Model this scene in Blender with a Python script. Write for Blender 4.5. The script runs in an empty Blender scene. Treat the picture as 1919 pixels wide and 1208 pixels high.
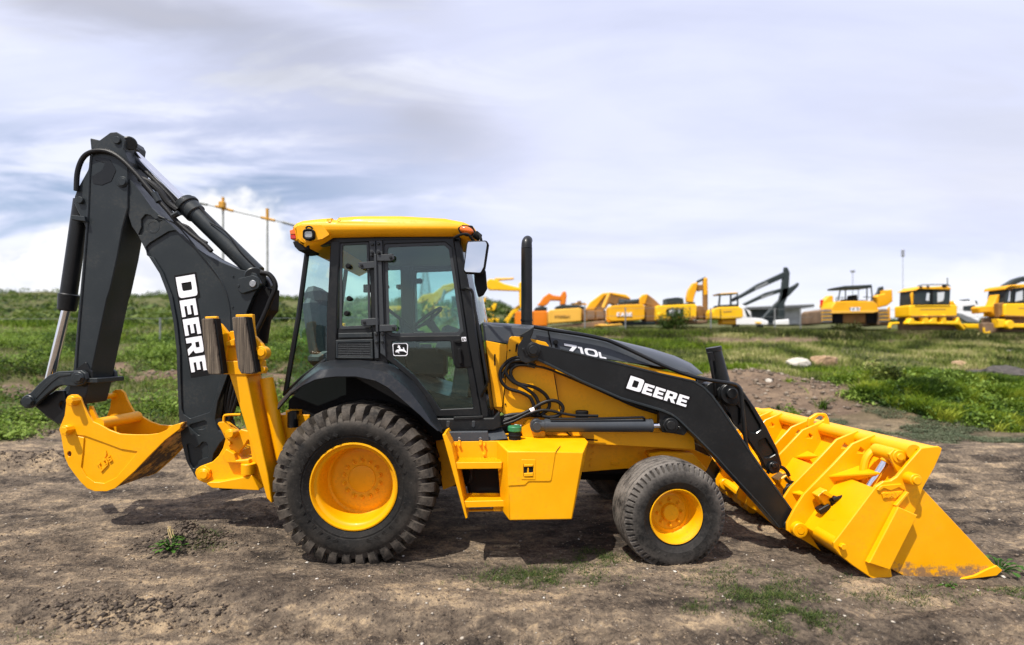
import bpy, bmesh, math, random
import numpy as np
from mathutils import Vector, Matrix
from mathutils.geometry import tessellate_polygon

SC = bpy.context.scene
COL = SC.collection
R = math.radians

# ---------------------------------------------------------------- camera
CAM_H = 1.9          # eye height
F = 960.0            # focal length in photo pixels (1919 wide)
UX, VY = 940.0, 650.0    # principal point in photo pixels
cd = bpy.data.cameras.new('camera')
cam = bpy.data.objects.new('camera', cd)
COL.objects.link(cam)
cam.location = (0, 0, CAM_H)
cam.rotation_euler = (R(90), 0, 0)
cd.sensor_width = 36.0
cd.lens = 36.0 * F / 1919.0
cd.shift_x = (959.5 - UX) / 1919.0
cd.shift_y = (VY - 604.0) / 1919.0
cd.clip_start = 0.05
cd.clip_end = 5000
cd.dof.use_dof = True
cd.dof.focus_distance = 5.0
cd.dof.aperture_fstop = 0.62
SC.camera = cam

# ---------------------------------------------------------------- exposure
SC.view_settings.view_transform = 'Standard'
SC.view_settings.look = 'None'
SC.view_settings.gamma = 1
SC.view_settings.exposure = 0.35
SC.cycles.max_bounces = 8
SC.cycles.transparent_max_bounces = 16
SC.cycles.use_denoising = True

# ---------------------------------------------------------------- sun
SUN_D = Vector((0.34, 0.42, -1.0)).normalized()      # direction the light travels
sd = bpy.data.lights.new('sun', 'SUN')
sd.energy = 5.0
sd.angle = R(0.6)
sd.color = (1.0, 0.95, 0.86)
sun = bpy.data.objects.new('sun', sd)
COL.objects.link(sun)
sun.rotation_euler = SUN_D.to_track_quat('-Z', 'Y').to_euler()
SUN_EL = math.asin(-SUN_D.z)
SUN_AZ = math.atan2(-SUN_D.x, -SUN_D.y)      # clockwise from +Y

# ---------------------------------------------------------------- sky
world = bpy.data.worlds.new("World")
SC.world = world
world.use_nodes = True
class NT:
    def __init__(s, nt):
        s.nt = nt
    def n(s, t, **kw):
        nd = s.nt.nodes.new(t)
        for k, v in kw.items():
            if k == 'inp':
                for i, val in v.items():
                    if isinstance(val, bpy.types.NodeSocket):
                        s.nt.links.new(val, nd.inputs[i])
                    else:
                        nd.inputs[i].default_value = val
            else:
                setattr(nd, k, v)
        return nd
    def math(s, op, a, b=0.0, c=0.0, clamp=False):
        return s.n('ShaderNodeMath', operation=op, use_clamp=clamp, inp={0: a, 1: b, 2: c}).outputs[0]
    def ramp(s, v, pts, interp='LINEAR'):
        nd = s.n('ShaderNodeValToRGB', inp={0: v})
        cr = nd.color_ramp
        cr.interpolation = interp
        while len(cr.elements) < len(pts):
            cr.elements.new(0.5)
        for e, (p, c) in zip(cr.elements, pts):
            e.position = p
            e.color = (*c, 1) if len(c) == 3 else c
        return nd.outputs[0]
    def mix(s, f, a, b, blend='MIX'):
        nd = s.n('ShaderNodeMix', data_type='RGBA', blend_type=blend)
        for i, val in ((0, f), (6, a), (7, b)):
            if isinstance(val, bpy.types.NodeSocket):
                s.nt.links.new(val, nd.inputs[i])
            else:
                nd.inputs[i].default_value = val if i == 0 else ((*val, 1) if len(val) == 3 else val)
        return nd.outputs[2]
    def mapr(s, v, a, b, c=0.0, d=1.0, smooth=True):
        nd = s.n('ShaderNodeMapRange', interpolation_type='SMOOTHSTEP' if smooth else 'LINEAR',
                 inp={0: v, 1: a, 2: b, 3: c, 4: d})
        return nd.outputs[0]
    def noise(s, vec, scale, detail=5, rough=0.55, dist=0.0):
        nd = s.n('ShaderNodeTexNoise', inp={'Scale': scale, 'Detail': detail, 'Roughness': rough, 'Distortion': dist})
        if vec is not None:
            s.nt.links.new(vec, nd.inputs['Vector'])
        return nd.outputs[0]
    def mapping(s, vec, loc=(0, 0, 0), rot=(0, 0, 0), scale=(1, 1, 1)):
        nd = s.n('ShaderNodeMapping', inp={1: loc, 2: rot, 3: scale})
        s.nt.links.new(vec, nd.inputs[0])
        return nd.outputs[0]

def make_sky():
    t = NT(world.node_tree)
    t.nt.nodes.clear()
    sky = t.n('ShaderNodeTexSky', sky_type='NISHITA')
    sky.sun_disc = False
    sky.sun_elevation = SUN_EL
    sky.sun_rotation = SUN_AZ
    sky.altitude = 200
    sky.air_density = 1.0
    sky.dust_density = 1.2
    sky.ozone_density = 2.0
    co = t.n('ShaderNodeTexCoord').outputs['Generated']
    sep = t.n('ShaderNodeSeparateXYZ', inp={0: co})
    x, y, z = sep.outputs
    zc = t.math('MAXIMUM', z, 0.0)
    den = t.math('ADD', zc, 0.16)
    # the cloud sheet, seen as a flat layer overhead
    px = t.math('DIVIDE', x, den)
    py = t.math('DIVIDE', y, den)
    sheet = t.n('ShaderNodeCombineXYZ', inp={0: px, 1: py, 2: 0.0}).outputs[0]
    # elevation over azimuth distance, for the cumulus standing on the horizon
    ya = t.math('MAXIMUM', t.math('ABSOLUTE', y), 0.05)
    ax = t.math('DIVIDE', x, ya)
    az_ = t.math('DIVIDE', z, ya)
    front = t.n('ShaderNodeCombineXYZ', inp={0: ax, 1: az_, 2: t.math('SIGN', y)}).outputs[0]

    m1 = t.mapping(sheet, loc=(3.1, 1.7, 0), rot=(0, 0, R(28)), scale=(0.50, 1.3, 1))
    n1 = t.noise(m1, 1.1, 7, 0.55, 0.7)
    m2 = t.mapping(sheet, loc=(8.3, 4.2, 0), rot=(0, 0, R(34)), scale=(0.55, 1.15, 1))
    n2 = t.noise(m2, 1.3, 7, 0.55, 0.6)
    m5 = t.mapping(front, rot=(0, 0, R(-14)), scale=(0.75, 3.2, 1))
    n5 = t.noise(m5, 2.6, 7, 0.58, 0.6)
    # thin veil nearly everywhere, with blue gaps low in the left half
    gap = t.math('MULTIPLY', t.mapr(ax, 0.20, -0.55), t.math('MULTIPLY', t.mapr(az_, 0.52, 0.30), t.mapr(az_, 0.02, 0.16)))
    gap = t.math('MULTIPLY', gap, t.mapr(n5, 0.62, 0.40))
    veil = t.math('SUBTRACT', t.math('ADD', 0.93, t.math('MULTIPLY', t.math('SUBTRACT', n2, 0.5), 0.5)),
                  t.math('MULTIPLY', gap, 0.80))
    veil = t.math('MINIMUM', t.math('MAXIMUM', veil, 0.02), 0.97)
    veil_col = t.ramp(n1, [(0.28, (0.65, 0.685, 0.88)), (0.50, (0.755, 0.79, 1.0)), (0.72, (0.87, 0.895, 1.05))])
    # brighter streaks on the left, running gently down to the right
    stk = t.math('MULTIPLY', t.mapr(n5, 0.50, 0.66), t.mapr(ax, 0.25, -0.35))
    veil_col = t.mix(t.math('MULTIPLY', stk, 0.65), veil_col, (0.92, 0.94, 1.0))
    # long grey bands of thicker cloud, upper left to middle
    wob = t.math('ADD', t.math('MULTIPLY', t.math('SUBTRACT', n2, 0.5), 0.30), t.math('MULTIPLY', t.math('SUBTRACT', n5, 0.5), 0.22))
    def band_(slope, off, width, x0, x1, x2):
        c = t.math('ADD', t.math('SUBTRACT', t.math('ADD', az_, t.math('MULTIPLY', ax, slope)), off), wob)
        m = t.mapr(t.math('ABSOLUTE', c), width, 0.0)
        return t.math('MULTIPLY', m, t.math('MULTIPLY', t.mapr(ax, x0, x1), t.mapr(ax, x2 - 0.3, x2)))
    b1 = band_(0.30, 0.43, 0.17, 0.18, -0.22, -0.85)
    b2 = band_(0.30, 0.66, 0.13, 0.02, -0.30, -1.10)
    band = t.math('MULTIPLY', t.math('MAXIMUM', b1, b2), t.mapr(n1, 0.10, 0.50))
    veil_col = t.mix(t.math('MULTIPLY', band, 0.78), veil_col, (0.43, 0.437, 0.50))
    # a second faint grey patch in the upper right
    p2 = t.math('MULTIPLY', t.mapr(t.math('ABSOLUTE', t.math('SUBTRACT', az_, t.math('ADD', 0.40, t.math('MULTIPLY', t.math('SUBTRACT', n5, 0.5), 0.5)))), 0.28, 0.0),
                t.mapr(ax, 0.45, 1.0))
    veil_col = t.mix(t.math('MULTIPLY', p2, 0.5), veil_col, (0.62, 0.63, 0.70))
    veil = t.math('MAXIMUM', veil, t.math('MULTIPLY', band, 0.95))
    # cumulus standing on the horizon
    mc = t.mapping(front, loc=(4.32, 0.0, 0.0), scale=(1.0, 1.5, 1.0))
    n3 = t.noise(mc, 5.5, 9, 0.54, 0.15)
    n4 = t.noise(mc, 2.1, 4, 0.5)
    base = t.math('ADD', t.math('MULTIPLY', n4, 0.62), t.math('MULTIPLY', n3, 0.34))
    hgt = t.math('SUBTRACT', base, t.math('ADD', 0.14, t.math('MULTIPLY', az_, 0.95)))
    side = t.math('ADD', t.mapr(ax, -0.10, -0.45, 0.0, 0.16), t.mapr(ax, 0.40, 0.85, 0.0, 0.02))
    cum = t.mapr(t.math("ADD", hgt, side), 0.225, 0.300)
    cum = t.math('MULTIPLY', cum, t.mapr(ax, 0.55, 0.15, 0.45, 1.0))
    cum_col = t.mix(t.mapr(t.math('ADD', n3, t.math('MULTIPLY', az_, 0.6)), 0.40, 0.66), (0.70, 0.735, 0.84), (0.95, 0.95, 0.96))
    cloud_a = t.math('MAXIMUM', veil, cum)
    cloud_c = t.mix(cum, veil_col, cum_col)
    # brighter, whiter air low over the horizon
    lowf = t.math('MULTIPLY', t.mapr(t.math('ADD', az_, t.math('MULTIPLY', t.math('SUBTRACT', n5, 0.5), 0.12)), 0.22, 0.03), t.mapr(ax, -0.5, 0.5, 0.35, 0.92))
    cloud_c = t.mix(lowf, cloud_c, (0.92, 0.93, 0.96))
    cloud_a = t.math('MAXIMUM', cloud_a, t.math('MULTIPLY', lowf, t.mapr(ax, -0.4, 0.1, 0.2, 1.0)))
    bg1 = t.n('ShaderNodeBackground', inp={0: sky.outputs[0], 1: 0.10})
    bg2 = t.n('ShaderNodeBackground', inp={0: cloud_c, 1: 0.90})
    mx = t.n('ShaderNodeMixShader', inp={0: cloud_a, 1: bg1.outputs[0], 2: bg2.outputs[0]})
    out = t.n('ShaderNodeOutputWorld')
    t.nt.links.new(mx.outputs[0], out.inputs[0])
make_sky()
# ---------------------------------------------------------------- materials
MATS = {}
def pbsdf(name):
    m = bpy.data.materials.new(name)
    m.use_nodes = True
    t = NT(m.node_tree)
    b = m.node_tree.nodes['Principled BSDF']
    MATS[name] = m
    return m, t, b

def mat_paint(name, col, rough=0.36, coat=0.25, var=0.10, dirt=0.0, dirt_col=(0.10, 0.07, 0.045), metal=0.0, low=None, scale=3.0):
    """painted metal: slight colour drift, fine orange peel, some dust and stains"""
    m, t, b = pbsdf(name)
    co = t.n('ShaderNodeTexCoord').outputs['Object']
    n = t.noise(co, scale, 6, 0.6)
    n2 = t.noise(co, 38.0, 4, 0.65)
    c1 = tuple(c * (1 - var) for c in col)
    c2 = tuple(min(1, c * (1 + var)) for c in col)
    c = t.mix(t.mapr(n, 0.32, 0.68), c1, c2)
    f = t.math('MULTIPLY', t.mapr(t.math('MULTIPLY', n, n2), 0.25, 0.42), dirt)
    if low is not None:
        z = t.n('ShaderNodeSeparateXYZ', inp={0: co}).outputs[2]
        nb = t.noise(co, 7.0, 6, 0.7)
        lf = t.mapr(t.math('ADD', z, t.math('ADD', t.math('MULTIPLY', t.math('SUBTRACT', nb, 0.5), 0.55), t.math('MULTIPLY', t.math('SUBTRACT', n2, 0.5), 0.12))), low[1], low[0])
        f = t.math('MAXIMUM', f, t.math('MULTIPLY', lf, low[2]))
    c = t.mix(f, c, dirt_col)
    t.nt.links.new(c, b.inputs['Base Color'])
    r = t.math('ADD', t.mapr(n, 0.3, 0.7, rough - 0.06, rough + 0.08), t.math('MULTIPLY', f, 0.4))
    t.nt.links.new(r, b.inputs['Roughness'])
    b.inputs['Metallic'].default_value = metal
    b.inputs['Coat Weight'].default_value = coat
    b.inputs['Coat Roughness'].default_value = 0.12
    b.inputs['Specular IOR Level'].default_value = 0.28
    bp = t.n('ShaderNodeBump', inp={'Strength': 0.06, 'Distance': 0.004, 'Height': n2})
    t.nt.links.new(bp.outputs[0], b.inputs['Normal'])
    return m

def mat_simple(name, col, rough=0.5, metal=0.0, spec=0.5, bump=0.0, bscale=40.0, var=0.0, coat=0.0):
    m, t, b = pbsdf(name)
    b.inputs['Roughness'].default_value = rough
    b.inputs['Metallic'].default_value = metal
    b.inputs['Specular IOR Level'].default_value = spec
    b.inputs['Coat Weight'].default_value = coat
    co = t.n('ShaderNodeTexCoord').outputs['Object']
    n = t.noise(co, bscale, 5, 0.6)
    c1 = tuple(c * (1 - var) for c in col)
    c2 = tuple(min(1, c * (1 + var)) for c in col)
    t.nt.links.new(t.mix(t.mapr(n, 0.35, 0.65), c1, c2), b.inputs['Base Color'])
    if bump:
        bp = t.n('ShaderNodeBump', inp={'Strength': bump, 'Distance': 0.01, 'Height': n})
        t.nt.links.new(bp.outputs[0], b.inputs['Normal'])
    return m

YEL = (0.84, 0.375, 0.0)
mat_paint('yellow_paint', YEL, rough=0.42, coat=0.06, var=0.06, dirt=0.22, dirt_col=(0.42, 0.20, 0.02))
mat_paint('yellow_rim', (0.74, 0.335, 0.0), rough=0.46, coat=0.05, var=0.08, dirt=0.35, dirt_col=(0.34, 0.18, 0.02))  # darker and dirtier than the body yellow, for the shade in the dish
mat_paint('yellow_dusty', YEL, rough=0.42, coat=0.15, var=0.07, dirt=0.35, dirt_col=(0.30, 0.17, 0.05))
mat_paint('yellow_far', (0.80, 0.38, 0.004), rough=0.5, coat=0.1, var=0.10, dirt=0.3, dirt_col=(0.3, 0.19, 0.08), scale=0.8)
mat_paint('yellow_far_bright', (0.88, 0.50, 0.005), rough=0.5, coat=0.1, var=0.08, dirt=0.2, dirt_col=(0.3, 0.19, 0.08), scale=0.8)
mat_paint('yellow_far_pale', (0.78, 0.43, 0.06), rough=0.55, coat=0.05, var=0.10, dirt=0.4, dirt_col=(0.3, 0.2, 0.1), scale=0.8)
mat_paint('orange_far', (0.75, 0.20, 0.005), rough=0.5, coat=0.1, var=0.10, dirt=0.3, dirt_col=(0.3, 0.15, 0.06), scale=0.8)
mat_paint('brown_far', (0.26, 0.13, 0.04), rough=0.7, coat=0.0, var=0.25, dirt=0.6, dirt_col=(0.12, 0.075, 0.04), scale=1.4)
mat_paint('rust_track', (0.20, 0.13, 0.08), rough=0.75, coat=0.0, var=0.25, dirt=0.5, scale=2.5)
mat_paint('grey_paint', (0.018, 0.023, 0.026), rough=0.42, coat=0.08, var=0.10, dirt=0.16, dirt_col=(0.10, 0.085, 0.065))
mat_paint('black_paint', (0.007, 0.008, 0.009), rough=0.38, coat=0.10, var=0.15, dirt=0.12, dirt_col=(0.06, 0.05, 0.04))
mat_paint('fender_black', (0.013, 0.015, 0.018), rough=0.34, coat=0.2, var=0.12, dirt=0.35, dirt_col=(0.07, 0.06, 0.05))
mat_paint('hood_grey', (0.042, 0.048, 0.056), rough=0.38, coat=0.15, var=0.08, dirt=0.14, dirt_col=(0.13, 0.11, 0.09))
mat_paint('dark_far', (0.020, 0.030, 0.032), rough=0.5, coat=0.1, var=0.15, dirt=0.2)
mat_simple('matt_black', (0.004, 0.004, 0.0045), rough=0.8, spec=0.25, bump=0.1)
mat_simple('grey_plastic', (0.026, 0.030, 0.034), rough=0.5, bump=0.05, var=0.1)
mat_simple('chrome', (0.75, 0.75, 0.78), rough=0.10, metal=1.0, var=0.03)
mat_simple('dull_steel', (0.42, 0.42, 0.42), rough=0.35, metal=1.0, bump=0.05, var=0.15)
mat_simple('white_decal', (0.86, 0.86, 0.90), rough=0.45, var=0.02)
mat_simple('white_paint', (0.82, 0.82, 0.82), rough=0.4, var=0.05, coat=0.3)
mat_simple('faded_lettering', (0.42, 0.24, 0.05), rough=0.6)
mat_simple('hose_rubber', (0.004, 0.004, 0.0045), rough=0.5, spec=0.3, bump=0.15, bscale=90, var=0.3)
mat_simple('green_cap', (0.02, 0.16, 0.065), rough=0.5, var=0.15, bscale=20)
mat_simple('seat_vinyl', (0.045, 0.050, 0.052), rough=0.6, bump=0.1, var=0.15)
mat_simple('red_lens', (0.50, 0.012, 0.008), rough=0.15, coat=0.6)
mat_simple('orange_lens', (0.72, 0.14, 0.006), rough=0.15, coat=0.6)
mat_simple('lamp_glass', (0.42, 0.42, 0.40), rough=0.15, metal=0.6, bump=0.3, bscale=120)
mat_simple('mirror_silver', (0.80, 0.79, 0.76), rough=0.03, metal=1.0)
mat_simple('galvanised', (0.26, 0.27, 0.27), rough=0.5, metal=0.6, var=0.15)
mat_simple('far_wall', (0.30, 0.31, 0.32), rough=0.8, var=0.15, bscale=1.0)
mat_simple('far_roof', (0.10, 0.105, 0.11), rough=0.7, var=0.15, bscale=1.0)
mat_simple('pale_stone', (0.46, 0.42, 0.36), rough=0.9, bump=0.6, bscale=8, var=0.15)
mat_simple('tan_stone', (0.34, 0.22, 0.13), rough=0.9, bump=0.7, bscale=7, var=0.25)
mat_simple('dark_stone', (0.055, 0.047, 0.042), rough=0.9, bump=0.8, bscale=8, var=0.35)
mat_simple('concrete_pole', (0.34, 0.35, 0.33), rough=0.8, var=0.2, bscale=3)
mat_simple('pole_yellow', (0.55, 0.27, 0.02), rough=0.6, var=0.25)
mat_simple('dry_stalk', (0.55, 0.42, 0.20), rough=0.8, var=0.2)

def mat_rubber(name, base, dust, low=0.3, amount=0.6):
    m, t, b = pbsdf(name)
    co = t.n('ShaderNodeTexCoord').outputs['Object']
    n = t.noise(co, 6.0, 7, 0.65)
    n2 = t.noise(co, 55.0, 4, 0.7)
    f = t.mapr(t.math('ADD', t.math('MULTIPLY', n, 0.7), t.math('MULTIPLY', n2, 0.3)), 0.42 - low * 0.2, 0.66)
    att = t.n('ShaderNodeAttribute', attribute_name='dust').outputs['Fac']
    f = t.math('MULTIPLY', t.math('MULTIPLY', f, att), amount)
    sc = t.noise(t.mapping(co, scale=(1, 1, 1)), 24.0, 8, 0.75, 1.2)
    base = t.mix(t.mapr(sc, 0.54, 0.70, 0.0, 0.75), base, (0.045, 0.042, 0.038))
    c = t.mix(f, base, dust)
    t.nt.links.new(c, b.inputs['Base Color'])
    b.inputs['Roughness'].default_value = 0.7
    b.inputs['Specular IOR Level'].default_value = 0.22
    bp = t.n('ShaderNodeBump', inp={'Strength': 0.35, 'Distance': 0.008, 'Height': n2})
    t.nt.links.new(bp.outputs[0], b.inputs['Normal'])
    return m
mat_rubber('tyre_rubber', (0.0055, 0.0055, 0.0055), (0.135, 0.112, 0.090), 0.5, 0.75)
mat_rubber('front_tyre_rubber', (0.006, 0.006, 0.006), (0.18, 0.16, 0.14), 0.5, 0.85)

def mat_glass(name, tint, gloss=1.0):
    m, t, b = pbsdf(name)
    m.node_tree.nodes.remove(b)
    tr = t.n('ShaderNodeBsdfTransparent', inp={0: (*tint, 1)})
    gl = t.n('ShaderNodeBsdfGlossy', inp={0: (0.9, 0.95, 0.95, 1), 'Roughness': 0.015})
    fc = t.n('ShaderNodeLayerWeight', inp={0: 0.5}).outputs['Facing']
    fr = t.math('ADD', 0.035 * gloss, t.math('MULTIPLY', t.math('POWER', fc, 4.0), 0.75), clamp=True)
    mx = t.n('ShaderNodeMixShader', inp={0: fr, 1: tr.outputs[0], 2: gl.outputs[0]})
    t.nt.links.new(mx.outputs[0], m.node_tree.nodes['Material Output'].inputs[0])
    return m
mat_glass('cab_glass', (0.76, 0.91, 0.885), 1.5)
mat_glass('clear_glass', (0.75, 0.88, 0.87), 1.6)

def mat_pad():
    m, t, b = pbsdf('pad_rubber')
    co = t.n('ShaderNodeTexCoord').outputs['Object']
    mp = t.mapping(co, rot=(0, R(-7), 0), scale=(95, 6, 2.0))
    n = t.noise(mp, 1.0, 6, 0.7, 0.8)
    n2 = t.noise(co, 60, 4, 0.6)
    c = t.ramp(n, [(0.36, (0.030, 0.022, 0.016)), (0.5, (0.115, 0.088, 0.062)), (0.66, (0.22, 0.175, 0.125))])
    t.nt.links.new(c, b.inputs['Base Color'])
    b.inputs['Roughness'].default_value = 0.9
    bp = t.n('ShaderNodeBump', inp={'Strength': 0.7, 'Distance': 0.01, 'Height': t.math('ADD', n, t.math('MULTIPLY', n2, 0.3))})
    t.nt.links.new(bp.outputs[0], b.inputs['Normal'])
mat_pad()

def mat_bucket_worn():
    """underside of the digging bucket: paint worn through to earth and rust"""
    m, t, b = pbsdf('bucket_worn')
    co = t.n('ShaderNodeTexCoord').outputs['Object']
    n = t.noise(co, 5.0, 9, 0.72, 0.1)
    n2 = t.noise(co, 40.0, 6, 0.7)
    f = t.mapr(t.math('ADD', n, t.math('MULTIPLY', n2, 0.22)), 0.52, 0.66)
    c = t.mix(f, YEL, t.mix(n2, (0.055, 0.030, 0.016), (0.17, 0.115, 0.075)))
    t.nt.links.new(c, b.inputs['Base Color'])
    t.nt.links.new(t.math('ADD', 0.4, t.math('MULTIPLY', f, 0.45)), b.inputs['Roughness'])
mat_bucket_worn()
# front clam plate: soil and rust along its low edge
mat_paint('yellow_muddy', YEL, rough=0.38, coat=0.25, var=0.05, dirt=0.10, dirt_col=(0.17, 0.11, 0.08), low=(-0.02, 0.07, 0.85))

# ---------------------------------------------------------------- geometry helpers
def P(u, v, Y):
    """photo pixel at a distance -> a point in the place"""
    return Vector(((u - UX) * Y / F, Y, CAM_H - (v - VY) * Y / F))
def XZ(pts, Y):
    return [((q[0] - UX) * Y / F, CAM_H - (q[1] - VY) * Y / F) for q in pts]
def zoomed(ox, oy, s):
    def f(pts):
        return [(ox + s * q[0], oy + s * q[1], *q[2:]) for q in pts]
    return f

def fillet(pts, r=0.0, n=5):
    """round the corners of a closed outline; a point may carry its own radius"""
    out = []
    N = len(pts)
    for i in range(N):
        p = Vector(pts[i][:2])
        rr = pts[i][2] if len(pts[i]) > 2 else r
        a = Vector(pts[i - 1][:2]) - p
        b = Vector(pts[(i + 1) % N][:2]) - p
        la, lb = a.length, b.length
        if rr <= 0 or la < 1e-9 or lb < 1e-9:
            out.append((p.x, p.y)); continue
        a /= la; b /= lb
        ang = math.acos(max(-1, min(1, a.dot(b))))
        if ang > R(172):
            out.append((p.x, p.y)); continue
        d = min(rr / math.tan(ang / 2), la * 0.45, lb * 0.45)
        p0, p1 = p + a * d, p + b * d
        for k in range(n + 1):
            t = k / n
            q = p0 * (1 - t) ** 2 + p * 2 * t * (1 - t) + p1 * t ** 2
            out.append((q.x, q.y))
    return out

def ring(u, v, r, n=16, ry=None):
    ry = r if ry is None else ry
    return [(u + r * math.cos(2 * math.pi * k / n), v + ry * math.sin(2 * math.pi * k / n)) for k in range(n)]

def inset(poly, d):
    """move every vertex of a closed ccw outline inward by d (mitred)"""
    N = len(poly)
    out = []
    for i in range(N):
        a, p, b = Vector(poly[i - 1]), Vector(poly[i]), Vector(poly[(i + 1) % N])
        e0, e1 = (p - a), (b - p)
        if e0.length < 1e-9 or e1.length < 1e-9:
            out.append(tuple(p)); continue
        e0.normalize(); e1.normalize()
        n0, n1 = Vector((-e0.y, e0.x)), Vector((-e1.y, e1.x))
        m = n0 + n1
        if m.length < 1e-6:
            out.append(tuple(p)); continue
        m.normalize()
        k = d / max(0.45, m.dot(n0))
        out.append((p.x + m.x * k, p.y + m.y * k))
    return out

def area2(poly):
    return sum(poly[i - 1][0] * poly[i][1] - poly[i][0] * poly[i - 1][1] for i in range(len(poly)))

def dedupe(poly):
    out = []
    for q in poly:
        if not out or (abs(q[0] - out[-1][0]) + abs(q[1] - out[-1][1])) > 1e-6:
            out.append(q)
    if len(out) > 1 and abs(out[0][0] - out[-1][0]) + abs(out[0][1] - out[-1][1]) < 1e-6:
        out.pop()
    return out

class MB:
    def __init__(s):
        s.bm = bmesh.new()
    def face(s, vs):
        try:
            return s.bm.faces.new(vs)
        except ValueError:
            return None
    def prism(s, outer, holes, y0, y1, bevel=0.004, frame=None):
        """extrude an (x,z) outline with holes from y0 to y1, edges chamfered"""
        loops = [dedupe(outer)] + [dedupe(h) for h in holes]
        if area2(loops[0]) < 0: loops[0].reverse()
        for h in loops[1:]:
            if area2(h) > 0: h.reverse()
        b = min(bevel, abs(y1 - y0) * 0.45)
        ins = [inset(l, b) for l in loops] if b > 0 else loops
        rings = []
        spec = [(ins, y0), (loops, y0 + b), (loops, y1 - b), (ins, y1)] if b > 0 else [(loops, y0), (loops, y1)]
        V = []
        for ls, y in spec:
            V.append([[s.bm.verts.new((q[0], y, q[1])) for q in l] for l in ls])
        for k in range(len(V) - 1):
            for la, lb in zip(V[k], V[k + 1]):
                n = len(la)
                for i in range(n):
                    j = (i + 1) % n
                    s.face((la[i], la[j], lb[j], lb[i]))
        tri = tessellate_polygon([[Vector((q[0], q[1], 0)) for q in l] for l in ins])
        f0 = [v for l in V[0] for v in l]
        f1 = [v for l in V[-1] for v in l]
        for t in tri:
            s.face((f0[t[0]], f0[t[1]], f0[t[2]]))
            s.face((f1[t[2]], f1[t[1]], f1[t[0]]))
        return s
    def plate(s, pts, Y0, Y1, r=0.0, holes=(), bevel=0.004, Yp=None):
        """outline in photo pixels on the plane Y0 (or Yp), given its real thickness"""
        yp = Y0 if Yp is None else Yp
        o = XZ(fillet(pts, r), yp)
        h = [XZ(fillet(q, r if len(q) < 12 else 0.0), yp) for q in holes]
        return s.prism(o, h, Y0, Y1, bevel)
    def box(s, c, size, rot=None, bevel=0.006):
        res = bmesh.ops.create_cube(s.bm, size=1.0)
        vs = res['verts']
        bmesh.ops.scale(s.bm, vec=Vector(size), verts=vs)
        if bevel > 0:
            es = list({e for v in vs for e in v.link_edges})
            rb = bmesh.ops.bevel(s.bm, geom=es, offset=min(bevel, min(size) * 0.4), segments=1, affect='EDGES', profile=0.5)
            vs = list({v for f in rb['faces'] for v in f.verts} | {v for v in vs if v.is_valid})
        M = Matrix.Translation(Vector(c)) @ (rot.to_4x4() if rot is not None else Matrix.Identity(4))
        bmesh.ops.transform(s.bm, matrix=M, verts=vs)
        return s
    def cyl(s, p0, p1, r0, r1=None, n=20, bevel=0.0):
        p0, p1 = Vector(p0), Vector(p1)
        r1 = r0 if r1 is None else r1
        L = (p1 - p0).length
        prof = [(0, 0), (r0 - bevel, 0), (r0, bevel), (r1, L - bevel), (r1 - bevel, L), (0, L)] if bevel > 0 else [(0, 0), (r0, 0), (r1, L), (0, L)]
        return s.lathe(prof, p0, p1 - p0, n)
    def lathe(s, prof, origin, axis, n=32, closed=False):
        """revolve (radius, height) about an axis"""
        axis = Vector(axis).normalized()
        q = axis.to_track_quat('Z', 'Y')
        rows = []
        for r, h in prof:
            if r <= 1e-6:
                rows.append([s.bm.verts.new(Vector(origin) + q @ Vector((0, 0, h)))])
            else:
                rows.append([s.bm.verts.new(Vector(origin) + q @ Vector((r * math.cos(2 * math.pi * k / n), r * math.sin(2 * math.pi * k / n), h))) for k in range(n)])
        pairs = list(zip(rows, rows[1:]))
        if closed: pairs.append((rows[-1], rows[0]))
        for a, b in pairs:
            if len(a) == 1 and len(b) == 1: continue
            for k in range(n):
                j = (k + 1) % n
                if len(a) == 1: s.face((a[0], b[j], b[k]))
                elif len(b) == 1: s.face((a[k], a[j], b[0]))
                else: s.face((a[k], a[j], b[j], b[k]))
        return s
    def tube(s, pts, r, n=10, smooth=True, sub=5, caps=True):
        pts = [Vector(p) for p in pts]
        if smooth and len(pts) > 2:
            out = []
            for i in range(len(pts) - 1):
                p0 = pts[max(0, i - 1)]; p1 = pts[i]; p2 = pts[i + 1]; p3 = pts[min(len(pts) - 1, i + 2)]
                for k in range(sub):
                    t = k / sub
                    out.append(0.5 * ((2 * p1) + (p2 - p0) * t + (2 * p0 - 5 * p1 + 4 * p2 - p3) * t * t + (3 * p1 - p0 - 3 * p2 + p3) * t ** 3))
            out.append(pts[-1])
            pts = out
        rows = []
        up = None
        for i, p in enumerate(pts):
            d = (pts[min(i + 1, len(pts) - 1)] - pts[max(i - 1, 0)]).normalized()
            if up is None:
                up = d.orthogonal().normalized()
            up = (up - d * up.dot(d))
            up = up.normalized() if up.length > 1e-6 else d.orthogonal().normalized()
            w = d.cross(up)
            rr = r(i / max(1, len(pts) - 1)) if callable(r) else r
            rows.append([s.bm.verts.new(p + (up * math.cos(2 * math.pi * k / n) + w * math.sin(2 * math.pi * k / n)) * rr) for k in range(n)])
        for a, b in zip(rows, rows[1:]):
            for k in range(n):
                s.face((a[k], a[(k + 1) % n], b[(k + 1) % n], b[k]))
        if caps:
            s.face(rows[0][::-1]); s.face(rows[-1])
        return s
    def grid(s, rows, closed=False):
        V = [[s.bm.verts.new(Vector(p)) for p in r] for r in rows]
        for a, b in zip(V, V[1:]):
            for k in range(len(a) - 1):
                s.face((a[k], a[k + 1], b[k + 1], b[k]))
        return V
    def hull(s, pts):
        vs = [s.bm.verts.new(Vector(p)) for p in pts]
        bmesh.ops.convex_hull(s.bm, input=vs)
        return s
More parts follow.
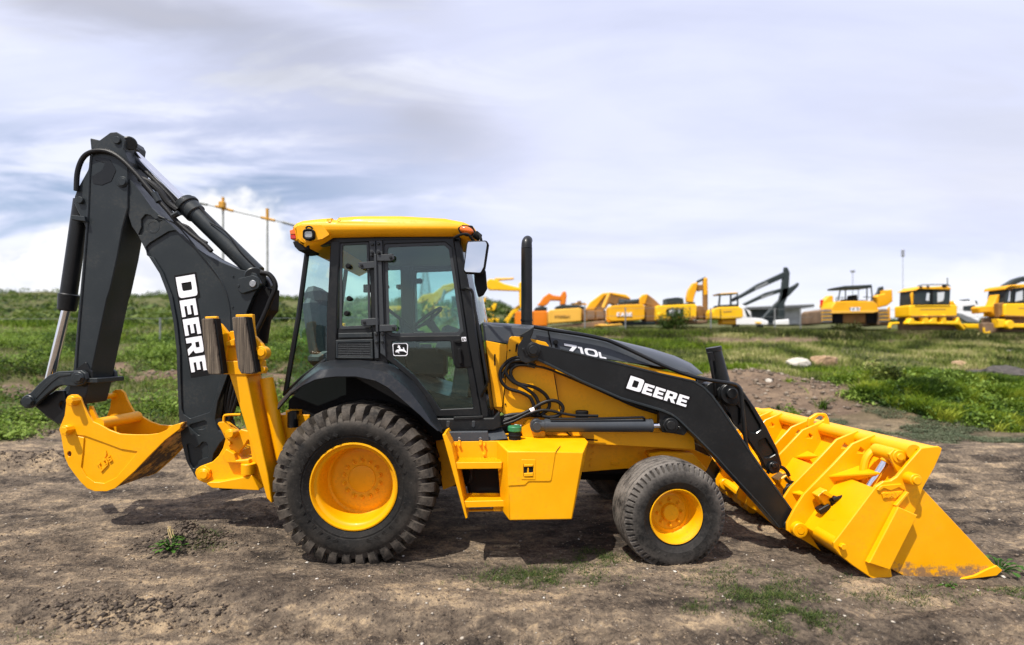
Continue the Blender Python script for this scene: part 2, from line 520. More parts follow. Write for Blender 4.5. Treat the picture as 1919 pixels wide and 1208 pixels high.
    def clusters(s, gap=0.012):
        """faces grouped into pieces that touch (bounding boxes of loose islands that meet)"""
        seen = {}
        isl = []
        for f in s.bm.faces:
            if f in seen: continue
            k = len(isl); st = [f]; seen[f] = k; fs = []
            lo = [1e9] * 3; hi = [-1e9] * 3
            while st:
                g = st.pop(); fs.append(g)
                for v in g.verts:
                    for a in range(3):
                        c = v.co[a]
                        if c < lo[a]: lo[a] = c
                        if c > hi[a]: hi[a] = c
                    for h in v.link_faces:
                        if h not in seen:
                            seen[h] = k; st.append(h)
            isl.append((fs, lo, hi))
        n = len(isl)
        if n == 1 or n > 1500: return [s.bm.faces[:]]
        par = list(range(n))
        def find(i):
            while par[i] != i:
                par[i] = par[par[i]]; i = par[i]
            return i
        for i in range(n):
            for j in range(i + 1, n):
                if all(isl[i][1][a] - gap <= isl[j][2][a] and isl[j][1][a] - gap <= isl[i][2][a] for a in range(3)):
                    par[find(i)] = find(j)
        out = {}
        for i in range(n):
            out.setdefault(find(i), []).extend(isl[i][0])
        return list(out.values())
    def build(s, name, mat, parent=None, angle=32, smooth=True, bevel=0.0, split=True):
        bmesh.ops.recalc_face_normals(s.bm, faces=s.bm.faces[:])
        groups = s.clusters() if (split and parent is not None and name not in UNSPLIT) else [None]
        first = None
        s.bm.verts.index_update()
        for gset in groups:
            me = bpy.data.meshes.new(name)
            if gset is None or len(groups) == 1:
                s.bm.to_mesh(me)
            else:
                vmap = {}
                vl = []; fl = []
                for f in gset:
                    r = []
                    for v in f.verts:
                        if v.index not in vmap:
                            vmap[v.index] = len(vl); vl.append(v.co[:])
                        r.append(vmap[v.index])
                    fl.append(r)
                me.from_pydata(vl, [], fl)
                me.update()
            if mat is not None:
                me.materials.append(MATS[mat] if isinstance(mat, str) else mat)
            if smooth:
                me.polygons.foreach_set('use_smooth', [True] * len(me.polygons))
                me.set_sharp_from_angle(angle=R(angle))
            o = bpy.data.objects.new(name, me)
            COL.objects.link(o)
            if bevel > 0:
                bv = o.modifiers.new('edge', 'BEVEL')
                bv.width = bevel; bv.segments = 2; bv.limit_method = 'ANGLE'; bv.angle_limit = R(40)
            if parent is not None:
                o.parent = parent
                if parent.parent is None and parent.type == 'EMPTY':
                    o.location = -Vector(parent.location)
            first = first or o
        s.bm.free()
        return first

UNSPLIT = {'lettering', 'emblem_mark', 'foliage', 'stem', 'tread', 'slat', 'emblem', 'sticker_mark', 'tyre', 'lattice'}
def tag(o, label=None, cat=None, group=None, kind=None):
    if label: o['label'] = label
    if cat: o['category'] = cat
    if group: o['group'] = group
    if kind: o['kind'] = kind
    return o
def thing(name, label, cat, loc, group=None):
    o = bpy.data.objects.new(name, None)
    o.empty_display_size = 0.2
    COL.objects.link(o)
    o.location = loc
    return tag(o, label, cat, group)

# ---------------------------------------------------------------- letters
def G(ch):
    if ch == 'D':
        o = [(0, 0), (0.62, 0, .0), (0.98, 0.02, .32), (0.98, 0.98, .32), (0.62, 1), (0, 1)]
        h = [(0.30, 0.24), (0.30, 0.76), (0.55, 0.76), (0.68, 0.74, .14), (0.68, 0.26, .14), (0.55, 0.24)]
        return 0.98, [fillet(o), fillet(h)]
    if ch == 'E':
        return 0.78, [[(0, 0), (.78, 0), (.78, .23), (.29, .23), (.29, .39), (.70, .39), (.70, .61), (.29, .61), (.29, .77), (.78, .77), (.78, 1), (0, 1)]]
    if ch == 'R':
        o = [(0, 0), (.29, 0), (.29, .32), (.42, .32), (.63, 0), (.97, 0), (.72, .36), (.90, .44, .1), (.90, .98, .25), (.6, 1), (0, 1)]
        h = [(.29, .54), (.29, .78), (.52, .78), (.60, .77, .06), (.60, .55, .06), (.52, .54)]
        return 0.95, [fillet(o), fillet(h)]
    if ch == '7':
        return 1.0, [[(0, 1), (1.0, 1), (1.0, .82), (.42, 0), (.12, 0), (.62, .76), (0, .76)]]
    if ch == '1':
        return 0.5, [[(0.0, 1), (.42, 1), (.42, 0), (.16, 0), (.16, .77), (0, .77)]]
    if ch == '0':
        return 1.25, [fillet([(0, 0, .5), (1.25, 0, .5), (1.25, 1, .5), (0, 1, .5)], n=8), fillet([(.28, .22, .3), (.97, .22, .3), (.97, .78, .3), (.28, .78, .3)], n=8)]
    if ch == 'L':
        return 0.75, [[(0, 0), (.75, 0), (.75, .26), (.27, .26), (.27, 1), (0, 1)]]
    if ch == 'T':
        return 0.8, [[(.28, 0), (.52, 0), (.52, .78), (.8, .78), (.8, 1), (0, 1), (0, .78), (.28, .78)]]
    if ch == 'S':
        return 0.75, [[(0, 0), (.75, 0), (.75, .6), (.25, .6), (.25, .78), (.75, .78), (.75, 1), (0, 1), (0, .4), (.5, .4), (.5, .22), (0, .22)]]
    if ch == 'G':
        return 0.8, [[(0, 0), (.8, 0), (.8, .55), (.45, .55), (.45, .38), (.58, .38), (.58, .2), (.23, .2), (.23, .8), (.8, .8), (.8, 1), (0, 1)]]
    if ch == 'V':
        return 0.8, [[(.28, 0), (.52, 0), (.8, 1), (.55, 1), (.4, .35), (.25, 1), (0, 1)]]
    if ch == 'C':
        return 0.8, [[(0, 0), (.8, 0), (.8, .25), (.26, .25), (.26, .75), (.8, .75), (.8, 1), (0, 1)]]
    if ch == 'A':
        return 0.9, [[(0, 0), (.25, 0), (.32, .22), (.58, .22), (.65, 0), (.9, 0), (.58, 1), (.32, 1)], [(.38, .4), (.45, .72), (.52, .4)]]
    if ch == 'Y':
        return 0.8, [[(.28, 0), (.52, 0), (.52, .4), (.8, 1), (.53, 1), (.4, .65), (.27, 1), (0, 1), (.28, .4)]]
    if ch == 'U':
        return 0.8, [[(0, 0), (.8, 0), (.8, 1), (.55, 1), (.55, .22), (.25, .22), (.25, 1), (0, 1)]]
    if ch == 'N':
        return 0.85, [[(0, 0), (.25, 0), (.25, .6), (.58, 0), (.85, 0), (.85, 1), (.6, 1), (.6, .4), (.27, 1), (0, 1)]]
    if ch == 'H':
        return 0.8, [[(0, 0), (.26, 0), (.26, .38), (.54, .38), (.54, 0), (.8, 0), (.8, 1), (.54, 1), (.54, .62), (.26, .62), (.26, 1), (0, 1)]]
    if ch == 'I':
        return 0.26, [[(0, 0), (.26, 0), (.26, 1), (0, 1)]]
    return 0.4, None

def letters(text, org, along, up, Y, thick, sizes=None, gap=0.12, widths=None):
    """word laid on the plane Y: org = baseline start in photo pixels, along/up = px vectors for one unit; proud of the surface"""
    mb = MB()
    cx = 0.0
    for i, ch in enumerate(text):
        s = sizes[i] if sizes else 1.0
        wd, loops = G(ch)
        k = widths[i] if widths else s
        if loops:
            pl = []
            for l in loops:
                pl.append([(org[0] + along[0] * (cx + q[0] * k) + up[0] * q[1] * s, org[1] + along[1] * (cx + q[0] * k) + up[1] * q[1] * s) for q in l])
            mb.prism(XZ(pl[0], Y), [XZ(h, Y) for h in pl[1:]], Y - thick, Y + 0.001, bevel=0.0)
        cx += wd * k + gap
    return mb
# ---------------------------------------------------------------- terrain
def _h(ix, iy, s):
    v = np.sin(ix * 127.1 + iy * 311.7 + s * 74.7) * 43758.5453
    return v - np.floor(v)
def vnoise(x, y, s=0):
    ix, iy = np.floor(x), np.floor(y)
    fx, fy = x - ix, y - iy
    fx = fx * fx * (3 - 2 * fx); fy = fy * fy * (3 - 2 * fy)
    a, b = _h(ix, iy, s), _h(ix + 1, iy, s)
    c, d = _h(ix, iy + 1, s), _h(ix + 1, iy + 1, s)
    return (a * (1 - fx) + b * fx) * (1 - fy) + (c * (1 - fx) + d * fx) * fy
def fbm(x, y, oct=4, s=0, g=0.5):
    t = 0.0; a = 1.0; n = 0.0
    for k in range(oct):
        t = t + a * vnoise(x, y, s + k * 3.1); n += a
        x = x * 2.03 + 1.7; y = y * 2.03 + 5.1; a *= g
    return t / n
def sst(x, a, b):
    t = np.clip((x - a) / (b - a), 0, 1)
    return t * t * (3 - 2 * t)
def left_w(x, y):
    return sst(-x / np.maximum(y, 1.0), -0.10, 0.03)
def gz(x, y, fine=True):
    x = np.asarray(x, float); y = np.asarray(y, float)
    w = left_w(x, y)
    yn = y + (fbm(x * 0.5, y * 0.0 + 3.3, 3, 41) - .5) * 1.6
    right = 0.178 * np.clip(y - 10.4, 0, 11.9) + 0.26 * sst(yn, 22.2, 22.8) + 0.085 * np.clip(y - 22.9, 0, 4.5) + 0.056 * np.clip(y - 30, 0, 62)
    left = 0.19 * np.clip(y - 10.6, 0, 13.4) + 0.085 * np.clip(y - 24, 0, 46) + 0.125 * np.clip(y - 70, 0, 90) + 0.03 * np.clip(y - 160, 0, 300)
    z = right * (1 - w) + left * w
    far = sst(y, 10, 16)
    z = z + far * ((fbm(x * 0.22, y * 0.22, 4, 3) - 0.5) * 0.9 * (0.35 + 0.65 * w) + w * (fbm(x * 0.55, y * 0.55, 4, 13) - 0.5) * 0.75)
    hill = sst(y, 55, 120) * w
    z = z + hill * (fbm(x * 0.022, y * 0.022, 4, 9) - 0.5) * 11.0
    # grassy hump and dirt bank at the right
    z = z + 0.45 * np.exp(-((x - 11.6) / 2.6) ** 2 - ((y - 13.6) / 1.6) ** 2)
    z = z + 0.25 * np.exp(-((x - 7.6) / 1.6) ** 2 - ((y - 15.0) / 1.6) ** 2)
    if fine:
        near = 1 - sst(y, 14, 30)
        z = z + near * (fbm(x * 0.7, y * 0.9, 4, 5) - 0.5) * 0.10 * sst(y, 0.5, 2)
        z = z + near * (fbm(x * 1.1, y * 5.0, 5, 7, 0.6) - 0.5) * 0.085
        z = z + near * (fbm(x * 7, y * 10, 5, 17, 0.62) - 0.5) * 0.050 * (0.35 + 1.3 * sst(fbm(x * 0.9, y * 1.4, 3, 19), .38, .62))
        # soil pushed up beside the rear wheel, mound with weeds, dark ridge by the far edge
        z = z + 0.06 * np.exp(-((x + 1.9) / 0.5) ** 2 - ((y - 4.15) / 0.25) ** 2)
        z = z + 0.07 * np.exp(-((x + 0.9) / 0.9) ** 2 - ((y - 3.95) / 0.22) ** 2)
        z = z + 0.16 * np.exp(-((x + 3.08) / 0.26) ** 2 - ((y - 5.02) / 0.16) ** 2) * (0.55 + 0.9 * fbm(x * 9, y * 9, 3, 31))
        z = z + 0.22 * np.exp(-((x + 7.6) / 1.1) ** 2 - ((y - 8.3) / 0.28) ** 2) * (0.3 + 1.3 * fbm(x * 5, y * 5, 3, 33))
        # tyre tracks running along the yard
        for yc_, wd in ((8.9, .16), (7.6, .18), (3.55, .15)):
            yy_ = yc_ + (vnoise(x * .25, x * 0, 55) - .5) * .5
            tr = np.exp(-((y - yy_) / wd) ** 4)
            z = z - near * tr * (.040 + .016 * np.sin(x * 38 + np.abs(y - yy_) * 14))
        strip = sst(x, 4.5, 6.0) * sst(y, 5.6, 6.2) * (1 - sst(y, 9.4, 10.2))
        z = z + strip * .034 * np.sin(y * 21 + 5 * fbm(x * .25, y * .5, 3, 57)) * (.4 + 1.2 * fbm(x * .4, y * 1.5, 3, 58))
        # keep it level where the machine stands
        flat = np.exp(-(np.clip(np.abs(x + 0.1) - 1.6, 0, 9) / 0.5) ** 2 - (np.clip(np.abs(y - 5.6) - 1.3, 0, 9) / 0.4) ** 2)
        z = z * (1 - 0.55 * flat)
    return z - 0.012

def green_mask(x, y):
    x = np.asarray(x, float); y = np.asarray(y, float)
    w = left_w(x, y)
    n = fbm(x * 0.55, y * 0.9, 4, 21)
    n2 = fbm(x * 1.7, y * 2.6, 3, 23)
    edge = 10.75 * w + (1 - w) * (9.9 - 0.0 * x)
    e = y + (n - 0.5) * 3.2 + (n2 - 0.5) * 1.5 - edge
    g = sst(e, -0.2, 0.5)
    thin = sst(e, -0.2, 2.4)
    # bare banks
    bare = 1.25 * np.exp(-((x - 7.2) / 2.1) ** 2 - ((y - 13.9) / 2.2) ** 2) + 1.0 * np.exp(-((x - 16.0) / 1.8) ** 2 - ((y - 16.0) / 1.1) ** 2)
    bare = bare + .75 * (1 - w) * np.exp(-((y - 22.3 + (fbm(x * 0.5, y * 0.0 + 3.3, 3, 41) - .5) * 1.6) / .35) ** 2)
    bare = bare + 1.0 * w * np.exp(-((y - 15.2 - (n - .5) * 6) / 1.3) ** 2) * sst(fbm(x * .35, y * .5, 3, 44), 0.34, 0.50)
    g = g * (1 - sst(bare + (n2 - 0.5) * 0.55, 0.28, 0.62))
    return g, thin

def axis_pts(segs):
    out = [segs[0][0]]
    for a, b, n in segs:
        for k in range(1, n + 1):
            out.append(a + (b - a) * k / n)
    return np.array(out)
def make_ground():
    xs = axis_pts([(-700, -120, 14), (-120, -40, 20), (-40, -14, 40), (-14, -6, 60), (-6, 6, 480), (6, 14, 60), (14, 40, 40), (40, 120, 20), (120, 700, 14)])
    ys = axis_pts([(-1500, -60, 8), (-60, -4, 10), (-4, 1.2, 16), (1.2, 9.0, 380), (9.0, 18, 130), (18, 30, 60), (30, 70, 40), (70, 170, 40), (170, 1500, 20)])
    X, Y = np.meshgrid(xs, ys)
    Z = gz(X, Y)
    nx, ny = len(xs), len(ys)
    co = np.stack([X, Y, Z], -1).reshape(-1, 3)
    i = np.arange(nx * ny).reshape(ny, nx)
    quads = np.stack([i[:-1, :-1], i[:-1, 1:], i[1:, 1:], i[1:, :-1]], -1).reshape(-1, 4)
    me = mesh_np('ground', co, quads)
    g, th = green_mask(X, Y)
    g = g * (left_w(X, Y) + (1 - left_w(X, Y)) * (0.25 + 0.75 * sst(Y, 11.6, 13.2)))
    at = me.attributes.new('green', 'FLOAT', 'POINT')
    at.data.foreach_set('value', g.reshape(-1).astype(np.float32))
    me.polygons.foreach_set('use_smooth', [True] * len(me.polygons))
    m, t, b = pbsdf('ground_soil')
    co = t.n('ShaderNodeTexCoord').outputs['Object']
    big = t.noise(t.mapping(co, rot=(0, 0, R(7)), scale=(0.5, 1.1, 1)), 0.95, 5, 0.55, 0.4)
    mid = t.noise(t.mapping(co, rot=(0, 0, R(-5)), scale=(1.0, 2.0, 1)), 2.6, 9, 0.66, 0.35)
    fin = t.noise(co, 26.0, 6, 0.65)
    grit = t.n('ShaderNodeTexVoronoi', feature='F1', inp={'Scale': 46.0, 'Randomness': 1.0})
    t.nt.links.new(co, grit.inputs['Vector'])
    v = t.math('ADD', t.math('MULTIPLY', big, 0.45), t.math('ADD', t.math('MULTIPLY', mid, 0.50), t.math('MULTIPLY', t.math('SUBTRACT', fin, 0.5), 0.30)))
    col = t.ramp(v, [(0.36, (0.036, 0.029, 0.024)), (0.43, (0.100, 0.078, 0.059)), (0.505, (0.200, 0.154, 0.110)), (0.59, (0.43, 0.318, 0.200))])
    # small pale stones
    st = t.n('ShaderNodeSeparateColor', inp={0: grit.outputs['Color']}).outputs[0]
    stone = t.math('MULTIPLY', t.mapr(grit.outputs['Distance'], 0.28, 0.16), t.mapr(st, 0.90, 0.97))
    col = t.mix(t.math('MULTIPLY', stone, 0.8), col, (0.42, 0.37, 0.31))
    pz = t.n('ShaderNodeSeparateXYZ', inp={0: co}).outputs[1]
    col = t.mix(t.math('MULTIPLY', t.mapr(pz, 10.5, 12.0), 0.75), col, t.mix(mid, (0.075, 0.052, 0.038), (0.26, 0.175, 0.115)))
    ga = t.n('ShaderNodeAttribute', attribute_name='green').outputs['Fac']
    gcol = t.mix(mid, (0.040, 0.055, 0.014), (0.11, 0.125, 0.040))
    gcol = t.mix(t.mapr(fin, 0.50, 0.66), gcol, (0.17, 0.135, 0.08))
    col = t.mix(t.math('MULTIPLY', ga, 0.9), col, gcol)
    t.nt.links.new(col, b.inputs['Base Color'])
    b.inputs['Roughness'].default_value = 0.95
    b.inputs['Specular IOR Level'].default_value = 0.15
    med = t.noise(t.mapping(co, scale=(1.0, 1.5, 1)), 9.0, 7, 0.68, 0.3)
    hgt = t.math('ADD', t.math('MULTIPLY', t.math('ADD', mid, t.math('MULTIPLY', med, 1.3)), 0.8), t.math('ADD', t.math('MULTIPLY', fin, 0.5), t.math('MULTIPLY', t.mapr(grit.outputs['Distance'], 0.5, 0.0), 0.16)))
    bp = t.n('ShaderNodeBump', inp={'Strength': 1.0, 'Distance': 0.06, 'Height': hgt})
    t.nt.links.new(bp.outputs[0], b.inputs['Normal'])
    me.materials.append(m)
    o = bpy.data.objects.new('ground', me)
    COL.objects.link(o)
    tag(o, kind='structure')

def mesh_np(name, co, faces):
    """mesh from numpy vertices and faces of one size"""
    me = bpy.data.meshes.new(name)
    n = len(co); k = faces.shape[1]; m = len(faces)
    me.vertices.add(n)
    me.vertices.foreach_set('co', co.astype(np.float32).ravel())
    me.loops.add(m * k)
    me.loops.foreach_set('vertex_index', faces.astype(np.int32).ravel())
    me.polygons.add(m)
    me.polygons.foreach_set('loop_start', np.arange(0, m * k, k, dtype=np.int32))
    me.update(calc_edges=True)
    return me
make_ground()
# ================================================================ the backhoe loader
CY = 5.6                   # centre plane of the machine
ML = thing('backhoe_loader', 'big yellow and dark grey backhoe loader parked side-on in the middle of the dirt yard', 'backhoe loader', (-0.2, CY, 0))
z1 = zoomed(0, 220, 0.29803)
z2 = zoomed(0, 560, 0.33116)
z3 = zoomed(480, 380, 0.28152)
z5 = zoomed(880, 430, 0.35587)
z6 = zoomed(320, 740, 0.18209)
z7 = zoomed(30, 660, 0.22346)
z7b = zoomed(1340, 740, 0.31450)
z8 = zoomed(900, 600, 0.19048)
za = zoomed(820, 740, 0.21521)
zd = zoomed(690, 600, 0.19040)
zf = zoomed(360, 570, 0.15723)
zarm = zoomed(1240, 640, 0.31439)
zr = zoomed(1600, 820, 0.11590)

def pin(mb, u, v, Y, r, L, n=20, bev=None):
    """round boss whose end face stands at distance Y"""
    p = P(u, v, Y)
    mb.cyl(p, p + Vector((0, L, 0)), r * Y / F, n=n, bevel=(r * Y / F * 0.12) if bev is None else bev)

# ---------------- boom of the digger
YB = 5.42
boom_out = [(220, 331, 4), (228, 325, 3), (243, 335), (262, 358), (284, 389), (304, 408), (322, 422), (343, 443), (365, 462), (387, 477), (415, 491), (447, 504),
            (480, 512, 8), (489, 530, 8), (474, 555), (463, 582), (452, 620), (440, 660), (425, 706), (408, 752), (403, 785), (409, 806), (424, 818, 6), (412, 830), (400, 850), (397, 868),
            (393, 890, 8), (380, 903, 10), (366, 893, 10), (350, 865), (340, 827), (335, 775), (332, 700), (331, 659), (325, 603), (316, 556), (299, 512), (280, 482),
            (259, 441), (247, 423), (237, 392), (226, 375), (219, 352)]
pocket = [(276, 478, 2), (273, 463, 4), (280, 455, 3), (316, 433, 4), (328, 431, 4), (342, 441), (358, 456), (374, 475), (393, 498), (408, 519), (419, 540), (425, 558), (428, 582), (429, 620), (424, 665), (412, 712), (402, 751, 4),
          (393, 772, 4), (356, 784, 4), (344, 776, 4), (340, 766), (338, 700), (337, 657), (331, 602), (322, 553), (305, 510), (287, 482)]
hook = z1([(888, 690, 12), (886, 640, 20), (915, 606, 16), (945, 614, 10), (975, 640, 8), (1016, 625, 4), (1020, 648, 5), (995, 662, 8), (962, 650, 10), (936, 655, 10), (921, 685, 10), (926, 712, 4), (905, 716, 5), (890, 738, 4), (868, 738, 4)])
hook = [(q[0], q[1], q[2] * 0.298) for q in hook]
tri = [(q[0], q[1], 2.5) for q in z6([(184, 322), (205, 300), (345, 262), (372, 275), (366, 328), (340, 348), (262, 358), (305, 412), (280, 412)])]
low = [(q[0], q[1], 3) for q in z6([(160, 508), (195, 500), (245, 545), (280, 532), (325, 482), (360, 482), (382, 510), (388, 640), (330, 652), (285, 682), (272, 735), (232, 760), (190, 680)])]
mb = MB()
mb.plate(boom_out, YB, YB + 0.020, r=2, holes=[pocket, hook, tri, low], bevel=0.004)
mb.plate(boom_out, YB + 0.0205, YB + 0.34, r=2, bevel=0.0)
mb.plate(boom_out, YB + 0.3405, YB + 0.36, r=2, bevel=0.004, Yp=YB)
# weld seam along the curved flange
mb.tube([P(u, v, YB - 0.001) for u, v in [(296, 404), (328, 419), (350, 442), (372, 470), (393, 495), (410, 518), (421, 540), (427, 560), (431, 585), (432, 630), (428, 670)]], 0.009, 6)
boom = mb.build('boom', 'grey_paint', ML)
mb = MB()
mb.plate(ring(286.5, 424, 13, 24), YB - 0.002, YB + 0.01, bevel=0.003, holes=[ring(286.5, 424, 8.5, 20)])
mb.plate(z1([(1490, 1030), (1500, 1010), (1590, 990), (1625, 1005), (1638, 1040), (1625, 1075), (1520, 1108), (1495, 1090)]), YB - 0.035, YB + 0.004, r=9, bevel=0.006)
mb.build('pin_plate', 'grey_paint', boom)
mb = MB()
pin(mb, 473, 531, YB - 0.05, 6.5, 0.05)
mb.build('pin', 'dull_steel', boom)
mb = MB()
pin(mb, 227.5, 340, YB - 0.035, 10.5, 0.05)
pin(mb, 227.5, 340, YB - 0.045, 7.5, 0.05)
pin(mb, 446, 535, YB - 0.04, 3, 0.03); pin(mb, 435, 575, YB - 0.01, 1.6, 0.03); pin(mb, 436, 517, YB - 0.01, 1.6, 0.03)
mb.build('pivot_pin', 'grey_paint', boom)
# the word on the boom: black backing, white letters
k = 36.0
al = Vector((30, 181)).normalized(); up = Vector((al.y, -al.x))
lt = letters('DEERE', (329.5, 519.5), al * 1.0, up, YB + 0.0165, 0.004, sizes=[36, 30, 30, 30, 30], widths=[41, 40, 40, 34, 36], gap=4.4)
lt.build('lettering', 'white_decal', boom)
def backing(text_org, al, up, L, h1, h0, Y, w0):
    pts = [(-4, -3), (w0, -3), (L, -3), (L, h0 + 3), (w0, h0 + 3), (w0 - 2, h1 + 3), (-4, h1 + 3)]
    q = [(text_org[0] + al[0] * a + up[0] * b, text_org[1] + al[1] * a + up[1] * b) for a, b in pts]
    m_ = MB(); m_.plate(q, Y, Y + 0.004, r=1.2, bevel=0.0); return m_
backing((329.5, 519.5), al, up, 190, 36, 30, YB + 0.0175, 46).build('decal', 'matt_black', boom)

# ---------------- dipper stick
YD = 5.40
stick = [(168, 258), (186, 262), (197, 254), (206, 247.5, 4), (218, 246.5, 5), (230, 254, 5), (235, 263), (232, 280), (240, 300), (239, 390), (229, 428), (220, 479), (206, 542), (200, 560), (179, 659), (169, 706), (163, 735),
         (157, 757, 3), (140, 759, 6), (128, 752, 8), (127, 735), (137, 690), (142, 626), (149, 548), (155, 482), (160, 426), (155, 414), (146, 397), (139, 381, 5), (139, 368, 5), (144, 354), (164, 318), (171, 289)]
mb = MB()
mb.plate(stick, YD, YD + 0.32, r=2, bevel=0.008)
# edge strip, stop lugs
mb.tube([P(u, v, YD - 0.003) for u, v in [(171, 290), (168, 330), (165, 400), (160, 470), (154, 545), (146, 640), (143, 690)]], 0.011, 6)
mb.plate(z1([(445, 612), (530, 620), (535, 652), (447, 640)]), YD - 0.05, YD + 0.10, bevel=0.004)
mb.box(P(190, 711, 5.52) + Vector((0.0, 0.03, 0)), (0.17, 0.38, 0.05), Matrix.Rotation(R(0), 3, 'Y'))
st = mb.build('dipper_stick', 'grey_paint', ML)
mb = MB()
pin(mb, 217.5, 261.5, YD - 0.02, 7, 0.05); pin(mb, 148, 374, YD - 0.03, 6.5, 0.05)
mb.build('pin', 'grey_paint', st)
mb = MB()
mb.plate(z1([(590, 265), (600, 245), (690, 262), (730, 330), (700, 400), (640, 425), (585, 415), (575, 370), (640, 330), (660, 285)]), YD - 0.004, YD + 0.01, r=3, bevel=0.002)
mb.plate(z2([(415, 405), (485, 355), (515, 410), (520, 470), (470, 500), (430, 440)]), YD - 0.014, YD + 0.01, r=3, bevel=0.003)
mb.build('wear_plate', 'black_paint', st)

# crowd cylinder along the top of the boom
YC = YB + 0.17
def along(a, b, t):
    return tuple(a[i] + (b[i] - a[i]) * t for i in range(2))
cA, cB = (240, 277), (482, 512)
mb = MB()
mb.cyl(P(*along(cA, cB, .46), YC), P(*cB, YC), 16 * YC / F, n=28)
mb.cyl(P(*along(cA, cB, .43), YC), P(*along(cA, cB, .53), YC), 19 * YC / F, n=28, bevel=0.01)
mb.cyl(P(*along(cA, cB, .45), YC), P(*along(cA, cB, .47), YC), 22 * YC / F, n=28, bevel=0.006)
mb.cyl(P(478, 520, YB + .02), P(478, 520, YB + .33), 19 * YC / F, n=24, bevel=0.01)
cc = mb.build('crowd_cylinder', 'grey_paint', ML)
mb = MB(); mb.cyl(P(*along(cA, cB, 0.02), YC), P(*along(cA, cB, .45), YC), 8.5 * YC / F, n=20)
mb.build('rod', 'chrome', cc)
mb = MB()
mb.cyl(P(243, 268, YB + .02), P(243, 268, YB + .33), 12 * YC / F, n=24, bevel=0.01)
mb.cyl(P(236, 262, YC), P(252, 288, YC), 11 * YC / F, n=20, bevel=0.01)
mb.build('rod_eye', 'grey_paint', cc)

# bucket cylinder behind the stick
YK = YD + 0.17
mb = MB()
mb.cyl(P(154, 375, YK), P(128, 556, YK), 13.5 * YK / F, n=26)
mb.cyl(P(129.5, 550, YK), P(125, 582, YK), 16.5 * YK / F, 14.5 * YK / F, n=26, bevel=0.012)
bc = mb.build('bucket_cylinder', 'black_paint', ML)
mb = MB(); mb.cyl(P(126, 575, YK), P(92, 716, YK), 7.6 * YK / F, n=18)
mb.build('rod', 'chrome', bc)

# bucket linkage
lk = [(q[0], q[1], 2.5) for q in z7([(36, 405), (48, 378), (85, 355), (120, 338), (190, 262), (270, 192), (350, 160), (545, 150), (582, 175), (590, 225), (560, 270), (500, 286), (380, 276), (335, 292), (260, 350), (165, 440), (112, 470), (68, 466), (40, 440)])]
lkh = [(q[0], q[1], 2) for q in z7([(150, 370), (215, 290), (280, 228), (350, 180), (455, 178), (455, 190), (360, 205), (300, 250), (240, 310), (165, 390)])]
guide = [(q[0], q[1], 2) for q in z7([(140, 440), (240, 525), (340, 590), (375, 600), (400, 640), (425, 640), (440, 560), (425, 440), (395, 320), (330, 320), (250, 370)])]
gh = [(q[0], q[1]) for q in z7(ring(385, 445, 24, 16, 38))]
mb = MB()
for y in (YD - 0.07, YD + 0.33):
    mb.plate(lk, y, y + 0.05, bevel=0.008, Yp=YD - 0.07)
mb.plate(lkh, YD - 0.076, YD - 0.068, bevel=0.003)
link = mb.build('bucket_link', 'grey_paint', ML)
mb = MB()
mb.plate(guide, YD + 0.02, YD + 0.06, bevel=0.006, holes=[gh])
mb.plate(guide, YD + 0.25, YD + 0.29, bevel=0.006, holes=[gh], Yp=YD + .02)
mb.plate(z7([(250, 500), (340, 560), (370, 590), (345, 600), (240, 530)]), YD + 0.05, YD + 0.26, bevel=0.004)
mb.cyl(P(94 * .2235 + 30, 752, YD), P(94 * .2235 + 30, 752, YD + .3), 10 * YD / F, n=16)
mb.build('guide_link', 'black_paint', link)
mb = MB()
q = z7([(95, 410), (512, 212)])
for (u, v) in q:
    pin(mb, u, v, YD - 0.115, 8, 0.05, n=6); pin(mb, u, v, YD - 0.09, 11.5, 0.06)
mb.build('pin', 'grey_paint', link)

# ---------------- digging bucket
Y0b, Y1b = 5.28, 5.92
side = [(q[0], q[1], 2) for q in z7([(424, 405), (432, 370), (462, 354), (508, 354), (540, 380), (562, 440), (610, 530), (645, 580), (700, 604), (780, 650), (870, 683), (980, 690), (1100, 690), (1190, 680), (1255, 655), (1315, 612), (1368, 596), (1385, 600), (1375, 640),
      (1250, 735), (1105, 880), (1000, 990), (900, 1080), (830, 1140), (760, 1165), (660, 1165), (595, 1140), (545, 1090), (490, 1020), (440, 950), (410, 880), (395, 800), (375, 690), (363, 645), (380, 600), (408, 530)])]
panel = [(q[0], q[1], 1.5) for q in z7([(500, 690), (580, 700), (720, 750), (880, 810), (1020, 832), (950, 920), (840, 1050), (740, 1098), (660, 1090), (590, 1040), (545, 965), (560, 840), (570, 715), (505, 700)])]
hole = z7(ring(447, 852, 18, 16, 24))
mb = MB()
mb.plate(side, Y0b, Y0b + 0.012, holes=[panel, hole], bevel=0.003)
mb.plate(side, Y0b + 0.0125, Y0b + 0.032, holes=[hole], bevel=0.0)
sideF = [q for q in side]
mb.plate(sideF, Y1b - 0.032, Y1b, holes=[hole], bevel=0.003, Yp=Y0b)
db = mb.build('digging_bucket', 'yellow_paint', ML)
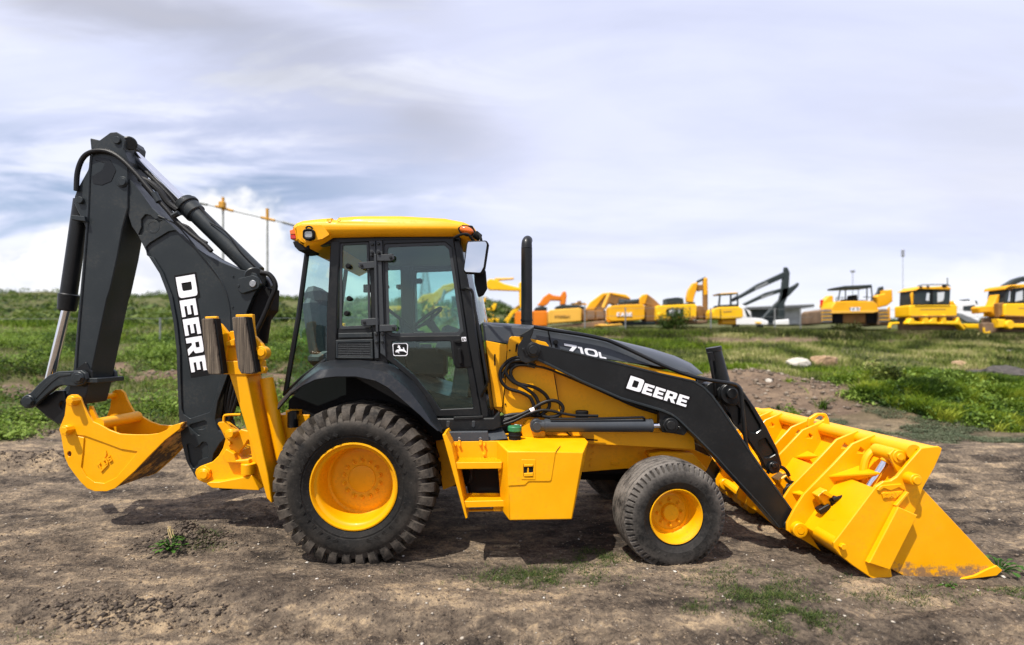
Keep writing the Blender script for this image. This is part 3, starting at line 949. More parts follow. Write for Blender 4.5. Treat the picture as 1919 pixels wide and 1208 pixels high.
# wrapped floor of the bucket, worn on the outside
prof = z7([(372, 690), (395, 800), (412, 880), (442, 948), (492, 1018), (547, 1087), (597, 1136), (660, 1160), (756, 1160), (826, 1136), (896, 1076), (996, 986), (1101, 876), (1246, 731), (1372, 636)])
pin_ = XZ(prof, Y0b)
mb = MB()
def shell(mb, prof, ya, yb, t, flip=1):
    n = len(prof)
    inn = []
    for i in range(n):
        a = Vector(prof[max(0, i - 1)]); b = Vector(prof[min(n - 1, i + 1)])
        d = (b - a).normalized()
        inn.append((prof[i][0] - d.y * t * flip, prof[i][1] + d.x * t * flip))
    rows = []
    for pr in (prof, inn):
        for y in (ya, yb):
            rows.append([mb.bm.verts.new((q[0], y, q[1])) for q in pr])
    o0, o1, i0, i1 = rows
    for k in range(n - 1):
        mb.face((o0[k], o0[k + 1], o1[k + 1], o1[k])); mb.face((i0[k], i1[k], i1[k + 1], i0[k + 1]))
        mb.face((o0[k], i0[k], i0[k + 1], o0[k + 1])); mb.face((o1[k], o1[k + 1], i1[k + 1], i1[k]))
    mb.face((o0[0], o1[0], i1[0], i0[0])); mb.face((o0[-1], i0[-1], i1[-1], o1[-1]))
shell(mb, pin_, Y0b + 0.004, Y1b - 0.004, 0.022)
mb.build('bucket_floor', 'bucket_worn', db)
mb = MB()
for k in range(5):
    y = Y0b + 0.05 + k * (Y1b - Y0b - 0.1) / 4
    tp = [(q[0], q[1], 1) for q in z7([(1330, 690), (1300, 640), (1330, 605), (1395, 585), (1398, 600), (1372, 650)])]
    mb.plate(tp, y - 0.035, y + 0.035, bevel=0.01, Yp=Y0b)
mb.build('tooth', 'bucket_worn', db)
mb = MB()
for q in z7([(448, 408), (400, 655)]):
    pin(mb, q[0], q[1], Y0b - 0.10, 6.5, 0.10, n=6); pin(mb, q[0] + 2, q[1], Y0b - 0.05, 9.5, 0.06)
    p = P(q[0], q[1], Y0b); mb.cyl(p, p + Vector((0, Y1b - Y0b + 0.05, 0)), 0.032, n=16)
a = P(z7([(700, 585)])[0][0], z7([(700, 585)])[0][1], Y0b + .1)
mb.cyl(P(*z7([(690, 600)])[0], Y0b + .03), P(*z7([(690, 600)])[0], Y0b + .03) + Vector((0, .57, 0)), 0.06, n=18)
mb.build('pin', 'yellow_paint', db)
mb = MB()
lug = z7([(600, 530), (612, 450), (632, 450), (690, 580), (640, 590)])
mb.plate(lug, Y0b + 0.16, Y0b + 0.19, bevel=0.003)
mb.build('ear_rib', 'yellow_paint', db)
al2 = Vector((0.82, -0.62)); up2 = Vector((-0.45, -0.89))
org = z7([(705, 985)])[0]
lm = letters('T.DS', org, al2, up2, Y0b + 0.012, 0.012, sizes=[11, 11, 11, 11], widths=[9, 5, 9, 9], gap=1.5)
lm.plate([(187, 882), (200, 868), (202, 871), (189, 885)], Y0b + 0.0, Y0b + 0.014, bevel=0.002)
lm.plate([(194, 857), (195, 848), (198, 844), (200, 850), (197, 857)], Y0b + 0.002, Y0b + 0.014, bevel=0.002)
lm.build('emblem', 'yellow_paint', db)

# ---------------- swing frame and stabilizer
YS = 5.30
sf = [(q[0], q[1], 2.5) for q in z6([(246, 805), (258, 765), (298, 735), (360, 712), (430, 685), (490, 625), (535, 548), (560, 455), (520, 370), (480, 300), (487, 282), (545, 278), (580, 285), (640, 330), (700, 380), (720, 350), (800, 370), (860, 400), (960, 955), (700, 942), (480, 930), (330, 902), (268, 868)])]
sh = [(q[0], q[1], 3) for q in z6([(698, 605), (715, 570), (770, 505), (800, 450), (835, 650), (720, 652)])]
mb = MB()
mb.plate(sf, YS, YS + 0.06, holes=[sh], bevel=0.008)
mb.plate(sf, YS + 0.54, YS + 0.60, holes=[sh], bevel=0.008, Yp=YS)
mb.plate(z6([(420, 890), (450, 870), (560, 868), (830, 815), (880, 800), (960, 955), (700, 942), (480, 930)]), YS - 0.10, YS + 0.56, r=2, bevel=0.006, Yp=YS)
mb.plate(z6([(560, 600), (600, 545), (680, 590), (700, 660), (830, 650), (840, 690), (600, 680)]), YS - 0.06, YS + 0.5, r=2, bevel=0.006, Yp=YS)
swing = mb.build('swing_frame', 'yellow_paint', ML)
mb = MB()
u, v = z6([(330, 822)])[0]; pin(mb, u, v, YS - 0.06, 8, 0.08); pin(mb, u, v, YS - 0.045, 11.5, 0.05)
u, v = z6([(605, 405)])[0]; pin(mb, u, v, YS - 0.12, 6.5, 0.14); pin(mb, u, v, YS - 0.08, 9.5, 0.05)
u, v = z6([(595, 500)])[0]; pin(mb, u, v, YS - 0.03, 3.6, 0.05)
mb.plate(z6([(480, 300), (490, 280), (545, 275), (650, 390), (640, 440), (590, 450)]), YS - 0.055, YS - 0.01, r=2, bevel=0.004)
mb.plate(z6([(300, 760), (350, 730), (410, 770), (380, 840), (330, 870)]), YS - 0.02, YS + 0.01, r=3, bevel=0.004)
u, v = z6([(800, 745)])[0]
mb.cyl(P(u, v - 8, YS - .05), P(u, v + 12, YS - .05), 0.07, n=18, bevel=0.006)
mb.build('pin', 'yellow_paint', swing)
mb = MB()
mb.tube([P(*q, YS - 0.04) for q in z6([(547, 300), (548, 225), (580, 205), (720, 200)])], 0.013, 8)
mb.build('handle', 'yellow_paint', swing)
mb = MB()
mb.tube([P(*q, YS + 0.2) for q in z6([(470, 925), (520, 955), (580, 965), (640, 950), (670, 925)])], 0.018, 8)
mb.cyl(P(432, 560, 5.62), P(405, 800, 5.62), 0.10, n=18)
for k in range(4):
    mb.tube([P(470 - 6 * k, 640 + 10 * k, 5.3 + .06 * k), P(455 - 7 * k, 700, 5.32 + .06 * k), P(440 - 6 * k, 760, 5.35 + .06 * k), P(425 + 4 * k, 800, 5.4 + .05 * k)], 0.02, 8)
mb.build('hose', 'hose_rubber', swing)

def stabilizer(yp, y0, y1, sgn, dx=0.0):
    n0 = len(bpy.data.objects)
    before = set(bpy.data.objects)
    stabilizer_(yp, y0, y1, sgn)
    for o in set(bpy.data.objects) - before:
        if o.name.startswith('stabilizer_leg'): o.location.x += dx
def stabilizer_(yp, y0, y1, sgn):
    """folded-up outrigger; built on its own plane, the far one mirrors the near one"""
    def pl(mb, pts, a, b, r=1.5, bevel=0.006, holes=()):
        mb.plate(pts, y0 + sgn * a, y0 + sgn * b, r=r, bevel=bevel, Yp=yp + a, holes=holes) if sgn > 0 else mb.plate(pts, y0 - b, y0 - a, r=r, bevel=bevel, Yp=yp + a)
    mb = MB()
    pl(mb, [(429, 700), (461, 700), (473, 759), (502, 889), (510, 944), (500, 934), (470, 830), (442, 740)], 0, 0.29)
    pl(mb, [(425, 676), (470, 676), (472, 702), (430, 702)], -0.01, 0.30)
    def tb(u0, v0, u1, v1, yy_, rr):
        a, b = P(u0, v0, yp + yy_), P(u1, v1, yp + yy_)
        a.y = b.y = y0 + sgn * yy_
        mb.cyl(a, b, rr, n=18, bevel=.006)
    tb(499, 708, 530, 860, .20, .062)
    leg = mb.build('stabilizer_leg', 'yellow_paint', ML)
    mb = MB()
    pl(mb, [(383, 593), (406, 592), (407, 602), (415, 608), (428, 624), (428, 640), (424, 676), (434, 676), (434, 701), (418, 701), (404, 660), (394, 620)], 0.02, 0.06)
    pl(mb, zf([(515, 122), (720, 116), (725, 235), (742, 372), (830, 468), (868, 530), (872, 590), (845, 655), (795, 752), (742, 832), (640, 835), (560, 600)]), -0.03, 0.02)
    pl(mb, [(420, 640), (424, 626), (432, 620), (446, 619), (450, 676), (424, 676)], 0.03, 0.22, r=6)
    pl(mb, [(423, 641), (440, 633), (440, 648), (424, 648)], -0.01, 0.03, r=3)
    mb.build('yoke', 'yellow_paint', leg)
    mb = MB()
    p = P(487, 661, yp - .055); p.y = y0 - sgn * 0.055
    mb.cyl(p, p + Vector((0, sgn * 0.10, 0)), 12.5 * yp / F, n=22, bevel=0.005)
    p = P(488.5, 660, yp - .075); p.y = y0 - sgn * 0.075
    mb.cyl(p, p + Vector((0, sgn * 0.1, 0)), 7 * yp / F, n=18, bevel=0.003)
    p = P(491, 692, yp - .04); p.y = y0 - sgn * 0.04
    mb.cyl(p, p + Vector((0, sgn * 0.07, 0)), 5.5 * yp / F, n=14, bevel=0.003)
    mb.build('pin', 'yellow_paint', leg)
    for pts in ([(376.5, 599), (380, 596.5), (398, 596), (404, 640), (412.5, 700), (408, 701.5), (391, 701), (386, 690)],
                [(434, 596), (437, 593.5), (458, 593), (466, 640), (476, 697), (471, 700.5), (452, 700), (446, 690)]):
        mb = MB()
        pl(mb, pts, -0.14, -0.035, r=1.2, bevel=0.007)
        fp = mb.build('foot_pad', 'pad_rubber', leg)
        mb = MB()
        q = [(u + 6.5, v) for u, v in pts[2:5]] + [(u - 3, v) for u, v in pts[4:1:-1]]
        pl(mb, q, -0.115, -0.034, r=.8, bevel=.004)
        mb.build('pad_side_shade', 'matt_black', fp)  # black strip: dark rubber side of the pad with its shade painted in
stabilizer(4.72, 4.72, 5.0, 1)
stabilizer(4.72, 6.48, 6.2, -1, .30)
# ---------------- wheels
def dust_attr(o, f):
    me = o.data
    at = me.attributes.new('dust', 'FLOAT', 'POINT')
    at.data.foreach_set('value', [f(v.co) for v in me.vertices])

def rear_wheel(x, yo, z, sgn):
    """deep-lug wheel; sgn=+1: outer face towards -Y, width runs to +Y"""
    C = Vector((x, yo, z)); AX = Vector((0, sgn, 0))
    W = 0.55; RT = 0.724
    root = bpy.data.objects.new('rear_wheel', None); COL.objects.link(root)
    root.parent = ML; root.location = -Vector(ML.location)
    half = [(0.372, 0.06), (0.385, 0.035), (0.405, 0.018), (0.435, 0.008), (0.440, 0.004), (0.455, 0.004), (0.460, -0.004), (0.50, -0.016), (0.55, -0.018), (0.565, -0.012), (0.60, 0.0), (0.635, 0.025), (0.654, 0.07), (0.660, 0.16)]
    prof = half + [(r, W - s) for r, s in half[::-1]]
    mb = MB()
    mb.lathe(prof, C, AX, n=96)
    N = 34
    rnd = random.Random(4)
    q = AX.to_track_quat('Z', 'Y')
    for sidek in (0, 1):
        for k in range(N):
            a0 = 2 * math.pi * (k + 0.5 * sidek) / N + rnd.uniform(-.004, .004)
            secs = [(0.000, 0.575, 0.55, .44), (-0.010, 0.615, 0.57, .58), (0.000, 0.680, 0.59, .64), (0.022, 0.712, 0.62, .66), (0.06, RT, 0.65, .68), (0.17, RT + .001, 0.65, .62), (0.30, RT, 0.65, .56)]
            rows = []
            for s, ro, ri, wf in secs:
                hw = wf * math.pi / N
                c = a0 + max(0, s - 0.05) * 0.55 * (1 if sidek == 0 else -1)
                ss = s if sidek == 0 else W - s
                rows.append([Vector((r * math.cos(a), r * math.sin(a), ss)) for r, a in ((ri, c - hw), (ro, c - hw * .92), (ro, c + hw * .92), (ri, c + hw))])
            V = [[mb.bm.verts.new(C + q @ p) for p in r] for r in rows]
            for a, b in zip(V, V[1:]):
                for i in range(3):
                    mb.face((a[i], a[i + 1], b[i + 1], b[i]))
            mb.face(V[0]); mb.face(V[-1][::-1])
    # raised marks moulded into the sidewall
    for k in range(40):
        if k % 10 in (0, 1, 9): continue
        a = 2 * math.pi * k / 40
        r = 0.485
        p = C + q @ Vector((r * math.cos(a), r * math.sin(a), -0.014))
        mb.box(p, (0.030, 0.006, 0.048), Matrix.Rotation(-a if sgn > 0 else a, 3, 'Y'), bevel=0.002)
    ty = mb.build('tyre', 'tyre_rubber', root, angle=28)
    dust_attr(ty, lambda co: (lambda d: 1.0 if d > 0.58 else (0.10 + 0.35 * max(0, (d - 0.47) / .11)))(math.hypot(co.x - x, co.z - z)))
    mb = MB()
    mb.lathe([(0.36, 0.07), (0.385, 0.05), (0.392, 0.030), (0.388, 0.018), (0.376, 0.016), (0.368, 0.030), (0.362, 0.055), (0.345, 0.062), (0.335, 0.075), (0.330, 0.11), (0.322, 0.20), (0.318, 0.285), (0.30, 0.305), (0.285, 0.30), (0.26, 0.295), (0.225, 0.30), (0.15, 0.302), (0.128, 0.305), (0.124, 0.298), (0.112, 0.295), (0, 0.295)], C, AX, n=72)
    rim = mb.build('rim', 'yellow_rim', root)
    mb = MB()
    for k in range(14):
        a = 2 * math.pi * (k + .5) / 14
        p = C + q @ Vector((0.172 * math.cos(a), 0.172 * math.sin(a), 0.302))
        mb.cyl(p, p - AX * 0.014, 0.021, n=12); mb.cyl(p - AX * 0.012, p - AX * 0.036, 0.014, n=6, bevel=0.002)
    mb.build('wheel_bolt', 'yellow_rim', root)
    return root

def front_wheel(x, yo, z, sgn, steer):
    W = 0.38; RT = 0.475
    root = bpy.data.objects.new('front_wheel', None); COL.objects.link(root)
    root.parent = ML; root.location = -Vector(ML.location)
    Cc = Vector((x, yo + sgn * W / 2, z))
    Rm = Matrix.Rotation(steer, 3, 'Z')
    AX = Rm @ Vector((0, sgn, 0))
    C = Cc - AX * W / 2
    q = AX.to_track_quat('Z', 'Y')
    n = 216
    half = [(0.228, 0.05, 0), (0.245, 0.02, 0), (0.27, 0.004, 0), (0.30, -0.010, 0), (0.305, -0.014, 0), (0.35, -0.018, 0), (0.385, -0.012, 0), (0.405, -0.004, 0), (0.415, 0.002, 1), (0.443, 0.018, 1), (0.458, 0.034, 1), (0.462, 0.036, 0)]
    prof = [(r, s, f, 0) for r, s, f in half]
    # ribbed tread with zigzag grooves
    g = [0.075, 0.135, 0.19, 0.245, 0.305]
    crown = lambda s: 0.464 + 0.011 * (1 - ((s - W / 2) / (W / 2)) ** 2)
    for gs in g:
        prof += [(crown(gs - .008), gs - 0.008, 0, 1), (crown(gs) - 0.016, gs - 0.003, 0, 1), (crown(gs) - 0.016, gs + 0.003, 0, 1), (crown(gs + .008), gs + 0.008, 0, 1)]
    prof += [(r, W - s, f, 0) for r, s, f in half[::-1]]
    mb = MB()
    rows = []
    for r, s, f, zg in prof:
        row = []
        for k in range(n):
            a = 2 * math.pi * k / n
            rr = r
            if f and k % 4 in (0,): rr = r - 0.020
            dz = zg * 0.007 * (abs(((k / 9.0) % 2) - 1) * 2 - 1)
            row.append(mb.bm.verts.new(C + q @ Vector((rr * math.cos(a), rr * math.sin(a), s + dz + (0.012 if (f and k % 4 == 0 and s < W / 2) else (-0.012 if f and k % 4 == 0 else 0))))))
        rows.append(row)
    for a, b in zip(rows, rows[1:]):
        for k in range(n):
            mb.face((a[k], a[(k + 1) % n], b[(k + 1) % n], b[k]))
    for k in range(36):
        if k % 9 in (0, 1): continue
        a = 2 * math.pi * k / 36
        p = C + q @ Vector((0.335 * math.cos(a), 0.335 * math.sin(a), -0.017))
        mb.box(p, (0.016, 0.004, 0.026), Rm @ Matrix.Rotation(-a, 3, 'Y'), bevel=0.001)
    ty = mb.build('tyre', 'front_tyre_rubber', root, angle=30)
    Rn = Vector(AX)
    def df(co):
        d = (Vector(co) - C); s = d.dot(Rn); r = (d - Rn * s).length
        if 0.03 < s < W - 0.03 and r > 0.455: return 1.3
        if r > 0.39: return 0.75
        return 0.15 if r < 0.33 else 0.15 + 0.5 * (r - .33) / .06
    dust_attr(ty, df)
    mb = MB()
    mb.lathe([(0.225, 0.06), (0.238, 0.030), (0.243, 0.014), (0.238, 0.006), (0.229, 0.010), (0.222, 0.03), (0.212, 0.045), (0.205, 0.08), (0.196, 0.135), (0.185, 0.150), (0.175, 0.145), (0.155, 0.140), (0.15, 0.150), (0.082, 0.152), (0.078, 0.140), (0.074, 0.120), (0.066, 0.112), (0, 0.110)], C, AX, n=56)
    mb.build('rim', 'yellow_rim', root)
    mb = MB()
    for k in range(8):
        a = 2 * math.pi * k / 8
        p = C + q @ Vector((0.112 * math.cos(a), 0.112 * math.sin(a), 0.150))
        mb.cyl(p, p - AX * 0.010, 0.016, n=12); mb.cyl(p - AX * 0.008, p - AX * 0.030, 0.011, n=6, bevel=0.002)
    mb.build('wheel_bolt', 'yellow_rim', root)

rear_wheel(-1.305, 4.49, 0.668, 1)
rear_wheel(-1.305, 2 * CY - 4.49, 0.665, -1)
front_wheel(1.50, 4.44, 0.424, 1, R(7))
front_wheel(1.50, 2 * CY - 4.44, 0.432, -1, R(7))

# ---------------- chassis and axles
mb = MB()
mb.box((-0.2, CY, 0.80), (4.2, 0.70, 0.42), bevel=0.02)
mb.box((-1.317, CY, 0.66), (0.30, 1.35, 0.30), bevel=0.05)
mb.cyl((-1.317, 5.0, .66), (-1.317, 6.2, .66), 0.12)
mb.box((-0.6, CY, 0.62), (1.0, 0.6, 0.35), bevel=0.05)
mb.box((0.9, CY, 0.62), (1.0, 0.45, 0.25), bevel=0.05)
ch = mb.build('chassis', 'matt_black', ML)
mb = MB()
beam = [(985, 820), (1100, 826), (1200, 835), (1302, 843), (1335, 858), (1325, 880), (1250, 876), (1171, 878), (1096, 884), (1000, 892)]
mb.plate(beam, 5.20, 5.26, r=3)
mb.plate(beam, 2 * CY - 5.26, 2 * CY - 5.20, r=3, Yp=5.20)
mb.plate([(1215, 850), (1240, 846), (1300, 850), (1327, 880), (1300, 905), (1240, 900)], 5.05, 5.30, r=4, bevel=0.012)
mb.plate([(1000, 815), (1100, 818), (1302, 840), (1302, 845), (1100, 829), (1000, 826)], 5.12, 5.20, bevel=0.004)
mb.plate([(812, 796), (836, 798), (862, 905), (830, 918)], 5.14, 5.18, r=2)
mb.plate([(515, 777), (580, 777), (580, 840), (520, 832)], 4.98, 5.45, r=2)
mb.plate([(535, 768), (560, 768), (560, 780), (535, 780)], 4.92, 5.05, r=2)
mb.build('frame_beam', 'yellow_paint', ch)
mb = MB()
for q in z6([]) + [(1112, 838), (1112, 850), (1108, 862), (1108, 872), (1200, 851)]:
    pin(mb, q[0], q[1], 5.185, 2.6, 0.03, n=8)
mb.plate([(1144, 864), (1160, 866), (1160, 872), (1144, 870)], 5.185, 5.21, r=1)
mb.build('bolt', 'yellow_paint', ch)
mb = MB()
mb.cyl((1.5, 4.75, .46), (1.5, 6.45, .46), 0.07)
mb.box((1.5, CY, 0.5), (0.22, 1.0, 0.2), bevel=0.04)
for s in (4.86, 2 * CY - 4.86):
    mb.box((1.48, s, 0.46), (0.16, 0.14, 0.26), bevel=0.03)
mb.build('front_axle', 'yellow_dusty', ch)
mb = MB()
mb.plate([(866, 876), (945, 872), (945, 930), (880, 936)], 4.75, 5.2, r=5, bevel=0.03)
mb.plate([(880, 878), (886, 878), (886, 900), (876, 908), (876, 904), (880, 898)], 4.70, 4.76, r=1)
mb.build('tank', 'matt_black', ch)
mb = MB()
mb.plate([(542, 770), (556, 770), (556, 786), (542, 786)], 4.86, 4.92, r=3)
mb.cyl(P(549, 772, 4.9), P(549, 800, 4.9), 0.05)
mb.build('cab_mount', 'black_paint', ch)

# ---------------- fenders
cab_e = [(524, 752), (553, 722), (571, 705), (601, 680), (619, 675), (638, 673), (677, 673), (714, 676), (736, 684), (753, 695), (776, 714), (797, 741), (814, 771), (831, 802)]
crest = [(521, 756), (550, 728), (571, 711), (600, 692), (618, 688), (637, 686), (673, 686), (706, 691), (727, 698), (744, 709), (768, 731), (789, 757), (807, 785), (828, 806)]
lip = [(520, 768), (546, 738), (567, 724), (590, 713), (610, 709), (630, 707), (667, 707), (704, 715), (726, 727), (745, 743), (767, 762), (787, 779), (804, 796), (820, 809)]
def fender(mir):
    Ym = (lambda y: 2 * CY - y) if mir else (lambda y: y)
    rows = []
    for src, yp, yr, dz in ((cab_e, 4.80, 4.86, 0.0), (cab_e, 4.80, 4.78, 0.0), (crest, 4.54, 4.545, 0.0), (crest, 4.52, 4.515, -0.012), (lip, 4.49, 4.49, 0.01), (lip, 4.49, 4.50, 0.0), (lip, 4.49, 4.53, 0.004), (crest, 4.54, 4.56, -0.03), (cab_e, 4.80, 4.80, -0.03)):
        row = []
        for u, v in src:
            p = P(u, v, yp); p.y = Ym(yr); p.z += dz
            row.append(p)
        rows.append(row)
    mb = MB()
    mb.grid(rows)
    f = mb.build('fender', 'fender_black', ML, angle=40)
    mb = MB()
    a, b = (5.00, 5.03) if not mir else (2 * CY - 5.03, 2 * CY - 5.00)
    mb.plate([(q[0], q[1] + 3) for q in cab_e] + [(831, 830), (700, 850), (524, 800)], a, b, Yp=4.80, bevel=0)
    mb.build('wheel_arch', 'matt_black', f)
fender(False); fender(True)

# ---------------- cab
cab = bpy.data.objects.new('cab', None); COL.objects.link(cab)
cab.parent = ML; cab.location = -Vector(ML.location)
YN = 4.80
def both(fn):
    """near side, then the same piece mirrored to the far side"""
    fn(lambda mb, pts, a, b, **k: mb.plate(pts, a, b, Yp=k.pop('Yp', a), **k))
    fn(lambda mb, pts, a, b, **k: mb.plate(pts, 2 * CY - b, 2 * CY - a, Yp=k.pop('Yp', a), **k))

door_out = [(716, 449), (850, 446), (862, 540), (875, 630), (902, 779), (817, 780), (797, 744), (770, 711), (740, 685), (716, 667)]
up_h = [(720, 457, 5), (834, 453, 5), (846, 463, 3), (869, 619, 2), (861, 628, 3), (735, 630, 4), (724, 624, 5)]
lo_h = [(734, 640), (844, 639, 2), (850, 682, 3), (856, 690, 3), (875, 689.5), (887, 764, 2), (825, 767, 2), (805, 738), (777, 704), (737, 670)]
def a_pillars(pl):
    mb = MB()
    # header, pillars, sills
    pl(mb, [(590, 444), (640, 441), (714, 439), (862, 440), (864, 452), (700, 452), (622, 456), (590, 462)], YN - .02, YN + .06, bevel=0.006)
    pl(mb, [(619, 450), (637, 450), (632, 560), (630, 676), (612, 680), (612, 600)], YN - .025, YN + .07, bevel=0.01)
    pl(mb, [(690, 449), (717, 449), (719, 520), (722, 600), (728, 682), (699, 674), (696, 600)], YN - .01, YN + .07, bevel=0.008)
    pl(mb, [(848, 444), (862, 446), (884, 560), (916, 782), (903, 784), (876, 636)], YN - .02, YN + .08, bevel=0.012)
    pl(mb, [(632, 615), (697, 615), (700, 676), (630, 676)], YN + .0, YN + .05, bevel=0.004)
    pl(mb, [(636, 450), (692, 449), (692, 455), (637, 456)], YN + .0, YN + .05, bevel=0.003)
    mb.build('cab_frame', 'black_paint', cab)
both(a_pillars)
# sill under the door, floor, rear corner posts, front posts
mb = MB()
mb.plate([(812, 784), (924, 783), (936, 770), (940, 800), (925, 806), (842, 808), (828, 806)], YN - .05, YN + .10, r=2, bevel=0.01)
mb.plate([(850, 781), (905, 779), (905, 784), (850, 786)], YN - .06, YN, bevel=0.003)
mb.plate([(630, 690), (830, 800), (925, 800), (925, 770), (700, 700)], YN + .06, 2 * CY - YN - .06, Yp=YN, bevel=0.0)
mb.plate([(535, 735), (600, 690), (830, 800), (830, 830), (535, 790)], 5.06, 2 * CY - 5.06, Yp=YN, bevel=0.0)
fl = mb.build('cab_base', 'black_paint', cab)
mb = MB()
for u0 in (836, 884):
    mb.plate(zd([(770 + (u0 - 836) * 5.2, 990), (808 + (u0 - 836) * 5.2, 990), (800 + (u0 - 836) * 5.2, 1045), (785 + (u0 - 836) * 5.2, 1060), (768 + (u0 - 836) * 5.2, 1045)]), YN - .056, YN - .045, r=2, bevel=0.003)
mb.build('drain_slot', 'grey_plastic', fl)

YD0, YD1 = 4.98, 2 * CY - 4.98        # rear corner posts, set in from the sides
Dt, Dm, Db = (577, 462), (560, 590), (535, 738)
def post(mb, pts, y, r):
    mb.tube([P(*p, y) for p in pts], r, 8, smooth=False)
mb = MB()
for ysgn in (0, 1):
    yy = (lambda y: y) if not ysgn else (lambda y: 2 * CY - y)
    pp = []
    for p in (Dt, Dm, Db):
        q = P(*p, YD0); q.y = yy(YD0); pp.append(q)
    mb.tube(pp, 0.026, 8, smooth=False)
    qa = P(*Dt, YD0); qb = P(619, 453, YN + .02); qa.y = yy(qa.y); qb.y = yy(qb.y)
    mb.tube([qa, qb], 0.03, 8, smooth=False)
    qa = P(*Db, YD0); qa.y = yy(YD0)
    q1 = P(566, 708, 4.86); q2 = P(612, 674, YN + .03)
    q1.y = yy(q1.y); q2.y = yy(q2.y)
    mb.tube([qa, q1, q2], 0.022, 8, smooth=False)
qa, qb = P(*Dt, YD0), P(*Dt, YD0); qb.y = YD1
mb.tube([qa, qb], 0.035, 8, smooth=False)
qa, qb = P(*Db, YD0), P(*Db, YD0); qb.y = YD1
mb.tube([qa, qb], 0.03, 8, smooth=False)
mb.build('rear_post', 'black_paint', cab)
# glass
def quad(name, pts, mat='cab_glass', par=None):
    mb = MB(); mb.grid(pts); return mb.build(name, mat, par or cab, smooth=True)
for yy in ((lambda y: y), (lambda y: 2 * CY - y)):
    g = [[P(577, 462, YD0), P(619, 455, YN + .03)], [P(560, 590, YD0), P(612, 590, YN + .03)], [P(548, 660, YD0), P(612, 674, YN + .03)], [P(536, 734, YD0), P(566, 707, 4.87)]]
    for r_ in g:
        for p in r_: p.y = yy(p.y)
    quad('quarter_glass', g)
a, b, c, d = P(*Dt, YD0), P(*Dt, YD0), P(*Db, YD0), P(*Db, YD0)
b.y = YD1; d.y = YD1
quad('rear_window', [[a, b], [c, d]])
def side_win(pl):
    mb = MB(); pl(mb, [(638, 454, 4), (691, 452, 4), (695, 614, 4), (637, 616, 4)], YN + .004, YN + .012, bevel=0)
    w = mb.build('side_window', 'cab_glass', cab)
    mb = MB(); pl(mb, [(637, 453, 5), (691, 451, 5), (695, 615, 5), (636, 617, 5)], YN - .006, YN + .003, bevel=0.002, holes=[[(642, 459, 4), (687, 457, 4), (690, 609, 4), (641, 611, 4)]])
    mb.build('window_seal', 'grey_plastic', w)
    mb = MB()
    for (u, v) in [(652, 498), (654, 559), (649, 587)]:
        for rr, a, b in ((3.5, -.05, .03), (5, -.03, -.01)):
            pl(mb, ring(u, v, rr, 12), YN + a, YN + b, bevel=0.003)
    mb.build('latch', 'matt_black', w)
both(side_win)
def side_vent(pl):
    mb = MB(); pl(mb, [(634, 624), (697, 623), (698, 632), (634, 633)], YN - .04, YN + .01, bevel=0.005)
    pl(mb, [(629, 637), (698, 635), (699, 672), (629, 671)], YN - .05, YN + .01, r=1, bevel=0.004, holes=[[(633, 642), (694, 641), (694, 668), (633, 668)]])
    v = mb.build('air_vent', 'grey_paint', cab)
    mb = MB()
    for k in range(8):
        y0 = 642.5 + k * 3.25
        pl(mb, [(633, y0), (694, y0 - .6), (694, y0 + 1.2), (633, y0 + 1.6)], YN - .045, YN + .0, bevel=0.001)
    pl(mb, [(650, 641), (651, 641), (651, 669), (650, 669)], YN - .03, YN, bevel=0); pl(mb, [(675, 641), (676, 641), (676, 669), (675, 669)], YN - .03, YN, bevel=0)
    mb.build('slat', 'grey_plastic', v)
    mb = MB(); pl(mb, [(632, 640), (696, 640), (696, 670), (632, 670)], YN + .0, YN + .012, bevel=0)
    mb.build('vent_back', 'matt_black', v)
both(side_vent)
# windscreen, bowed forwards
rows = []
for k in range(9):
    t = k / 8
    u, v = 858 + (900 - 858) * t, 452 + (662 - 452) * t
    row = []
    for j in range(15):
        s = -1 + 2 * j / 14
        p = P(u + 4, v, YN + .02)
        row.append(Vector((p.x + 0.10 * (1 - s * s), CY + s * (CY - YN - .02), p.z)))
    rows.append(row)
quad('windscreen', rows, 'clear_glass')
rows = []
for k in range(2):
    t = k
    u, v = 900 + 18 * t, 662 + (785 - 662) * t
    row = []
    for j in range(15):
        s = -1 + 2 * j / 14
        p = P(u + 4, v, YN + .02)
        row.append(Vector((p.x + 0.10 * (1 - s * s), CY + s * (CY - YN - .02), p.z)))
    rows.append(row)
quad('front_panel', rows, 'black_paint')

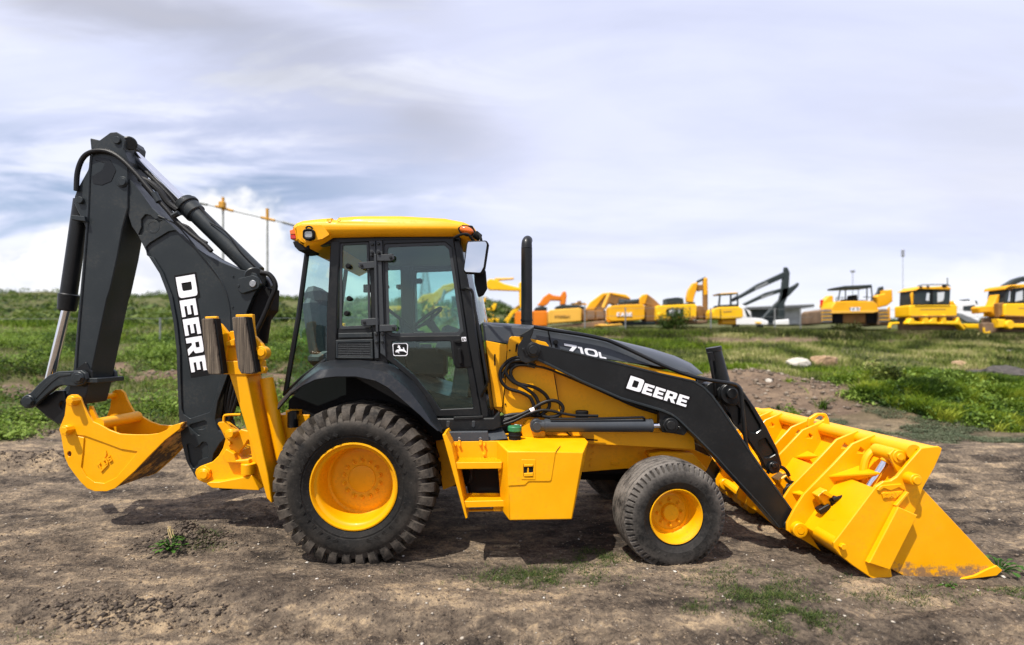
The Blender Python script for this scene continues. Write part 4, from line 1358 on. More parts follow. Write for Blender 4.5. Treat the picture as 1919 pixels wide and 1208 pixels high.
def door_(pl):
    mb = MB(); pl(mb, door_out, YN - .028, YN + .02, r=2, holes=[up_h, lo_h], bevel=0.006)
    d = mb.build('door', 'black_paint', cab)
    mb = MB()
    pl(mb, up_h, YN - .012, YN - .004, r=3, bevel=0); pl(mb, lo_h, YN - .012, YN - .004, r=1, bevel=0)
    mb.build('door_glass', 'cab_glass', d)
    mb = MB()
    inn = [(726, 463, 5), (832, 459, 5), (841, 467, 4), (862, 615, 4), (857, 622, 4), (738, 624, 5), (730, 618, 5)]
    pl(mb, [(720, 457, 5), (834, 453, 5), (846, 463, 3), (869, 619, 2), (861, 628, 3), (735, 630, 4), (724, 624, 5)], YN - .018, YN - .0125, holes=[inn], bevel=0.001, r=3)
    mb.build('window_seal', 'grey_plastic', d)
    mb = MB()
    hz = zd([(845, 225), (860, 200), (900, 195), (920, 215), (945, 420), (935, 440), (870, 440), (860, 420)])
    pl(mb, [(849, 637), (874, 634), (884, 687), (858, 689), (852, 680)], YN - .036, YN - .02, r=2, bevel=0.004)
    pl(mb, zd([(880, 280), (905, 270), (925, 420), (895, 440), (885, 400)]), YN - .075, YN - .05, r=2, bevel=0.006)
    pl(mb, zd([(885, 285), (915, 280), (915, 310), (890, 315)]), YN - .07, YN - .03, r=1, bevel=0.002)
    pl(mb, zd([(845, 215), (865, 195), (905, 195), (915, 215), (890, 225)]), YN - .05, YN - .03, r=1, bevel=0.003)
    mb.build('door_handle', 'matt_black', d)
    mb = MB(); pl(mb, zd([(918, 165), (962, 162), (966, 205), (922, 208)]), YN - .038, YN - .028, bevel=0)
    st_ = mb.build('sticker', 'white_decal', d)
    mb = MB()
    pl(mb, zd([(928, 172), (938, 172), (936, 185), (945, 200), (925, 200)]), YN - .04, YN - .037, bevel=0); pl(mb, zd([(944, 172), (958, 180), (958, 200), (950, 192)]), YN - .04, YN - .037, bevel=0)
    mb.build('sticker_mark', 'matt_black', st_)
    mb = MB()
    for pts in (z3([(680, 395), (775, 388), (803, 388), (803, 430), (700, 440), (680, 425)]), z3([(803, 345), (900, 337), (920, 350), (918, 375), (900, 386), (803, 386)]),
                z3([(697, 775), (770, 766), (815, 766), (815, 812), (712, 820), (697, 808)]), z3([(820, 812), (925, 810), (940, 830), (930, 852), (820, 858)])):
        pl(mb, pts, YN - .06, YN - .034, r=2, bevel=0.004)
    pl(mb, z3([(750, 252), (792, 252), (796, 350), (760, 352)]), YN - .05, YN - .02, bevel=0.004)
    pl(mb, z3([(797, 250), (838, 250), (842, 342), (800, 345)]), YN - .05, YN - .02, bevel=0.004)
    pl(mb, z3([(782, 340), (800, 340), (812, 860), (796, 862)]), YN - .065, YN - .04, bevel=0.004)
    pl(mb, z3([(782, 858), (815, 860), (815, 1035), (790, 1035)]), YN - .05, YN - .02, bevel=0.004)
    pl(mb, z3([(825, 860), (852, 860), (862, 1025), (826, 1000)]), YN - .05, YN - .02, bevel=0.004)
    pl(mb, z3([(800, 385), (835, 385), (850, 812), (815, 815)]), YN - .045, YN - .022, bevel=0.004)
    hg = mb.build('hinge', 'grey_plastic', d)
    mb = MB()
    for (u, v) in z3([(700, 415), (895, 362), (718, 795), (912, 832), (770, 272), (812, 268), (770, 330), (814, 328), (797, 875), (838, 872), (798, 928), (838, 925)]):
        pl(mb, ring(u, v, 2.8, 8), YN - .075, YN - .04, bevel=0.003)
    mb.build('bolt', 'black_paint', hg)
    # leaping animal badge, white on black
    mb = MB()
    bo = zd([(238, 232), (255, 225), (375, 222), (392, 240), (388, 335), (372, 350), (258, 350), (243, 338)])
    pl(mb, bo, YN - .0155, YN - .012, r=2, bevel=0)
    em = mb.build('emblem', 'matt_black', d)
    bi = zd([(246, 240), (258, 232), (370, 230), (384, 243), (380, 331), (368, 343), (262, 344), (250, 333)])
    mb = MB()
    pl(mb, bo, YN - .018, YN - .015, r=2, bevel=0, holes=[bi])
    pl(mb, zd([(268, 303), (283, 288), (302, 286), (302, 272), (290, 268), (286, 261), (298, 257), (288, 240), (297, 250), (300, 238), (305, 252), (314, 244), (310, 258), (318, 266), (318, 280), (342, 284), (346, 274), (340, 266), (352, 268), (356, 285), (366, 298), (382, 316), (386, 326), (366, 314), (346, 304), (322, 303), (300, 306), (296, 313), (308, 320), (304, 325), (288, 314), (286, 304), (276, 312), (280, 318), (272, 316)]), YN - .018, YN - .015, bevel=0)
    mb.build('emblem_mark', 'white_decal', em)
both(door_)

# roof
roof = [(545, 424, 4), (552, 416), (564, 411.5), (590, 408.5), (620, 406), (621, 409), (628, 410), (632, 405), (677, 402.5), (747, 402.5), (832, 407), (868, 414), (887, 423, 6), (897, 438, 4), (890, 449, 3), (875, 446), (858, 438.5), (714, 439), (618, 441), (600, 452), (571, 467), (556, 458), (549, 450)]
mb = MB()
YR = 4.68
mb.plate(roof, YR, 2 * CY - YR, r=2, bevel=0.045)
rf = mb.build('cab_roof', 'yellow_paint', cab, angle=50)
mb = MB()
mb.plate([(600, 441), (858, 440.5), (858, 446), (600, 450)], YN - .01, 2 * CY - YN + .01, Yp=YN - .05, bevel=0.0)
mb.build('headliner', 'grey_plastic', rf)
mb = MB()
mb.plate(z3([(295, 150), (435, 145), (490, 210), (440, 240), (330, 265), (300, 235)]), YR - .004, YR + .05, r=3, bevel=0.002)
mb.build('lamp_housing', 'yellow_dusty', rf)
mb = MB()
mb.plate(fillet([(566.5, 430, 6), (577, 427, 6), (588, 430, 6), (588, 446, 6), (577, 450, 6), (566.5, 446, 6)], n=4), YR - .05, YR + .02, bevel=0.008, holes=[fillet([(569, 432, 5), (585.5, 432, 5), (585.5, 445, 5), (569, 445, 5)], n=4)])
mb.tube([P(*q, YR - .02) for q in z3([(330, 170), (345, 155), (365, 160), (375, 172)])], 0.008, 6)
mb.plate([(548, 452), (566, 450), (580, 458), (578, 468), (560, 470), (552, 462)], YR + .02, YR + .30, r=2, bevel=0.006)
wl = mb.build('work_lamp', 'matt_black', rf)
mb = MB(); mb.plate(fillet([(569, 432, 5), (585.5, 432, 5), (585.5, 445, 5), (569, 445, 5)], n=4), YR - .035, YR + .0, bevel=0.004)
mb.build('lamp_lens', 'lamp_glass', wl)
mb = MB(); mb.plate(z3([(222, 182), (250, 172), (262, 190), (268, 210), (225, 210)]), YR + .02, YR + .12, r=1, bevel=0.006)
mb.build('turn_lens', 'orange_lens', rf)
mb = MB(); mb.plate(z3([(225, 212), (268, 212), (265, 240), (228, 240)]), YR + .02, YR + .12, r=1, bevel=0.006)
mb.build('tail_lens', 'red_lens', rf)
mb = MB()
mb.plate(z3([(1340, 165), (1375, 145), (1440, 150), (1462, 190), (1455, 215), (1400, 220), (1355, 200)]), YR - .006, YR + .02, r=4, bevel=0.003)
ts = mb.build('lamp_recess', 'matt_black', rf)
mb = MB()
pa = P(874.5, 431.5, YR - .01)
ve = bmesh.ops.create_uvsphere(mb.bm, u_segments=20, v_segments=10, radius=1.0)['verts']
bmesh.ops.transform(mb.bm, matrix=Matrix.Translation(pa) @ Matrix.Rotation(R(18), 4, 'Y') @ Matrix.Diagonal((0.068, 0.035, 0.036, 1)), verts=ve)
mb.build('turn_lens', 'orange_lens', ts, angle=60)

# mirrors, handrail
YM = 4.52
mir = [(875, 448.5, 5), (912, 450.5, 5), (915.5, 458, 5), (908.5, 503, 5), (902, 514, 5), (870, 511, 5), (866.5, 505, 5), (872.5, 455, 5)]
tilt = Matrix.Rotation(R(-4), 4, 'X') @ Matrix.Rotation(R(-14), 4, 'Z')
def tilted(mb, c):
    M = Matrix.Translation(c) @ tilt @ Matrix.Translation(-Vector(c))
    bmesh.ops.transform(mb.bm, matrix=M, verts=mb.bm.verts[:])
cm = P(891, 482, YM)
mb = MB(); mb.plate(mir, YM, YM + .05, bevel=0.012); tilted(mb, cm)
mm = mb.build('mirror', 'matt_black', cab)
mb = MB(); mb.plate([(876.5, 451.5, 4), (911, 453, 4), (913, 459, 4), (906.5, 502, 4), (901, 511.5, 4), (872, 508.5, 4), (869, 504, 4), (875, 456, 4)], YM - .003, YM + .004, bevel=0.001); tilted(mb, cm)
mb.build('mirror_glass', 'mirror_silver', mm)
mb = MB()
mb.tube([P(850, 446, 4.72), P(862, 440, 4.62), P(874, 438, 4.56), P(880, 442, 4.56), P(888, 452, 4.58)], 0.012, 8)
mb.tube([P(886, 437, 4.7), P(898, 440, 4.62), P(902, 450, 4.58)], 0.012, 8)
mb.plate([(888, 510, 5), (910, 503, 5), (913, 540, 4), (906, 552, 4), (896, 557, 5), (889, 530, 5)], 4.62, 4.68, bevel=0.012)
mb.cyl(P(889, 437, 4.66), P(900, 446, 4.66), 0.035, n=12, bevel=0.008)
mb.build('mirror_arm', 'matt_black', cab)
mb = MB()
mb.tube([P(866, 541, 4.78), P(874, 540, 4.70), P(880, 541.5, 4.68), P(885, 547, 4.68), P(890, 580, 4.68), P(896, 612, 4.68), P(906, 670, 4.68), P(912, 706, 4.68), P(914, 716, 4.69), P(911, 724, 4.72), P(902, 742, 4.78)], 0.014, 8)
mb.build('handrail', 'black_paint', cab)

# inside the cab
mb = MB()
mb.box((-1.72, 5.45, 1.78), (0.52, 0.55, 0.16), bevel=0.06)
mb.box((-1.93, 5.45, 2.10), (0.16, 0.52, 0.62), Matrix.Rotation(R(-8), 3, 'Y'), bevel=0.06)
mb.box((-1.95, 5.42, 2.42), (0.18, 0.36, 0.22), Matrix.Rotation(R(-12), 3, 'Y'), bevel=0.06)
mb.box((-1.72, 5.45, 1.55), (0.35, 0.4, 0.35), bevel=0.03)
mb.build('seat', 'seat_vinyl', cab)
mb = MB()
cs = P(800, 597, 5.55)
ax = Vector((0.60, 0.0, -0.8)).normalized()
nn = 40
q = ax.to_track_quat('Z', 'Y')
mb.tube([cs + q @ Vector((0.19 * math.cos(2 * math.pi * k / nn), 0.19 * math.sin(2 * math.pi * k / nn), 0)) for k in range(nn + 1)], 0.017, 8, smooth=False, caps=False)
for k in range(3):
    a = 2 * math.pi * k / 3 + .4
    mb.tube([cs + ax * .05, cs + q @ Vector((0.185 * math.cos(a), 0.185 * math.sin(a), 0))], 0.014, 6, smooth=False)
mb.cyl(cs + ax * .02, cs + ax * .10, 0.045, n=16)
mb.tube([cs + ax * .05, cs + ax * .55], 0.04, 10, smooth=False)
mb.build('steering_wheel', 'matt_black', cab)
mb = MB()
mb.box((-0.50, 5.6, 1.95), (0.30, 0.80, 0.30), Matrix.Rotation(R(20), 3, 'Y'), bevel=0.04)
mb.box((-0.40, 5.6, 1.55), (0.20, 0.70, 0.75), Matrix.Rotation(R(8), 3, 'Y'), bevel=0.03)
mb.box((-1.1, 6.15, 1.72), (0.9, 0.22, 0.35), bevel=0.04)
mb.box((-0.42, 6.12, 2.30), (0.05, 0.16, 0.26), Matrix.Rotation(R(10), 3, 'Y'), bevel=0.02)
mb.build('console', 'grey_plastic', cab)
mb = MB()
for (x0, y0, x1, z1_) in ((-1.1, 6.05, -1.18, 2.18), (-1.62, 5.15, -1.66, 2.06), (-1.55, 5.95, -1.62, 2.08), (-1.25, 5.1, -1.1, 2.0)):
    mb.tube([(x0, y0, 1.6), ((x0 + x1) / 2 - .03, y0, 1.9), (x1, y0, z1_)], 0.013, 6)
    mb.cyl((x1, y0, z1_ - .03), (x1 - .01, y0, z1_ + .05), 0.028, 0.022, n=12, bevel=0.008)
mb.tube([P(728, 580, 6.2), P(785, 625, 5.9)], 0.02, 8)
mb.box((-1.62, 6.3, 2.62), (0.16, 0.02, 0.10), bevel=0.01)
mb.build('lever', 'matt_black', cab)
# ---------------- hood and engine side
YH = 4.98
Tn = [(905, 608), (950, 611), (995, 614), (1030, 619), (1080, 628), (1129, 637), (1175, 651), (1220, 669), (1255, 683), (1285, 695), (1304, 703)]
Bn = [(907, 637), (951, 643), (995, 648), (1030, 651), (1080, 661), (1129, 671), (1175, 678), (1220, 684), (1255, 689.5), (1287, 697), (1305, 703.5)]
Cn = [(908, 606), (949, 608), (990, 611), (1022, 614.5), (1068, 622), (1113, 631), (1155, 640), (1210, 652), (1250, 664), (1280, 678), (1302, 698)]
rows = []
def rowp(lst, Yp, yr, dz=0.0):
    out = []
    for u, v in lst:
        p = P(u, v, Yp); p.y = yr; p.z += dz; out.append(p)
    return out
tn = rowp(Tn, YH, YH); cn = rowp(Cn, CY, CY)
def mixr(a, b, t, y, k=0.0):
    return [Vector((a[i].x * (1 - t) + b[i].x * t, y, a[i].z * (1 - t) + b[i].z * t + k)) for i in range(len(a))]
rows = [rowp(Bn, YH, YH - .02), rowp(Tn, YH, YH, -.012), mixr(tn, cn, .06, YH + .015, .0), mixr(tn, cn, .45, YH + .13, .012), mixr(tn, cn, .85, YH + .30, .006), cn]
rows = rows + [[Vector((p.x, 2 * CY - p.y, p.z)) for p in r] for r in rows[-2::-1]]
mb = MB(); mb.grid(rows)
hood = mb.build('hood', 'hood_grey', ML, angle=35)
mb = MB()
mb.tube([p + Vector((0, -.003, 0.0)) for p in rowp([(1027, 620), (1030, 635), (1034, 651)], YH, YH - .018)], 0.006, 6)
mb.plate(z5([(405, 620), (440, 625), (455, 640), (425, 640)]), YH - .03, YH - .02, bevel=.001)
u, v = z5([(455, 592)])[0]; pin(mb, u, v, YH - .05, 4.2, 0.05)
mb.plate(z5([(447, 600), (462, 600), (466, 618), (452, 618)]), YH - .04, YH - .01, r=1, bevel=0.002)
mb.build('hood_latch', 'matt_black', hood)
al = Vector((.986, .167)); up = Vector((-0.25, -0.97))
lm = letters('710L', (1061, 659.5), al, up, YH - .022, 0.003, sizes=[17, 15.5, 15.5, 11.5], widths=[24, 20, 20, 17], gap=1.6)
lm.build('lettering', 'white_decal', hood)

side_p = [(909, 640), (951, 645), (1030, 652), (1129, 673), (1220, 689), (1305, 706), (1309, 722), (1306, 800), (1303, 812), (1100, 806), (1000, 808), (985, 822), (960, 800), (946, 776), (925, 764)]
mb = MB()
mb.plate(side_p, YH, YH + .02, r=1, bevel=0.004)
mb.plate(side_p, 2 * CY - YH - .02, 2 * CY - YH, r=1, bevel=0.004, Yp=YH)
mb.plate([(1303, 704), (1309, 718), (1309, 800), (1303, 800)], YH + .02, 2 * CY - YH - .02, Yp=YH, bevel=0)
mb.plate([(909, 650), (915, 650), (930, 764), (925, 764)], YH + .02, 2 * CY - YH - .02, Yp=YH, bevel=0)
mb.plate([(1000, 806), (1300, 811), (1303, 842), (1000, 826)], YH - .01, YH + .03, r=1, bevel=.004)
ep = mb.build('engine_panel', 'yellow_paint', ML)
mb = MB()
mb.plate(z8([(52, 198), (262, 240), (268, 300), (240, 660), (215, 855), (132, 853)]), YH - .03, YH - .01, r=1, bevel=.004)
mb.plate(z8([(270, 240), (285, 172, 25), (312, 155), (420, 165), (520, 185), (645, 215), (672, 245, 8), (700, 330), (725, 520), (760, 720), (800, 972), (640, 976), (540, 1000), (420, 1130), (330, 1010), (230, 915), (222, 905), (245, 660)]), YH - .05, YH - .015, r=1, bevel=.004)
mb.build('access_panel', 'yellow_paint', ep)
mb = MB()
for q in z8([(290, 295), (248, 825)]): pin(mb, q[0], q[1], YH - .06, 1.6, .02, n=6)
mb.plate(z8([(136, 332), (150, 332), (150, 440), (136, 440)]), YH - .034, YH - .026, bevel=0)
mb.plate(z8([(350, 235), (372, 225), (355, 310), (345, 310)]), YH - .054, YH - .046, bevel=0)
mb.tube([P(*q, YH - .051) for q in z8([(725, 520), (760, 720), (800, 972)])], .004, 6, smooth=False)
mb.tube([P(*q, YH - .031) for q in z8([(264, 300), (240, 660), (222, 900)])], .004, 6, smooth=False)
mb.build('panel_slot', 'matt_black', ep)
mb = MB()
mb.plate([(1303, 703), (1309, 715), (1311, 800), (1304, 812)], YH - .01, 2 * CY - YH + .01, Yp=YH, r=1, bevel=.01)
mb.build('grille', 'black_paint', ep)
mb = MB()
p = P(1090.5, 790, 4.91); mb.cyl(p, P(1090.5, 769, 4.91), 12 * 4.91 / F, n=20, bevel=.006)
mb.build('filter_canister', 'matt_black', ep)
# exhaust stack
mb = MB()
pts = [P(987, v, 5.42) for v in (616, 560, 500, 466)]
mb.tube(pts, 10.5 * 5.42 / F, 20, smooth=False)
mb.tube([P(987, 466, 5.42), P(987, 458, 5.425), P(987.5, 453, 5.44), P(989, 450, 5.48)], lambda t: (10.5 - 1.2 * t) * 5.42 / F, 20, sub=3)
mb.cyl(P(987, 601, 5.42), P(987, 598, 5.42), 11.6 * 5.42 / F, n=20)
mb.cyl(P(987, 618, 5.42), P(987, 608, 5.42), 13 * 5.42 / F, n=20)
mb.build('exhaust_pipe', 'black_paint', ML)

# loader tower
YA = 4.76              # near face of the loader arm
tower = z8([(530, 75), (516, 66), (478, 92), (375, 152), (422, 166), (410, 195), (368, 250), (366, 330), (395, 400), (450, 425), (560, 392), (602, 300), (590, 250), (505, 205), (495, 180), (520, 120)])
def tower_(pl):
    mb = MB()
    pl(mb, tower, YA + .13, YA + .17, r=1.5, bevel=.006); pl(mb, [(q[0] + .0, q[1]) for q in tower], YA - .05, YA - .01, r=1.5, bevel=.006)
    mb.build('loader_tower', 'black_paint', ML)
    mb = MB()
    pl(mb, z8([(640, 1150), (420, 1150), (400, 1060), (470, 975), (640, 980)]), YA + .10, YA + .17, r=3, bevel=.006)
    mb.build('cylinder_bracket', 'yellow_paint', ML)
both(tower_)

arm = [(985, 656, 6), (988, 645, 6), (999, 641, 6), (1012, 645, 4), (1051, 654), (1143, 676.5), (1236, 699, 8), (1298, 713, 20), (1318, 724, 20), (1335, 741, 12), (1353, 766), (1397, 832), (1429, 879), (1487, 958, 8), (1486, 978, 6), (1473, 989, 6), (1463, 990, 4), (1429, 951), (1366, 882),
       (1344, 857), (1303, 816), (1272, 786, 8), (1259, 777, 8), (1240, 769), (1165, 747), (1093, 715.5), (1029, 683.5), (1003, 673, 4), (990, 668, 4)]
def offs(pts, k):
    return pts
def arm_(pl, near):
    mb = MB()
    pl(mb, arm, YA, YA + .12, bevel=.006)
    o = mb.build('loader_arm', 'black_paint', ML)
    mb = MB()
    # rolled lip along the under edge
    low = [(1003, 672.5), (1029, 684), (1093, 716), (1165, 747.5), (1240, 769.5), (1259, 777.5), (1272, 787), (1303, 817), (1344, 858), (1366, 883), (1429, 951.5), (1462, 990)]
    pl(mb, [(u, v - 3.5) for u, v in low] + [(u, v + 1.5) for u, v in low[::-1]], YA - .018, YA + .13, bevel=.005)
    top = [(1051, 654), (1143, 676), (1236, 699), (1300, 713), (1318, 724), (1335, 741), (1353, 766), (1397, 832), (1429, 879), (1486, 958)]
    pl(mb, [(u + 1, v - .8) for u, v in top] + [(u - 1.2, v + 2.0) for u, v in top[::-1]], YA - .006, YA + .125, bevel=.002)
    mb.build('arm_flange', 'grey_paint', o)
    mb = MB()
    for (rr, a, b) in ((14.5, -.06, .0), (12.5, -.075, .0), (8.5, -.105, -.06)):
        pl(mb, ring(999.5, 655.5, rr, 28), YA + a, YA + b, bevel=.004)
    pl(mb, z8([(415, 275), (440, 270), (470, 340), (455, 350)]), YA - .06, YA - .05, bevel=.001)
    for q in z8([(425, 285)]): pl(mb, ring(q[0], q[1], 2.5, 8), YA - .08, YA - .05, bevel=.002)
    # eye of the lift cylinder
    pl(mb, [(1236, 769), (1260, 778), (1276, 792), (1290, 806), (1282, 816), (1262, 812), (1242, 810), (1236, 795)], YA + .02, YA + .11, r=3, bevel=.006)
    for (rr, a, b) in ((14, -.035, .03), (8.5, -.06, -.02)):
        pl(mb, ring(1258, 797, rr, 26), YA + a, YA + b, bevel=.004)
    pl(mb, ring(1274, 801.5, 3.2, 10), YA - .01, YA + .03, bevel=.002)
    pl(mb, ring(1478, 985, 9, 18), YA - .012, YA + .13, bevel=.004)
    mb.build('pivot_pin', 'black_paint', o)
    if near:
        al = Vector((.953, .303)); up = Vector((0.345, -0.938))
        lm = letters('DEERE', (1173.5, 727), al, up, YA - .004, .003, sizes=[25, 20, 20, 20, 20], widths=[28, 24.5, 24.5, 23, 24.5], gap=2.6)
        lm.build('lettering', 'white_decal', o)
        backing((1173.5, 727), al, up, 120, 25, 20, YA - .0045, 30).build('decal', 'matt_black', o)
arm_(lambda mb, pts, a, b, **k: mb.plate(pts, a, b, Yp=k.pop('Yp', a), **k), True)
arm_(lambda mb, pts, a, b, **k: mb.plate(pts, 2 * CY - b, 2 * CY - a, Yp=k.pop('Yp', a), **k), False)
# cross tube between the arms
mb = MB(); p = P(1378, 850, YA); mb.cyl((p.x, YA + .1, p.z), (p.x, 2 * CY - YA - .1, p.z), 0.085, n=20)
mb.build('cross_tube', 'black_paint', ML)

def lift_(near):
    yy = (lambda y: y) if near else (lambda y: 2 * CY - y)
    YL = YA + .05
    def pp(u, v, y=YL):
        p = P(u, v, YL); p.y = yy(y); return p
    mb = MB()
    mb.cyl(pp(1020, 797), pp(1221, 797), 12.2 * YL / F, n=28, bevel=.006)
    mb.cyl(pp(1021, 797), pp(1026, 797), 12.8 * YL / F, n=28)
    mb.cyl(pp(1217, 797), pp(1222, 797), 12.9 * YL / F, n=28, bevel=.003)
    for (r_, a, b) in ((12.5, -.04, .06), (8, -.065, 0)):
        p0 = pp(1005.5, 797, YL + a); p1 = pp(1005.5, 797, YL + b); mb.cyl(p0, p1, r_ * YL / F, n=24, bevel=.004)
    mb.cyl(pp(1005, 797), pp(1022, 797), 10.5 * YL / F, n=20)
    o = mb.build('lift_cylinder', 'hood_grey', ML)
    mb = MB(); mb.cyl(pp(1220, 797), pp(1250, 797), 5.2 * YL / F, n=18)
    mb.build('rod', 'chrome', o)
    mb = MB()
    mb.tube([pp(1030, 783, YL - .05), pp(1060, 783, YL - .05), pp(1120, 782.5, YL - .05), pp(1190, 780.5, YL - .05), pp(1203, 781, YL - .05), pp(1206, 786, YL - .03)], .011, 8)
    mb.build('feed_pipe', 'hose_rubber', o)
lift_(True); lift_(False)

# bell crank with cast pockets, and the bucket cylinder that stands up from it
crank = [(q[0], q[1], 3) for q in zarm([(330, 290), (350, 262), (400, 246), (450, 258), (490, 300), (560, 400), (622, 505), (690, 640), (716, 730), (700, 778), (660, 790), (630, 770), (590, 690), (500, 560), (430, 470), (380, 400), (340, 335)])]
pk = [[(q[0], q[1], 3) for q in zarm(s_)] for s_ in ([(484, 352), (500, 345), (590, 500), (594, 522), (562, 546), (530, 540), (492, 480), (482, 400)], [(575, 595), (620, 572), (682, 668), (645, 690), (612, 692), (582, 640)], [(396, 384), (450, 376), (468, 400), (470, 485), (456, 512), (430, 480)])]
YX = 5.12
mb = MB()
mb.plate(crank, YX, YX + .03, holes=pk, bevel=.006)
mb.plate(crank, YX + .0305, YX + .10, bevel=0)
for (rr, a, b) in ((20, -.05, .0), (23, -.02, .12)): mb.plate(ring(1371, 738, rr, 28), YX + a, YX + b, bevel=.006)
mb.plate(ring(1373, 737, 10, 20), YX - .10, YX - .04, bevel=.005)
mb.plate(ring(1451.5, 876, 11, 20), YX - .03, YX + .13, bevel=.005)
mb.plate(ring(1452, 872, 5, 14), YX - .05, YX, bevel=.004)
mb.plate(ring(1335, 729, 12, 20), YX + .10, YX + .26, bevel=.006)
bk = mb.build('bell_crank', 'black_paint', ML)
mb = MB()
mb.plate(crank, 2 * CY - YX - .10, 2 * CY - YX, Yp=YX, bevel=.006)
mb.plate(ring(1371, 738, 22, 28), 2 * CY - YX - .12, 2 * CY - YX + .02, Yp=YX, bevel=.006)
mb.build('bell_crank', 'black_paint', ML)
YQ = YX + .06
mb = MB()
mb.cyl(P(1356, 730, YQ), P(1337, 652, YQ), 15 * YQ / F, 13.2 * YQ / F, n=28)
mb.cyl(P(1338.5, 658, YQ), P(1337, 650, YQ), 14.2 * YQ / F, n=28, bevel=.004)
bcyl = mb.build('tilt_cylinder', 'black_paint', ML)
mb = MB()
mb.tube([P(1331, 664, YQ - .08), P(1334, 690, YQ - .09), P(1339, 720, YQ - .08), P(1341, 740, YQ - .06)], .016, 8)
mb.plate([(1328, 660), (1336, 659), (1340, 676), (1332, 678)], YQ - .10, YQ - .05, r=1, bevel=.004)
mb.build('hose', 'hose_rubber', bcyl)
# rail-like return pipe along the arm top
mb = MB()
mb.tube([P(1000, 612, 4.92), P(1040, 619, 4.92), P(1093, 627, 4.92), P(1128, 634.5, 4.92), P(1146, 640, 4.92), P(1180, 655, 4.92), P(1253, 689, 4.92), P(1306, 707, 4.92), P(1367, 718, 4.92), P(1380, 723, 4.95), P(1388, 735, 4.95), P(1393, 780, 4.95), P(1398, 830, 4.95), P(1405, 850, 4.98)], .019, 10, sub=6)
mb.build('return_pipe', 'black_paint', ML)

# hose bundle at the tower
def hose(pts, r=.017, y=4.870, name='hydraulic_hose', mat='hose_rubber', zf_=z8):
    mb = MB()
    q = zf_([(p[0], p[1]) for p in pts])
    mb.tube([P(q[i][0], q[i][1], y + (pts[i][2] if len(pts[i]) > 2 else 0)) for i in range(len(q))], r, 10, sub=6)
    return mb.build(name, mat, ML)
hose([(480, 388), (400, 368), (330, 372), (250, 420), (198, 500), (205, 590), (270, 668), (400, 708), (490, 760), (528, 850), (520, 930)])
hose([(480, 440), (400, 428), (330, 432), (270, 470), (222, 530), (225, 570)], y=4.88)
hose([(470, 395), (330, 400), (270, 450), (255, 520), (320, 600), (440, 665), (540, 745), (580, 850), (560, 930)], y=4.86)
hose([(470, 440), (370, 440), (310, 480), (305, 550), (370, 620), (520, 655), (630, 720), (678, 800), (668, 870), (600, 930)], y=4.872)
hose([(160, 1025), (300, 968), (480, 890), (600, 820), (700, 788), (780, 810), (815, 870), (775, 930), (690, 952), (610, 940)], y=4.850)
hose([(175, 1040), (330, 992), (480, 918), (600, 885), (700, 890), (790, 912), (930, 935), (1060, 938), (1160, 940)], y=4.840, r=.013)
hose([(150, 990), (260, 940), (400, 925), (560, 935), (640, 925)], y=4.90, r=.02)
hose([(150, 1010), (250, 975), (380, 950), (560, 915)], y=4.885, r=.02)
hose([(850, 1098), (900, 1145), (980, 1165), (1155, 1180)], y=4.93, r=.007)
hose([(485, 385), (560, 392), (620, 405), (800, 482), (1155, 660), (1330, 740), (1500, 815), (1650, 868), (1800, 915)], y=4.88, r=.012, name='hydraulic_pipe', mat='black_paint')
hose([(485, 440), (540, 450), (640, 470), (800, 530), (1155, 682), (1330, 762), (1500, 838), (1650, 888), (1790, 930)], y=4.9, r=.011, name='hydraulic_pipe', mat='black_paint')
mb = MB()
for q in z8([(495, 390), (505, 440)]):
    mb.cyl(P(q[0] - 6, q[1] - 1, 4.86), P(q[0] + 7, q[1] + 2, 4.84), .026, n=6)
mb.build('hose_fitting', 'grey_paint', ML)
mb = MB(); mb.cyl(P(*z8([(493, 890)])[0], 4.85), P(*z8([(533, 872)])[0], 4.85), .024, n=14)
mb.build('hose_tag', 'white_decal', ML)
# hoses of the digger
def hz(pts, y, r, zf_=z1, mat='hose_rubber'):
    mb = MB(); q = zf_(pts)
    mb.tube([P(a, b, y) for a, b in q], r, 10, sub=6)
    return mb.build('boom_hose', mat, ML)
hz([(480, 460), (488, 340), (525, 250), (590, 212), (680, 215), (760, 258), (850, 345), (930, 440), (985, 505), (1060, 590), (1110, 650), (1200, 730), (1290, 800), (1330, 840)], 5.38, .024)
hz([(790, 225), (850, 285), (920, 345), (1000, 425), (1080, 510), (1130, 575)], 5.56, .022)
hz([(880, 385), (940, 410), (1000, 460), (1060, 540), (1120, 585)], 5.5, .036)
hz([(900, 420), (990, 520), (1080, 600), (1110, 660), (1180, 690), (1250, 760), (1300, 790)], 5.46, .020)
hz([(1255, 560), (1290, 610), (1340, 660), (1370, 710)], 5.55, .018)
hz([(1320, 660), (1420, 720), (1520, 850), (1640, 970)], 5.50, .007)
hz([(1640, 975), (1690, 985), (1725, 1030), (1730, 1080), (1700, 1150), (1680, 1200), (1640, 1290), (1590, 1390)], 5.45, .026)
hz([(1630, 1010), (1670, 1020), (1690, 1060), (1680, 1140), (1650, 1230)], 5.6, .022)
mb = MB()
mb.cyl(P(492, 545, 5.62), P(478, 640, 5.62), .13, n=20); mb.cyl(P(480, 620, 5.62), P(462, 760, 5.62), .11, n=20)
mb.plate([(470, 560), (490, 534), (508, 540), (506, 580), (490, 600)], 5.5, 5.72, r=3, bevel=.01)
mb.build('boom_cylinder', 'matt_black', ML)
mb = MB(); q = z1([(970, 475), (1000, 530)]); mb.cyl(P(*q[0], 5.37), P(*q[1], 5.37), .032, n=10); q = z1([(1085, 620), (1125, 600)]); mb.cyl(P(*q[0], 5.36), P(*q[1], 5.36), .03, n=8)
mb.build('hose_fitting', 'grey_paint', ML)

